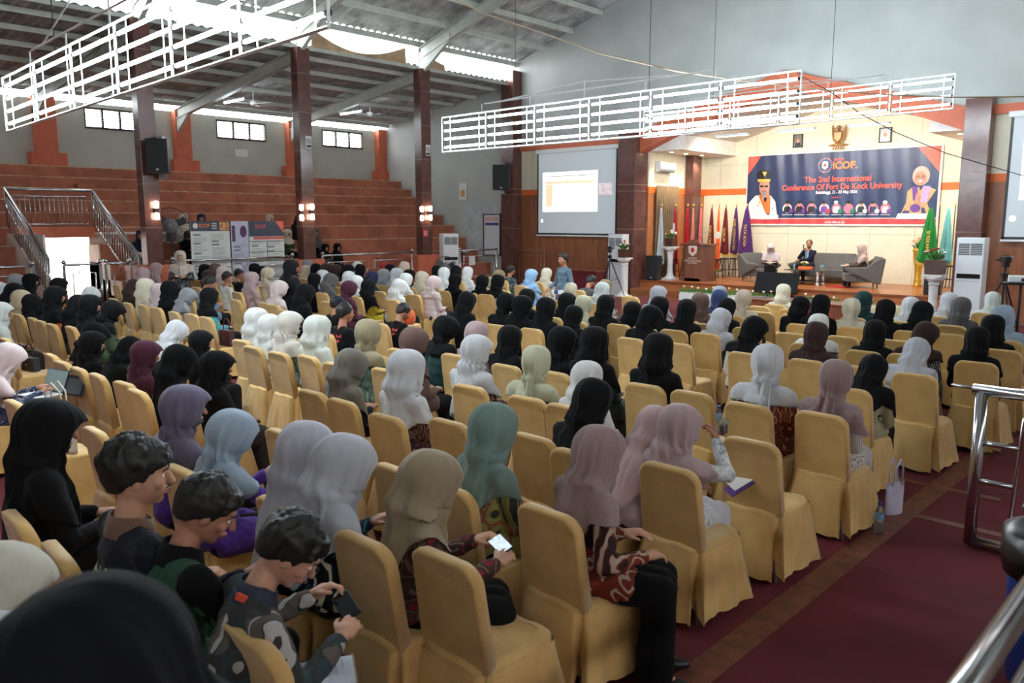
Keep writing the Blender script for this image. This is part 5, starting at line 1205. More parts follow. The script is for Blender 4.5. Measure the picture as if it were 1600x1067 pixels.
def lnk(o, m):
    o.material_slots[0].link = 'OBJECT'; o.material_slots[0].material = m
dummy = mat('plain', (128, 128, 128), .7, var=0)
class Proto: pass
def make_proto(P, female=True, style=0, seed=0, brim=.02, long=True, skirt=None, sleeve=1.0, hair=None, collar=False, tail=None, hem=None, asym=0):
    q = Proto(); q.P = P; random.seed(seed); q.parts = []; q.body = body_mesh(P, female); t = top_mesh(P, female, seed, long, sleeve, collar)
    q.parts.append(('top' if not female else 'tunic', t, 'top')); q.parts.append(('trousers' if not (skirt if skirt is not None else female) else 'skirt', bottom_mesh(P, skirt if skirt is not None else female, seed), 'bot'))
    bvh = BVHTree.FromPolygons([v.co for v in t.vertices], [tuple(p.vertices) for p in t.polygons])
    if female:
        q.parts.append(('hijab', hijab_mesh(P, style, seed, bvh, brim, hem, True, asym), 'hij')); q.top = P.hc+P.Rh @ Vv((0, 0, .136))
        if tail: q.parts.append(('hijab_tail', tail_mesh(P, bvh, tail, seed), 'hij'))
    else: q.parts.append(('hair', hair_mesh(P, **(hair or {})), 'hair')); q.top = P.hc+P.Rh @ Vv((0, 0, .13))
    for k in (0, 1): q.parts.append(('shoe', shoe_mesh(P, k), 'shoe'))
    zt = max(v.co.z for v in (q.parts[2][1].vertices)); q.topz = zt; q.bvh = bvh
    q.body.materials.append(SK1)
    for nme, me, k in q.parts: me.materials.clear(); me.materials.append(dummy)
    return q
def place(q, loc, rz, mats, label, group=None, scale=1.0, far=False, name='person'):
    """one person: the body and its clothing as parts"""
    r = bpy.data.objects.new(name, q.body); COL.objects.link(r); r.location = loc; r.rotation_euler = (0, 0, rz); r.scale = (scale,)*3
    lnk(r, mats.get('skin', SK1)); T(r, label, 'person', group)
    for nme, me, k in q.parts:
        if far and k == 'shoe': continue
        o = bpy.data.objects.new(nme, me); COL.objects.link(o); o.parent = r
        lnk(o, mats.get(k) or {'hair': hairm, 'shoe': shoe_m}.get(k) or dummy)
    return r
# ---------------------------------------------------------------- chairs
goldc = (206, 168, 102)
def gold_cloth():
    m, nt, b = _new('gold_chair_cover'); b.inputs['Roughness'].default_value = .55; b.inputs['Sheen Weight'].default_value = .25; b.inputs['Specular IOR Level'].default_value = .35
    oi = N(nt, 'ShaderNodeObjectInfo'); v = coords(nt); n = N(nt, 'ShaderNodeTexNoise'); n.inputs['Scale'].default_value = 5; n.inputs['Detail'].default_value = 3; nt.links.new(v, n.inputs['Vector'])
    c = ramp(nt, n.outputs['Fac'], [(.3, (198, 158, 92)), (.7, (220, 182, 116))])
    hs = N(nt, 'ShaderNodeHueSaturation'); nt.links.new(c, hs.inputs['Color']); mr = N(nt, 'ShaderNodeMapRange'); mr.inputs['To Min'].default_value = .9; mr.inputs['To Max'].default_value = 1.08
    nt.links.new(oi.outputs['Random'], mr.inputs[0]); nt.links.new(mr.outputs[0], hs.inputs['Value']); nt.links.new(hs.outputs[0], b.inputs['Base Color'])
    n2 = N(nt, 'ShaderNodeTexNoise'); n2.inputs['Scale'].default_value = 6; n2.inputs['Detail'].default_value = 3; n2.inputs['Distortion'].default_value = .6; nt.links.new(v, n2.inputs['Vector'])
    bp = N(nt, 'ShaderNodeBump'); bp.inputs['Strength'].default_value = .3; bp.inputs['Distance'].default_value = .02; nt.links.new(n2.outputs['Fac'], bp.inputs['Height']); nt.links.new(bp.outputs[0], b.inputs['Normal']); return m
gcm = gold_cloth()
def chair_meshes():
    # backrest: rounded slab, raked back; local origin on the floor under the seat centre, back top near y=-.27
    def outline(s=1.0):
        pts = []; w0, w1, h = .215*s, .2*s, .53; r = .085
        pts += [(-w0, 0), (w0, 0)]
        for k in range(7): a = math.radians(90*k/6); pts.append((w1-r+r*math.cos(a), h-r+r*math.sin(a)))
        for k in range(7): a = math.radians(90+90*k/6); pts.append((-w1+r+r*math.cos(a), h-r+r*math.sin(a)))
        return pts
    b = MB(); po = outline(); n = len(po); T_ = .03; prof = ((-T_, .985), (-T_*1.25, .93), (T_*1.25, .93), (T_, .985))
    lay = [(-T_*1.15, .955), (-T_, .99), (0, 1.0), (T_, .99), (T_*1.15, .955)]; vs = []
    for d, s in lay:
        for x, z in po: zz = z*s+(0 if z == 0 else .0); y = d-.17-zz*.17-.02*math.sin(math.pi*zz/.53)*-1; vs.append((x*s, y, .42+zz))
    fs = []
    for i in range(len(lay)-1):
        for k in range(n): k2 = (k+1) % n; fs.append((i*n+k, i*n+k2, (i+1)*n+k2, (i+1)*n+k))
    fs.append(tuple(range(n))[::-1]); fs.append(tuple(range((len(lay)-1)*n, len(lay)*n))); b.add(vs, fs)
    me = b.mesh('backrest'); back = me
    # seat
    b = MB(); lay = [(.40, .21, .0), (.455, .226, .0), (.475, .215, 0), (.482, .18, 0)]; vs = []; fs = []; m = 24
    def sq(t, r):
        c, s_ = math.cos(t), math.sin(t); k = (abs(c)**6+abs(s_)**6)**(-1/6); return c*k*r, s_*k*r*1.12
    for z, r, _ in lay:
        for k in range(m): x, y = sq(2*math.pi*(k+.5)/m, r); vs.append((x, y+.01, z+.006*math.cos(k*1.7)))
    for i in range(len(lay)-1):
        for k in range(m): k2 = (k+1) % m; fs.append((i*m+k, i*m+k2, (i+1)*m+k2, (i+1)*m+k))
    fs.append(tuple(range((len(lay)-1)*m, len(lay)*m))); fs.append(tuple(range(m))[::-1]); seat = b.add(vs, fs).mesh('seat')
    # skirt with box pleats at the corners
    b = MB(); m = 96; lays = (.455, .40, .3, .18, .055)
    rr = random.Random(5); wob = [rr.uniform(-1, 1) for _ in range(12)]
    vs = []; fs = []
    for j, z in enumerate(lays):
        g = (lays[0]-z)/.4
        for k in range(m):
            t = 2*math.pi*(k+.5)/m; x, y = sq(t, .226+.04*g)
            c = abs(((t-math.pi/4) % (math.pi/2))-0); c = min(c, math.pi/2-c); pl = math.exp(-(c/.11)**2); rip = .006*g*math.sin(t*9+wob[0])+.004*g*math.sin(t*17+wob[1]*3)
            f = 1+(rip+pl*g*(.055 if c > .035 else -.12)*1.0)/.2; vs.append((x*f, (y)*f+.01-.02*g*(1 if y < 0 else 0), z-.012*math.sin(t*4)*g))
    for i in range(len(lays)-1):
        for k in range(m): k2 = (k+1) % m; fs.append((i*m+k, i*m+k2, (i+1)*m+k2, (i+1)*m+k))
    skirt = b.add(vs, fs).mesh('skirt')
    legs = [MB().tube([(sx*.19, sy*.19+.0, .0), (sx*.17, sy*.17, .14)], .013, 8).mesh('leg') for sx in (-1, 1) for sy in (-1, 1)]
    for me in (back, seat, skirt):
        for p in me.polygons: p.use_smooth = len(p.vertices) == 4
    return back, seat, skirt, legs
cback, cseat, cskirt, clegs = chair_meshes()
for me in (cback, cseat, cskirt): me.materials.append(gcm)
for me in clegs: me.materials.append(mat('chair_leg_metal', (120, 122, 126), .35, metal=.7, var=0))
def put_chair(x, y, rz, label, full, group='gold covered banquet chairs in rows'):
    r = empty('banquet_chair', (x, y, .012), rz); T(r, label, 'chair', group)
    for nme, me in (('backrest', cback), ('seat', cseat), ('skirt', cskirt)):
        o = bpy.data.objects.new(nme, me); COL.objects.link(o); o.parent = r
        if nme == 'backrest' : pass
    if full:
        for me in clegs: o = bpy.data.objects.new('leg', me); COL.objects.link(o); o.parent = r
    return r
# ================================================================ the crowd
ROWS = [1.0, 1.95, 2.85, 3.8, 4.75, 5.8, 6.9, 8.05, 9.1, 10.1, 11.1, 12.1, 13.1, 14.1, 15.1]
ORD = ['', 'first', 'second', 'third', 'fourth', 'fifth', 'sixth', 'seventh', 'eighth', 'ninth', 'tenth', 'eleventh', 'twelfth', 'thirteenth', 'fourteenth', 'fifteenth', 'sixteenth', 'seventeenth', 'eighteenth', 'nineteenth', 'twentieth', 'twenty-first', 'twenty-second', 'twenty-third', 'twenty-fourth', 'twenty-fifth', 'twenty-sixth', 'twenty-seventh', 'twenty-eighth', 'twenty-ninth', 'thirtieth']
K = dict(black=(19, 19, 21), white=(206, 207, 204), cream=(206, 198, 176), lgrey=(190, 192, 196), grey=(138, 140, 144), dgrey=(84, 82, 84), beige=(196, 180, 160), sand=(176, 158, 132), brown=(96, 74, 66), dbrown=(58, 44, 42), maroon=(74, 34, 50), navy=(34, 40, 66), blue=(56, 72, 112), lblue=(150, 170, 186), sky=(140, 176, 212), pink=(190, 162, 162), mauve=(172, 148, 150), rose=(206, 188, 186), sage=(176, 176, 150), teal=(34, 58, 58), red=(150, 40, 52), olive=(120, 106, 72), pale=(206, 214, 210), choc=(104, 80, 74), khaki=(150, 140, 112), mint=(200, 204, 196), silver=(176, 178, 186), taupe=(104, 98, 90), forest=(34, 48, 44), purple=(84, 50, 118), green=(52, 70, 44), yellow=(184, 164, 40), orange=(190, 92, 50), denim=(104, 124, 150), offw=(198, 192, 182))
NAMES = dict(lgrey='pale grey', dgrey='dark grey', dbrown='dark brown', lblue='pale blue', sky='sky blue', choc='chocolate brown', mint='ivory white', offw='off-white', pale='pale mint', silver='silvery grey', forest='dark forest green')
PAT = {'bro': (batik((70, 50, 40), (170, 140, 100), (40, 30, 28), 26), 'brown batik top'), 'trq': (batik((70, 160, 170), (150, 110, 70), (40, 90, 110), 24), 'turquoise batik top'),
 'mar': (batik((62, 30, 42), (170, 150, 130), (90, 50, 60), 34, 'rings'), 'maroon batik top'), 'bw': (batik((38, 38, 42), (190, 188, 184), (90, 90, 94), 30), 'black and white patterned top'),
 'emb': (batik((26, 26, 30), (120, 116, 110), (40, 40, 44), 18, 'lines'), 'black top with pale embroidery'), 'sgr': (batik((96, 116, 104), (140, 160, 140), (70, 90, 84), 14), 'sage green patterned top'),
 'nvp': (batik((36, 42, 66), (170, 170, 180), (70, 70, 96), 40), 'navy patterned top'), 'tie': (batik((110, 116, 126), (190, 192, 196), (70, 76, 88), 9), 'grey tie-dye top'),
 'rst': (batik((120, 52, 38), (190, 150, 110), (40, 26, 26), 20), 'rust red batik top'), 'ylb': (batik((176, 156, 36), (60, 60, 30), (210, 190, 70), 24), 'yellow batik top'),
 'ogr': (batik((180, 74, 46), (220, 170, 120), (90, 40, 30), 30), 'orange patterned top'), 'gbt': (batik((46, 60, 62), (150, 160, 156), (80, 96, 100), 20), 'grey-green batik shirt')}
def Mx(k): return PAT[k][0] if k in PAT else fabric(K[k])
def Mn(k): return PAT[k][1] if k in PAT else NAMES.get(k, k)+' top'
def cn(k): return NAMES.get(k, k)
def lazy(fn):
    c = []
    def g():
        if not c: c.append(fn())
        return c[0]
    return g
PH = dict(hl=(-.06, .27, .72), hr=(.07, .29, .72))
PR = {
 'a': lazy(lambda: make_proto(Pose(), True, 0, 1)),
 'b': lazy(lambda: make_proto(Pose(lean=8, hp=22, **PH), True, 0, 2, brim=.03)),
 'c': lazy(lambda: make_proto(Pose(hyaw=-30, hp=6), True, 0, 3, brim=.03)),
 'd': lazy(lambda: make_proto(Pose(hyaw=32, hp=6), True, 0, 4, brim=.02)),
 'e': lazy(lambda: make_proto(Pose(lean=2), True, 1, 5)),
 'f': lazy(lambda: make_proto(Pose(lean=9, hp=24, hyaw=-10, **PH), True, 1, 6, brim=.03)),
 'g': lazy(lambda: make_proto(Pose(lean=3, hyaw=12), True, 2, 7, tail=1)),
 'h': lazy(lambda: make_proto(Pose(lean=6, hp=16, hyaw=-22), True, 2, 8)),
 'i': lazy(lambda: make_proto(Pose(lean=26, hp=28, hl=(-.08, .42, .66), hr=(.08, .42, .66)), True, 0, 9, brim=.03)),
 'j': lazy(lambda: make_proto(Pose(lean=48, hp=22, hl=(-.1, .5, .5), hr=(.1, .5, .5)), True, 0, 10, brim=.03)),
 'k': lazy(lambda: make_proto(Pose(lean=4, hp=10), True, 3, 11)),
 'l': lazy(lambda: make_proto(Pose(lean=14, hp=26, hyaw=-30, **PH), True, 3, 12, brim=.035)),
 'm': lazy(lambda: make_proto(Pose(lean=5, hp=4, hyaw=-12), False, 0, 13)),
 'n': lazy(lambda: make_proto(Pose(lean=10, hp=26, hyaw=-18, **PH), False, 0, 14, collar=True)),
 'o': lazy(lambda: make_proto(Pose(lean=4, hp=2, hyaw=-55), False, 0, 15, hair=dict(vol=.026, fringe=.12))),
}
# px, py of the head top; pose; headgear colour (or 'M' = bare headed man); top; optional label; optional options
PEOPLE = [
# far right block, front rows
(1553, 455, 'k', 'pale', 'brown'), (1569, 475, 'd', 'lblue', 'emb'), (1553, 491, 'e', 'black', 'black'), (1530, 509, 'a', 'black', 'black'), (1504, 463, 'a', 'dgrey', 'bw'), (1485, 456, 'e', 'lgrey', 'bw'),
(1457, 501, 'l', 'dbrown', 'bw'), (1420, 467, 'f', 'black', 'black', 'person in large black hijab leaning over, standing out tallest at right front'), (1425, 463, 'a', 'lgrey', 'bw'), (1372, 498, 'a', 'black', 'black'),
(1372, 550, 'i', 'black', 'khaki', 'person bending forward in black hijab and khaki sleeved white blouse'), (1441, 524, 'i', 'silver', 'white', 'person bending forward in pale grey hijab and wide white blouse'),
(1351, 454, 'a', 'teal', 'teal'), (1354, 463, 'b', 'black', 'black'), (1332, 464, 'g', 'cream', 'khaki'), (1296, 464, 'f', 'black', 'black'), (1313, 459, 'a', 'black', 'black'), (1281, 489, 'g', 'white', 'emb'),
(1278, 501, 'k', 'dbrown', 'black'), (1226, 443, 'e', 'cream', 'offw'), (1191, 492, 'l', 'black', 'cream'), (1155, 451, 'g', 'beige', 'bro'), (1134, 452, 'k', 'blue', 'blue'), (1142, 463, 'b', 'black', 'purple'),
(1126, 446, 'e', 'grey', 'grey'), (1133, 480, 'f', 'silver', 'green'), (1099, 457, 'e', 'brown', 'brown'), (1205, 535, 'g', 'lgrey', 'rst'),
(1073, 466, 'a', 'black', 'black'), (1025, 476, 'l', 'black', 'black'), (1007, 460, 'a', 'black', 'black'), (1031, 446, 'c', 'silver', 'white'), (967, 468, 'e', 'black', 'black'), (957, 459, 'a', 'black', 'black'),
(943, 440, 'e', 'pale', 'offw'), (936, 461, 'k', 'sage', 'offw'), (917, 459, 'c', 'black', 'black'), (893, 441, 'g', 'cream', 'cream'), (877, 474, 'k', 'black', 'black'), (864, 463, 'a', 'black', 'black'), (838, 461, 'c', 'black', 'black', 'person in black hijab with pink print on black back, near centre'),
(825, 450, 'a', 'black', 'black'), (801, 457, 'h', 'black', 'black'), (947, 436, 'a', 'olive', 'olive'), (928, 429, 'n', 'M', 'dgrey'),
(1030, 519, 'e', 'black', 'forest'), (935, 508, 'e', 'black', 'forest'), (885, 508, 'c', 'black', 'black'), (799, 507, 'a', 'black', 'forest'), (840, 538, 'g', 'sage', 'navy'), (922, 562, 'e', 'white', 'offw'),
(962, 594, 'b', 'black', 'mar', 'person in black hijab with pink shawl ends and maroon batik, nearest dark hood at centre'), (1000, 622, 'i', 'pink', 'mauve', 'person bent low in dusty pink hijab beside the black hood'),
# centre
(718, 491, 'h', 'black', 'teal'), (743, 500, 'k', 'mauve', 'mauve'), (748, 522, 'c', 'lgrey', 'mar'), (745, 453, 'b', 'black', 'black'), (655, 509, 'h', 'choc', 'choc'), (660, 541, 'e', 'lgrey', 'mar', 'person in pale grey hijab with long ends over dark maroon dress, centre'),
(570, 541, 'f', 'taupe', 'black'), (587, 496, 'g', 'khaki', 'sgr'), (511, 490, 'e', 'mint', 'nvp'), (462, 484, 'c', 'offw', 'sgr'), (437, 489, 'a', 'white', 'white'), (403, 480, 'e', 'white', 'white'),
(682, 430, 'h', 'rose', 'rose', 'person in pale rose hijab and blouse raising one hand, centre left'), (713, 427, 'k', 'black', 'black'), (695, 417, 'a', 'white', 'white'), (731, 416, 'a', 'white', 'white'), (714, 414, 'k', 'black', 'black'),
(757, 429, 'k', 'black', 'emb'), (778, 428, 'k', 'black', 'white'), (781, 421, 'a', 'olive', 'olive'), (799, 413, 'm', 'M', 'gbt'), (832, 420, 'c', 'sky', 'sky'), (855, 418, 'a', 'cream', 'cream'), (684, 414, 'a', 'black', 'black'),
(627, 435, 'f', 'white', 'white'), (656, 423, 'c', 'cream', 'black'), (636, 426, 'k', 'white', 'yellow'), (638, 420, 'k', 'black', 'black'), (633, 408, 'a', 'beige', 'beige'), (620, 418, 'a', 'lgrey', 'lgrey'), (609, 420, 'e', 'grey', 'grey'),
(611, 412, 'k', 'black', 'black'), (602, 410, 'a', 'red', 'red'), (583, 423, 'k', 'navy', 'trq'), (570, 435, 'e', 'black', 'ylb', 'person in black hijab and bright yellow batik blouse with a strap'), (566, 430, 'k', 'white', 'white'), (564, 412, 'a', 'black', 'black'),
(560, 408, 'a', 'white', 'white'), (547, 423, 'e', 'white', 'white'), (545, 438, 'h', 'maroon', 'maroon'), (546, 413, 'a', 'black', 'black'), (521, 426, 'f', 'dgrey', 'white'), (524, 412, 'k', 'dbrown', 'black'), (510, 411, 'a', 'dbrown', 'dbrown'),
(506, 421, 'e', 'lgrey', 'lgrey'), (493, 426, 'k', 'black', 'black'), (495, 411, 'k', 'black', 'black'), (483, 414, 'c', 'beige', 'beige'), (481, 405, 'a', 'grey', 'grey'), (484, 442, 'f', 'black', 'black', 'person in long black gown hunched behind the standing woman'),
(528, 461, 'm', 'M', 'black', 'seated man in dark cap and black shirt, centre left', dict(cap=1)), (541, 471, 'm', 'M', 'black', 'seated man with tied black hair in black event shirt', dict(shirt=1)), (637, 472, 'n', 'M', 'black', 'seated man with short hair in black event shirt, looking down', dict(shirt=1, short=1)),
# left of centre
(422, 417, 'h', 'beige', 'beige'), (426, 438, 'h', 'rose', 'rose'), (409, 415, 'e', 'black', 'black'), (402, 411, 'a', 'black', 'black'), (395, 424, 'a', 'mauve', 'mauve'), (372, 413, 'a', 'lgrey', 'lgrey'), (345, 415, 'e', 'rose', 'rose'), (343, 411, 'k', 'brown', 'brown'),
(328, 421, 'e', 'dbrown', 'grey'), (322, 412, 'e', 'black', 'black'), (374, 419, 'o', 'M', 'black', 'young man in black jacket with glasses turning to the right', dict(glasses=1)), (356, 423, 'o', 'M', 'white', 'boy with black hair in white shirt beside the man with glasses'),
(333, 430, 'n', 'M', 'denim', 'man with cropped hair in pale blue shirt', dict(short=1)), (339, 448, 'k', 'black', 'trq', 'person in black hijab and bright turquoise batik blouse'), (296, 447, 'l', 'grey', 'tie'), (266, 443, 'c', 'rose', 'white'), (240, 434, 'e', 'cream', 'cream'), (217, 435, 'f', 'dbrown', 'bro'),
(271, 437, 'k', 'black', 'black'), (224, 417, 'a', 'mauve', 'mauve'), (245, 410, 'c', 'mauve', 'mauve'), (286, 498, 'i', 'lgrey', 'lgrey'), (316, 515, 'c', 'black', 'black'), (308, 534, 'f', 'black', 'black'), (342, 547, 'c', 'black', 'emb', 'person in black hijab with white embroidered sleeve, eating a snack'),
(241, 530, 'c', 'maroon', 'emb', 'person in deep burgundy hijab and dark printed blouse'), (222, 521, 'i', 'black', 'black'), (155, 516, 'c', 'black', 'mar'), (163, 503, 'l', 'black', 'black'), (174, 466, 'l', 'black', 'green', 'person in black hijab and green uniform stretching an arm over the next chair'),
(150, 461, 'c', 'black', 'green', 'person in black hijab with white letters on the back, green uniform'), (137, 459, 'f', 'black', 'green'), (77, 461, 'l', 'black', 'green', 'person in black hijab and green uniform with a small red and white flag'), (54, 459, 'k', 'black', 'black'), (40, 453, 'e', 'sand', 'beige'), (30, 441, 'f', 'black', 'black'), (6, 439, 'f', 'silver', 'black'),
(27, 427, 'e', 'grey', 'grey'), (44, 426, 'c', 'black', 'black'), (60, 431, 'l', 'navy', 'navy'), (95, 433, 'k', 'black', 'orange'), (88, 446, 'c', 'black', 'ogr'), (150, 446, 'i', 'white', 'white', 'person under a wide white shawl bending forward before the doorway'), (3, 471, 'c', 'pale', 'navy'),
]
persons = []; chairs = []
def tentative(px, py, q, row=None):
    best = None
    for i, Y in enumerate(ROWS):
        if row is not None and i != row: continue
        s = 1.0
        for _ in range(3): w = ony(px, py, Y+.27+q.top.y*s); s = w.z/q.topz
        c = abs(s-1.01)
        if w.x > -1.9 or w.x < -19.9: c += 1
        if w.x > -2.0: c += .2
        if best is None or c < best[0]: best = (c, i, s, w)
    return best
EXTRA = {}
def solve():
    for rec in PEOPLE:
        px, py, pose, hj, tp = rec[:5]; lab = rec[5] if len(rec) > 5 else None; op = rec[6] if len(rec) > 6 else {}
        q = PR[pose](); c, i, s, w = tentative(px, py, q, op.get('row')); s = max(.88, min(1.14, s))
        w = ony(px, py, ROWS[i]+.27+q.top.y*s)
        persons.append([w.x-q.top.x*s, i, s, q, hj, tp, lab, op, (px, py), pose])
solve()
# keep neighbours in one row a shoulder apart
for i in range(len(ROWS)):
    rp = sorted([p for p in persons if p[1] == i], key=lambda p: p[0])
    for _ in range(6):
        for a, b_ in zip(rp, rp[1:]):
            d = b_[0]-a[0]
            if d < .43: a[0] -= (.43-d)/2; b_[0] += (.43-d)/2
# ---------------------------------------------------------------- helpers for the people near the camera
def shell_on(parent, q, me, m, name):
    me.materials.clear(); return link(name, me, m, parent)
def back_print(r, q, lines, size, m, x0=0, z0=.3, gap=1.15, rot=0):
    """lettering laid on the back of a garment (torso coordinates)"""
    P = q.P
    for i, t in enumerate(lines):
        me = text_mesh(t, size, size*.02, 'CENTER', .0004)
        bm = bmesh.new(); bm.from_mesh(me); bmesh.ops.triangulate(bm, faces=bm.faces); bmesh.ops.subdivide_edges(bm, edges=[e for e in bm.edges if e.calc_length() > .02], cuts=2); bm.to_mesh(me); bm.free()
        c, s_ = math.cos(rot), math.sin(rot)
        for v in me.vertices:
            x, z = v.co.x, v.co.y-i*size*gap; x, z = x*c-z*s_, x*s_+z*c
            o = P.H+P.Rt @ Vv((x0+x, -.5, z0+z)); d = P.Rt @ Vv((0, 1, 0)); h = q.bvh.ray_cast(o, d, 1.0)
            v.co = (h[0]-d*(.003+v.co.z)) if h[0] is not None else P.H+P.Rt @ Vv((x0+x, -.15, z0+z))
        link('lettering', me, m, r)
def collar(r, P, m, rad=.064, h=.035, name='collar'):
    b = MB(); n = 28; vs = []; fs = []
    for j, (rr_, z) in enumerate(((rad*1.18, -.045), (rad*1.12, -.01), (rad*1.0, .012+h*.4), (rad*1.04, .012+h*.4), (rad*1.2, -.012), (rad*1.3, -.05))):
        for k in range(n): a = 2*math.pi*k/n; vs.append(P.neck+P.Rt @ Vv((rr_*math.cos(a)*1.12, rr_*math.sin(a)+.005, z-.03*max(0, math.sin(a))*1.0)))
    for i in range(5):
        for k in range(n): k2 = (k+1) % n; fs.append((i*n+k, i*n+k2, (i+1)*n+k2, (i+1)*n+k))
    return b.add(vs, fs).build(name, m, r, smooth=True)
def sleeves(r, P, m, rad=.066):
    for Sh, E, Wr, s in P.arms:
        b = MB(); b.capsule(Sh+P.Rt @ Vv((s*.0, 0, 0)), E, rad*1.02, rad*.88, 14); b.capsule(E, E.lerp(Wr, .9), rad*.88, rad*.66, 14)
        me = evaluated(b, .011, 5); wrinkle(me, .012, 11, 3); me.materials.clear()
        for p in me.polygons: p.use_smooth = True
        link('sleeve', me, m, r)
def hero(px, py, y, q, mats, label, rz=0, z=0.0, smin=.88, group=None):
    s = 1.0; tl = RZ(math.degrees(rz)) @ q.top
    for _ in range(4): w = ony(px, py, y+tl.y*s); s = max(smin, min(1.14, (w.z-z)/q.topz)); 
    w = ony(px, py, y+tl.y*s); r = place(q, (w.x-tl.x*s, y, z), rz, mats, label, group, s); r['_s'] = s; del r['_s']; return r
def at_hand(r, p): return r.matrix_basis @ Vv(p)
def phone(r_, p, d, n, label, size=(.155, .075, .009), screen=None):
    """p centre, d long axis, n face normal (world)"""
    d = Vv(d).normalized(); n = Vv(n); n = (n-d*n.dot(d)).normalized(); w = n.cross(d); M = Matrix((d, w, n)).transposed()
    r = empty('phone', p); T(r, label, 'phone'); MB().cbox((0, 0, 0), size[0], size[1], size[2], M).build('phone_body', black, r, bevel=.003)
    MB().cbox(n*(size[2]/2+.0006), size[0]*.94, size[1]*.9, .001, M).build('phone_screen', screen or mat('dark_screen', (30, 34, 40), .1, var=0), r); return r
dk = fabric(K['black'])
# --- first row from the camera
q = make_proto(Pose(lean=17, turn=-14, hyaw=-20, hp=34, hl=(-.12, .43, .79), hr=(.16, .36, .74), fine=True, legdir=-16, knee=.03, palms=((-.3, .2, 1), (.4, .1, 1)), curl=.75, wide=1.04), False, 0, 31, hair=dict(vol=.028, fringe=.1, seed=2), collar=True)
batm = batik((58, 58, 58), (176, 174, 170), (52, 70, 76), 7.5, 'voronoi', (96, 88, 84))
rb = hero(492, 790, 1.28, q, dict(top=batm, bot=dk, skin=SK2), 'man in black, grey and white batik shirt holding a phone over a notebook')
face_parts(q.P, rb, glasses=True); collar(rb, q.P, mat('navy_collar', (36, 44, 66), .7)); bat = q
b = MB(); b.tube([q.P.neck+q.P.Rt @ Vv((.078*math.cos(a), .075*math.sin(a)+.005, -.018)) for a in np.linspace(math.pi, 2*math.pi, 12)], .008, 6); b.build('lanyard', mat('blue_lanyard', (40, 60, 110), .6), rb)
b = MB(); b.cbox(q.P.neck+q.P.Rt @ Vv((.05, -.062, -.018)), .04, .018, .022, q.P.Rt @ RZ(35)); b.build('lanyard_patch', mat('orange_patch', (230, 84, 50), .6, var=0), rb)
hl, hr = at_hand(rb, q.P.arms[0][2]), at_hand(rb, q.P.arms[1][2]); mid = (hl+hr)/2+Vv((.02, .085, .0)); phone(rb, mid+Vv((0, 0, .022)), hr-hl+Vv((0, 0, -.01)), (.1, -.45, .9), 'black phone held sideways by the man in batik')
def notebook(p, rz, label, w=.21, l=.29, tilt=0):
    r = empty('notebook', p, rz); r.rotation_euler = (tilt, 0, rz); T(r, label, 'notebook'); MB().box(-w/2, w/2, -l/2, l/2, -.008, -.004).build('cover', mat('red_edge_cover', (150, 60, 70), .6, var=0), r)
    b = MB(); b.grid(lambda u, v: (-w/2+w*u, -l/2+l*v, -.004+.006*math.sin(u*2.2)), 8, 8); b.build('page', mat('page_white', (214, 220, 232), .7, var=.02), r, solid=.006)
    b = MB(); rr = random.Random(3); [b.box(-w*.4, -w*.4+w*.75*rr.uniform(.4, 1), l*.36-k*.026, l*.36-k*.026+.002, .0075, .0085) for k in range(9)]; b.build('handwriting', mat('pencil', (120, 120, 136), .8, var=0), r)
    b = MB(); [b.tube([(-w/2+w*(k+.5)/16, l/2, -.008), (-w/2+w*(k+.5)/16, l/2+.008, .004), (-w/2+w*(k+.5)/16, l/2-.004, .01)], .0012, 4) for k in range(16)]; b.build('binding', whitem, r)
kn = at_hand(rb, (bat.P.legs[0][1]+bat.P.legs[1][1])/2); notebook((kn.x-.02, kn.y-.13, kn.z+.105), -.55, 'open notebook with white page on the lap of the man in batik', tilt=.02)
q = make_proto(Pose(lean=12, turn=-6, hyaw=-22, hp=26, hl=(-.04, .36, .78), hr=(.14, .36, .86), fine=True, palms=((0, .2, 1), (.9, -.2, .3)), curl=.6, wide=1.0), False, 0, 32, hair=dict(vol=.024, fringe=.06, seed=5), collar=True)
gm = fabric((34, 76, 56)); rg = hero(352, 732, 1.25, q, dict(top=gm, bot=dk, skin=SK1), 'man in green shirt with black collar and sleeves looking down at a phone')
face_parts(q.P, rg); collar(rg, q.P, dk, .068, .05); sleeves(rg, q.P, dk); hr = at_hand(rg, q.P.arms[1][2]); phone(rg, hr+Vv((.045, .07, .025)), (.75, .3, .35), (-.3, -.55, .8), 'dark phone held by the man in the green shirt', (.16, .08, .012))
q = make_proto(Pose(lean=4, turn=-4, hyaw=-24, hp=2, fine=True, wide=1.12), False, 0, 33, hair=dict(vol=.038, fringe=.2, seed=9), collar=True)
rj = hero(217, 667, 1.25, q, dict(top=fabric((30, 33, 40)), bot=dk, skin=SK2), 'man with thick black hair in black jacket with brown collar, profile to the right')
face_parts(q.P, rj, mous=True); collar(rj, q.P, fabric((112, 84, 68)), .07, .035); back_print(rj, q, ['Straight', 'of', 'JOURNEY'], .075, mat('cream_print', (200, 190, 160), .7, var=0), -.02, .27, 1.1)
q = make_proto(Pose(lean=5, turn=-4, hyaw=-14, hp=12, fine=True), True, 0, 34, brim=.035, hem=.3)
hero(88, 620, 1.25, q, dict(hij=dk, top=dk, bot=dk), 'person all in black with black hijab at the left edge, second row of heads')
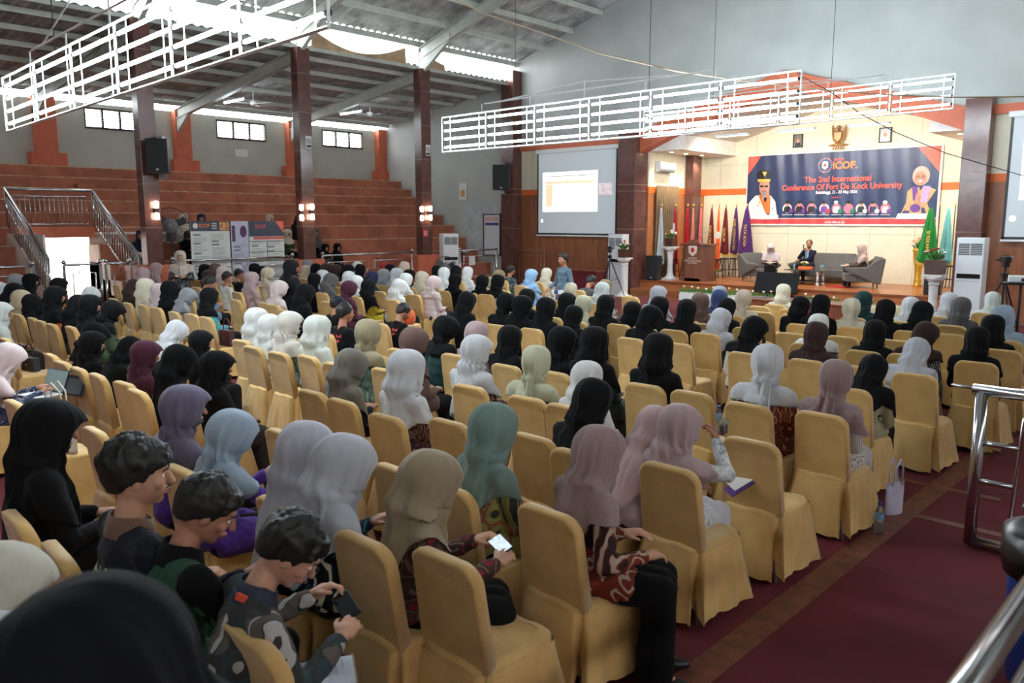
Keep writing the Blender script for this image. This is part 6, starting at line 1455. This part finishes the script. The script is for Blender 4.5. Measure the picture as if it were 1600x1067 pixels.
# --- second row from the camera
q = make_proto(Pose(lean=9, turn=-16, hyaw=-14, hp=14, fine=True, hl=(-.02, .32, .78), hr=(.2, .26, .78)), True, 1, 35, brim=.022, hem=.40)
hero(555, 675, 2.12, q, dict(hij=fabric((174, 176, 184)), top=batik((30, 36, 50), (206, 194, 170), (52, 120, 124), 11, 'voronoi', (18, 20, 26)), bot=dk), 'person in silver grey hijab and navy, teal and cream batik blouse')
q = make_proto(Pose(lean=7, turn=-10, hyaw=-6, hp=10, fine=True), True, 0, 36, brim=.02, hem=.3)
hero(488, 655, 2.12, q, dict(hij=fabric((168, 168, 178)), top=dk, bot=dk), 'person in lilac grey hijab and black top behind the batik man')
q = make_proto(Pose(lean=5, turn=-2, hyaw=-20, hp=4, fine=True), True, 2, 37, brim=.03, hem=.16, tail=.4)
hero(292, 600, 2.12, q, dict(hij=fabric((100, 92, 112)), top=fabric((78, 44, 128)), bot=dk), 'person in purple grey hijab and violet top behind the jacket man')
q = make_proto(Pose(lean=8, turn=-6, hyaw=-14, hp=18, fine=True, hl=(.0, .34, .84), hr=(.16, .38, .92)), True, 2, 38, brim=.022, hem=.17, tail=1)
hero(377, 636, 2.12, q, dict(hij=fabric((148, 164, 180)), top=fabric((84, 50, 140)), bot=dk), 'person in powder blue hijab and violet top')
q = make_proto(Pose(lean=9, turn=-24, hyaw=-6, hp=16, fine=True, legdir=-38, hl=(.1, .36, .78), hr=(.33, .27, .76), palms=((0, 0, 1), (.5, -.2, 1)), curl=.7), True, 1, 39, brim=.02, hem=.46, sleeve=1.05, asym=.2)
rk = hero(692, 700, 2.33, q, dict(hij=fabric((150, 134, 110)), top=batik((74, 52, 46), (140, 40, 48), (130, 104, 90), 15, 'voronoi', (58, 40, 38)), bot=dk, skin=SK2), 'person in long khaki hijab and brown and red batik jacket holding a phone')
hl, hr = at_hand(rk, q.P.arms[0][2]), at_hand(rk, q.P.arms[1][2]); phone(rk, (hl+hr)/2+Vv((.055, .05, .035)), hr-hl, (.1, -.5, .85), 'phone with lit screen held by the person in the khaki hijab', screen=mat('lit_phone_screen', (120, 140, 150), .2, var=.4, vs=60, emit=(120, 140, 150), es=.25))
# --- third row
q = make_proto(Pose(lean=5, turn=-12, hyaw=4, hp=8, fine=True, legdir=-10), True, 0, 40, brim=.02, hem=.2)
hero(778, 627, 3.08, q, dict(hij=fabric((112, 134, 128)), top=batik((148, 144, 84), (60, 64, 60), (150, 84, 70), 8, 'voronoi', (120, 120, 66)), bot=dk), 'person in sage green hijab and yellow green batik blouse')
q = make_proto(Pose(lean=10, turn=-22, hyaw=2, hp=8, fine=True, legdir=-58, hl=(.12, .26, .7), hr=(.34, .12, .68), wide=1.1), True, 0, 41, brim=.02, hem=.26, asym=.06)
hero(945, 662, 3.15, q, dict(hij=fabric((150, 126, 126)), top=batik((116, 46, 30), (170, 150, 134), (32, 26, 28), 9, 'rings', (44, 28, 28)), bot=dk, skin=SK2), 'person in mauve hijab and rust batik blouse with ringed black sleeves')
# --- fourth row: drinking from a cup
q = make_proto(Pose(lean=2, turn=-16, hyaw=-16, hp=6, fine=True, hl=(-.02, .3, .7), hr=(.14, .30, 1.04), palms=((0, 0, 1), (1, .2, .2)), curl=.8, poleR=(.9, .1, -1)), True, 0, 42, brim=.032, hem=.2)
rc = hero(1067, 630, 4.16, q, dict(hij=fabric((172, 150, 152)), top=batik((196, 200, 202), (150, 154, 158), (220, 222, 222), 12, 'voronoi', (176, 182, 186)), bot=fabric((190, 190, 196)), skin=SK1), 'person in pale mauve hijab and white marbled blouse drinking from a cup')
hr = at_hand(rc, q.P.arms[1][2]); r = empty('plastic_cup', hr+Vv((.02, .05, .075))); r.rotation_euler = (.5, .2, 0); T(r, 'clear plastic cup held to the mouth at centre right', 'cup')
MB().lathe([(.026, -.04), (.034, .04), (.036, .042), (.032, .04), (.025, -.036)], n=16).build('cup_body', mat('clear_plastic', (206, 222, 226), .1, var=0, trans=.85), r, smooth=True)
# --- row seven and eight at right
q = make_proto(Pose(lean=4, turn=-8, hyaw=0, hp=8, fine=True), True, 2, 43, hem=.12, tail=.8)
hero(1311, 560, 6.02, q, dict(hij=fabric((146, 122, 122)), top=stripes((206, 202, 196), (150, 130, 120), 34), bot=fabric((180, 176, 170))), 'person in dusty mauve hijab and white striped blouse at right')
# --- lower left corner
q = make_proto(Pose(lean=10, hyaw=-16, hp=22, fine=True), True, 0, 44, brim=.03)
hero(38, 840, .56, q, dict(hij=fabric((196, 192, 176)), top=dk, bot=dk), 'person in cream hijab at the lower left corner')
q = make_proto(Pose(lean=6, hyaw=-10, hp=14), True, 0, 45, brim=.03)
hero(8, 953, .36, q, dict(hij=fabric((170, 172, 180)), top=dk, bot=dk), 'person in pale grey hijab behind the blurred black hood')
q = make_proto(Pose(lean=24, hp=18, hl=(-.12, .5, .75), hr=(.12, .5, .75)), True, 0, 53, brim=.03)
r = place(q, (-8.66, 1.98, 0), math.radians(-8), dict(hij=fabric(K['rose']), top=Mx('nvp'), bot=dk), 'person in pale rose hijab typing on a laptop at the left edge'); LAP = Vv((-8.52, 2.46, .71))
# --- blurred hood right before the camera
q = make_proto(Pose(lean=10, hyaw=5, hp=20, fine=True), True, 0, 46, brim=.075, hem=.3)
rf = place(q, (0, 0, 0), math.radians(152), dict(hij=fabric((24, 26, 30)), top=dk, bot=dk), 'blurred person in black hijab right before the camera, looking down left')
tl = RZ(152) @ q.top; w = CAM+ray(45, 918)*1.08/ray(45, 918).dot(FW); rf.location = (w.x-tl.x, w.y-tl.y, w.z-q.topz)
S(MB().box(w.x-tl.x-.25, w.x-tl.x+.3, w.y-tl.y-.2, w.y-tl.y+.32, .42, w.z-q.topz+.42).build('wall_seat_block', brick), 'terracotta seat block on the right stand')
# --- standing people
q = make_proto(Pose(sit=False, turn=-4, hyaw=-42, hp=2, hl=(-.2, .12, .86), hr=(.12, .3, 1.05), wide=1.05), True, 0, 47, brim=.012, hem=.45, sleeve=1.5)
r = hero(456, 405, 7.72, q, dict(hij=fabric((30, 30, 33)), top=dk, bot=dk, skin=SK2), 'standing woman in long black hijab with black and white sleeves, seen from the side'); face_parts(q.P, r)
sleeves(r, q.P, batik((30, 30, 34), (200, 196, 190), (90, 90, 90), 34), .09)
q = make_proto(Pose(sit=False, lean=0, turn=0, hyaw=0, hp=4, hl=(-.1, .25, 1.1), hr=(.12, .24, 1.12)), True, 0, 48, brim=.008, hem=.22)
r = hero(281, 391, 8.35, q, dict(hij=fabric((196, 182, 168)), top=batik((36, 36, 40), (206, 204, 200), (60, 60, 64), 40), bot=dk, skin=SK2), 'smiling standing woman in beige hijab and black and white blouse facing the camera', rz=math.radians(-120)); face_parts(q.P, r, glasses=True)
q = make_proto(Pose(sit=False, lean=2, turn=0, hyaw=12, hp=2, hl=(-.2, .2, .92), hr=(.2, .24, .95), wide=1.05), False, 0, 49, hair=dict(vol=.022, fringe=.02, seed=4), collar=True, sleeve=1.0)
r = hero(879, 394, 13.25, q, dict(top=fabric((84, 104, 116)), bot=dk, skin=SK1), 'standing young man in blue grey shirt before the wood panelling', rz=math.radians(165)); face_parts(q.P, r); collar(r, q.P, fabric((84, 104, 116)))
p = at_hand(r, q.P.arms[0][2]+Vv((0, .1, -.02))); b_ = empty('tissue_box', p); T(b_, 'white and blue tissue box in the hand of the standing man', 'box'); MB().cbox((0, 0, 0), .22, .12, .08).build('box_body', white, b_, bevel=.005); MB().cbox((0, 0, 0), .1, .122, .082).build('print', mat('blue_print', (52, 62, 120), .6), b_)
# --- on the stage
q = make_proto(Pose(lean=10, hp=22, hl=(-.06, .34, .72), hr=(.1, .34, .74)), True, 0, 50, hem=.3)
r = hero(1205, 380, 24.05, q, dict(hij=fabric((198, 182, 186)), top=PAT['bro'][0], bot=dk, skin=SK2), 'seated woman in pale pink hijab writing on the stage, left armchair', rz=math.radians(-155), z=.42, smin=.8); face_parts(q.P, r)
p = at_hand(r, (0, .42, .7)); T(MB().cbox((0, 0, 0), .3, .22, .012).build('writing_pad', signm, loc=p), 'white pad on the lap of the woman in the left armchair', 'paper')
q = make_proto(Pose(lean=2, hyaw=18, hp=0, hl=(.1, .34, .7), hr=(.06, .2, .98), palms=((0, 0, 1), (1, 0, .2)), curl=1.0, poleR=(.7, -.2, -1)), False, 0, 51, hair=dict(vol=.004, fringe=-.35, seed=4, short=True, nape=-.4))
r = hero(1265, 374, 24.75, q, dict(top=fabric((30, 34, 48)), bot=dk, skin=SK1, hair=mat('cropped_hair', (70, 54, 48), .6)), 'bald man in dark suit speaking into a microphone on the sofa', rz=math.radians(170), z=.42, smin=.8); face_parts(q.P, r)
P_ = q.P; MB().prism([(-.05, .42), (.05, .42), (.035, .2), (-.035, .2)], .10, .128).build('shirt_front', fabric((170, 200, 226)), r).location = P_.H+Vv((0, .005, 0)); MB().prism([(-.016, .41), (.016, .41), (.024, .2), (0, .16), (-.024, .2)], .13, .136).build('necktie', mat('blue_tie', (86, 120, 150), .6, var=.3, vs=60), r).location = P_.H+Vv((0, .005, 0))
MB().ball(P_.hc+P_.Rh @ Vv((0, .052, -.075)), .052, .05, .04, 14, 8).build('beard', mat('grey_brown_beard', (110, 84, 72), .8), r, smooth=True)
p = at_hand(r, P_.arms[1][2]+Vv((0.0, .02, .07))); k = empty('microphone', p); T(k, 'black microphone held by the man in the suit', 'microphone'); MB().tube([(0, 0, -.1), (0, 0, .06)], [.011, .014], 8).build('handle', black, k); MB().ball((0, 0, .075), .024).build('grille_head', mat('mic_head', (70, 70, 74), .5), k, smooth=True)
q = make_proto(Pose(lean=4, hyaw=0, hp=4, hl=(-.1, .38, .68), hr=(.1, .38, .7)), True, 0, 52, hem=.26)
r = hero(1346, 381, 23.9, q, dict(hij=fabric((186, 162, 154)), top=PAT['bro'][0] if False else batik((74, 62, 54), (130, 116, 100), (50, 42, 40), 34), bot=dk, skin=SK2), 'seated woman in rose hijab facing left in the right armchair on stage', rz=math.radians(118), z=.42, smin=.8); face_parts(q.P, r)
p = at_hand(r, (0, .5, .68)); T(MB().cbox((0, 0, 0), .2, .14, .01).build('writing_pad', signm, loc=p), 'white paper held by the woman in the right armchair', 'paper')
# --- sitting on the bleachers
for px, X, z, pose, hj, tp, lab in ((287, -23.2, 1.29, 'k', 'cream', 'offw', 'person in cream hijab on the bleachers behind the large fan'), (316, -23.2, 1.29, 'c', 'navy', 'black', 'person in navy hijab peeking over the widest poster'), (422, -23.2, 1.29, 'k', 'beige', 'beige', 'person in beige hijab peeking over the right poster'),
        (449, -22.55, 1.29-.46, 'k', 'cream', 'green', 'person in cream hijab and dark trousers on the bleachers right of the posters'), (466, -23.2, 1.29, 'f', 'black', 'black', 'person in black on the bleachers left of the middle column'), (494, -22.55, .83, 'c', 'dgrey', 'black', 'person in grey hijab on the bleachers right of the middle column'),
        (507, -21.85, .38, 'k', 'black', 'dgrey', 'left one of two people in black on the lowest bleacher steps'), (526, -21.85, .38, 'k', 'black', 'black', 'right one of two people in black on the lowest bleacher steps'), (291, -22.55, .83, 'l', 'black', 'black', 'person in black bending on the bleachers between fan and poster'), (219, -22.55, .83, 'c', 'navy', 'white', 'person in navy and white on the bleachers left of the left column')):
    q = PR[pose](); w = onx(px, 345, X+.1); place(q, (X, w.y, z), math.radians(-84), dict(hij=Mx(hj), top=Mx(tp), bot=dk), lab)
# ---------------------------------------------------------------- chairs
CH = [(181,445),(197,445),(198,473),(222,476),(242,480),(254,483),(271,487),(297,490),(320,495),(367,468),(387,470),(62,501),(79,506),(109,510),(127,514),(95,565),(120,575),(150,585),(190,597),(212,610),(5,528),(18,627),(375,531),(393,541),
 (407,543),(433,550),(480,556),(521,567),(486,611),(532,625),(600,649),(698,657),(730,602),(622,545),(687,498),(775,507),(790,570),(612,468),(646,460),(666,462),(502,457),(511,471),(412,473),(426,476),(592,455),(786,453),(591,466),
 (986,528),(1057,536),(1107,541),(1165,551),(830,513),(1005,600),(1080,612),(820,620),(882,633),(1170,631),(866,581),(1187,478),(1190,487),(1106,506),(1165,512),(985,463),(900,502),
 (1237,483),(1240,491),(1250,506),(1235,520),(1330,511),(1262,562),(1350,573),(1430,584),(1350,548),(1525,565),(1285,646),(1400,531),(1487,522),(1565,546),(1570,531),(1315,525),(1201,482),
 (145,671),(277,731),(85,860),(20,808),(437,673),(615,730),(430,783),(832,681),(897,705),(1045,728),(1172,687),(855,797),(690,868),(385,992),(26,627)]
spots = []
def free(x, y): return all(abs(x-a) > .40 or abs(y-c) > .42 for a, c in spots)
for px, py in CH:
    p = onz(px, py, .962); x, y = p.x, p.y
    if free(x, y): spots.append((x, y))
sitters = [(p[0], ROWS[p[1]]) for p in persons]+[(r.location.x, r.location.y-.27) for r in bpy.data.objects if r.name.startswith('person') and r.parent is None and r.location.z < .1 and r.location.y > -.5 and not str(r.get('label', '')).startswith(('standing', 'smiling', 'blurred'))]
for x, y in sitters:
    if free(x, y): spots.append((x, y))
def rowof(y): return min(range(len(ROWS)), key=lambda i: abs(ROWS[i]-y)) if y > .55 else -1
byrow = {}
for x, y in spots: byrow.setdefault(rowof(y), []).append((x, y))
for i, l in byrow.items():
    l.sort(key=lambda s: -s[0]); rn = ORD[i+1] if i >= 0 else 'nearest'
    for k, (x, y) in enumerate(l):
        occ = any(abs(x-a) < .33 and abs(y-c) < .5 for a, c in sitters)
        put_chair(x, y+.27, R.uniform(-.05, .05)-.03, 'gold covered banquet chair, %s, %s row from the camera, %s from the right' % ('taken' if occ else 'empty', rn if i >= 0 else 'very nearest', ORD[k+1]), y < 7)
# ---------------------------------------------------------------- seated crowd
pr = {}
for p in persons: pr.setdefault(p[1], []).append(p)
shirt = mat('coral_print', (226, 92, 80), .6, var=0)
for i, l in pr.items():
    l.sort(key=lambda p: -p[0])
    for k, (x, row, s, q, hj, tp, lab, op, pxy, pose) in enumerate(l):
        man = hj == 'M'
        if not lab:
            who = 'man in %s' % Mn(tp) if man else 'person in %s hijab and %s' % (cn(hj), Mn(tp))
            if not man and hj == tp: who = 'person in %s hijab and matching top' % cn(hj)
            lab = who+', %s row, %s from right' % (ORD[i+1], ORD[k+1])
        mats = dict(hij=None if man else Mx(hj), top=Mx(tp), bot=fabric(R.choice([(28, 28, 31), (40, 40, 46), (54, 48, 46), (28, 28, 31), (70, 66, 70)])), skin=R.choice([SK1, SK1, SK2]))
        near = [c for c in byrow.get(i, []) if abs(c[0]-x) < .3]
        y = ROWS[i]+.27; y = y+(min(near, key=lambda c: abs(c[0]-x))[1]-ROWS[i])*.6 if near else y
        r = place(q, (x, y, 0), 0, mats, lab, None, s, far=(i > 7))
        if op.get('shirt'): back_print(r, q, ['the 2nd', 'ICOF'], .06, shirt, 0, .33, 1.15)
        if op.get('glasses'): face_parts(q.P, r, glasses=True)
        if op.get('cap'):
            P_ = q.P; b = MB(); b.ball(P_.hc+P_.Rh @ Vv((0, -.003, .045)), .098, .12, .09, 20, 12, P_.Rh); b.ball(P_.hc+P_.Rh @ Vv((0, .13, .035)), .07, .07, .012, 14, 8, P_.Rh); b.build('cap', fabric((40, 46, 54)), r, smooth=True)
        if lab.startswith('person in black hijab with pink print'): back_print(r, q, ['AB', 'ABC'], .06, mat('pink_print', (196, 40, 110), .6, var=0), .05, .18)
        if 'white letters on the back' in lab: back_print(r, q, ['KO'], .09, signm, 0, .26)
        if 'small red and white flag' in lab:
            E = q.P.arms[1]; c = E[0].lerp(E[1], .4)+Vv((.062, 0, 0)); MB().cbox(c+Vv((0, 0, .015)), .006, .08, .03).build('flag_patch', red, r); MB().cbox(c-Vv((0, 0, .015)), .006, .08, .03).build('flag_patch', signm, r)
# ---------------------------------------------------------------- small things in the crowd
def tote(p, rz, label, c=(206, 200, 184), w=.34, h=.38, print_=None, floor=False):
    r = empty('tote_bag', p, rz); T(r, label, 'bag')
    def fn(u, v): return (-w/2+w*u, .045*math.sin(math.pi*u)*(1-v*.7)+.004*math.sin(v*17+u*9), h*v)
    b = MB(); b.grid(fn, 12, 12); b.grid(lambda u, v: (lambda q: (q[0], -q[1], q[2]))(fn(u, v)), 12, 12); b.build('bag_body', fabric(c), r, smooth=True, solid=.004)
    for s in (-1, 1): MB().tube([(-w*.25, s*.02, h-.02), (-w*.2, s*.03, h+.13), (0, s*.035, h+.2), (w*.2, s*.03, h+.13), (w*.25, s*.02, h-.02)], .007, 6).build('handle', fabric(c), r, smooth=True)
    if print_: MB().prism([(-w*.3, h*.3), (w*.1, h*.2), (w*.35, h*.5), (w*.1, h*.62), (-w*.1, h*.45)], -.062, -.056).build('print', mat('navy_print', print_, .7, var=0), r)
def handbag(p, rz, label, c=(26, 26, 28), w=.26, h=.17, d=.1):
    r = empty('handbag', p, rz); T(r, label, 'bag'); m = mat('bag_leather', c, .4, var=.05)
    MB().prism([(-w/2, 0), (w/2, 0), (w*.42, h), (-w*.42, h)], -d/2, d/2).build('bag_body', m, r, bevel=.012); MB().prism([(-w*.45, h*.45), (w*.45, h*.45), (w*.42, h*1.0), (-w*.42, h*1.0)], -d/2-.006, -d/2).build('flap', m, r, bevel=.004)
    MB().tube([(-w*.28, 0, h-.01), (-w*.24, 0, h+.11), (-w*.1, 0, h+.17), (w*.1, 0, h+.17), (w*.24, 0, h+.11), (w*.28, 0, h-.01)], .008, 8).build('handle', m, r, smooth=True)
    MB().cbox((0, -d/2-.008, h*.5), .03, .006, .015).build('clasp', steel, r)
SEAT = .506
def onseat(px, py, dx=0, dy=0):
    p = onz(px, py, .5); c = min(spots, key=lambda c: abs(c[0]-p.x)+abs(c[1]+.28-p.y)); return Vv((c[0]+max(-.1, min(.1, p.x-c[0]))+dx, c[1]+.3+dy, SEAT))
p = onseat(41, 572); handbag((p.x, p.y, SEAT), .3, 'small black handbag on the empty gold seat at the left edge')
p = onseat(358, 540); handbag((p.x, p.y, SEAT), .1, 'dark maroon handbag on the seat beside the turquoise batik', (64, 28, 38), .3, .24)
p = onseat(52, 545, 0, .0); r = empty('plastic_bag', (p.x, p.y, SEAT)); T(r, 'white plastic carrier bag hanging at the left edge', 'bag')
MB().lathe([(.1, 0), (.16, .08), (.15, .2), (.09, .32), (.05, .38), (.06, .46)], n=22).build('bag_body', mat('white_film', (214, 216, 214), .4, var=.08, vs=14), r, smooth=True); MB().tube([(-.04, 0, .42), (-.05, 0, .56), (0, 0, .62), (.05, 0, .56), (.04, 0, .42)], .01, 6).build('handle', mat('white_film', (214, 216, 214), .4, var=.08, vs=14), r)
p = onseat(9, 722); tote((p.x, p.y, .5), .5, 'cream cotton tote bag at the left edge behind the black hood')
p = onseat(436, 668); tote((p.x, p.y, SEAT), -.5, 'white tote bag with navy print on a seat left of centre', (214, 212, 204), .3, .3, (38, 40, 110))
p = onseat(1330, 555); tote((p.x, p.y, SEAT), .3, 'cream tote bag hanging beside an empty chair at right', h=.3)
bottle(tuple(onz(1372, 832, .014)), 'clear plastic bottle on the carpet beside the aisle chair', .24, .034)
p = onz(1377, 812, .014); tote((p.x+.02, p.y+.22, .014), 1.2, 'white and lilac bag on the carpet behind the bottle', (196, 192, 214), .2, .26)
p = onz(1122, 672, .5); bottle((p.x, p.y, SEAT), 'water bottle with blue cap on a seat at centre right', .22, .032); p = onz(1132, 700, .5); handbag((p.x+.12, p.y+.1, SEAT), .4, 'dark brown handbag beside the blue capped bottle', (58, 34, 36), .24, .2)
# laptop
r = empty('laptop', LAP, math.radians(14)); T(r, 'open laptop with white keyboard on a lap at the left edge', 'laptop')
MB().box(-.17, .17, -.12, .12, 0, .016).build('base', mat('laptop_white', (204, 206, 210), .4, var=0), r, bevel=.004); MB().box(-.14, .14, -.03, .1, .016, .018).build('keyboard', mat('key_grey', (176, 180, 186), .5, var=.1, vs=90), r)
o = MB().box(-.17, .17, 0, .01, 0, .23).build('lid', black, r, bevel=.003); o.location = (0, .12, .012); o.rotation_euler = (math.radians(-22), 0, 0); o2 = MB().box(-.16, .16, -.002, 0, .012, .22).build('laptop_screen', mat('lit_laptop_screen', (120, 140, 140), .2, var=.1, emit=(120, 140, 140), es=.2), r); o2.location = (0, .12, .012); o2.rotation_euler = (math.radians(-22), 0, 0)
r = empty('tablet', LAP+Vv((.22, .2, .0)), math.radians(20)); T(r, 'dark tablet standing right behind the laptop', 'tablet'); o = MB().box(-.14, .14, 0, .008, 0, .2).build('tablet_body', black, r, bevel=.004); o.rotation_euler = (math.radians(-24), 0, 0); o = MB().box(-.11, .11, -.002, 0, .02, .17).build('tablet_screen', mat('grey_screen', (84, 90, 92), .3, var=.1), r); o.rotation_euler = (math.radians(-24), 0, 0)
# selfie stand beside the sage hijab
p = onz(775, 862, .5); r = empty('phone_stand', (p.x, p.y, .505)); T(r, 'black telescopic phone stand before the sage green hijab', 'stand')
b = MB(); b.tube([(0, 0, .0), (0, 0, .66)], .008, 8); b.tube([(.035, 0, .28), (.035, 0, .62)], .012, 8); b.tube([(0, 0, .62), (.035, 0, .62)], .01, 8); b.build('stand_pole', black, r, smooth=True)
b = MB(); b.cbox((-.02, 0, .66), .09, .02, .02, RY(-30)); b.cbox((-.055, 0, .62), .02, .025, .09); b.cbox((-.035, 0, .54), .06, .02, .015, RY(20)); b.build('phone_clamp', black, r); b = MB(); [b.tube([(0, 0, .05), (math.cos(a)*.08, math.sin(a)*.08, .0)], .006, 6) for a in (0, 2.1, 4.2)]; b.build('foot', black, r)
# booklet by the cup drinker, strap on the empty chair, snack, pad, cloth on the seat
p = onz(1150, 745, .68); r = empty('booklet', p, -.5); r.rotation_euler = (.5, .2, -.5); T(r, 'white booklet with purple cover on the lap of the cup drinker', 'booklet'); MB().box(-.11, .11, -.08, .08, 0, .004).build('page', signm, r); MB().box(.03, .13, -.12, .06, -.012, -.004).build('cover', mat('purple_cover', (88, 48, 130), .5, var=0), r)
p = onz(775, 487, .6); T(MB().cbox((0, 0, 0), .2, .28, .006, RX(25)).build('paper_sheet', signm, loc=(p.x, p.y, .74)), 'white paper sheet held among the black hoods at centre', 'paper')
cc = min((c for c in spots), key=lambda c: abs(c[0]-onz(615, 730, .95).x)+abs(c[1]-onz(615, 730, .95).y)); T(MB().tube([(cc[0]+.12, cc[1]+.04, .97), (cc[0]+.13, cc[1]-.012, .9), (cc[0]+.11, cc[1]+.02, .7), (cc[0]+.09, cc[1]+.06, .55)], .012, 6).build('bag_strap', black), 'black bag strap over the back of an empty chair beside the khaki hijab', 'strap')
p = onseat(664, 520); r = empty('orange_bag', (p.x, p.y, SEAT)); T(r, 'bright orange bag beside the man in the black event shirt', 'bag'); MB().lathe([(.1, 0), (.13, .06), (.13, .16), (.09, .24), (.03, .28)], n=20).build('bag_body', fabric((206, 92, 48)), r, smooth=True)
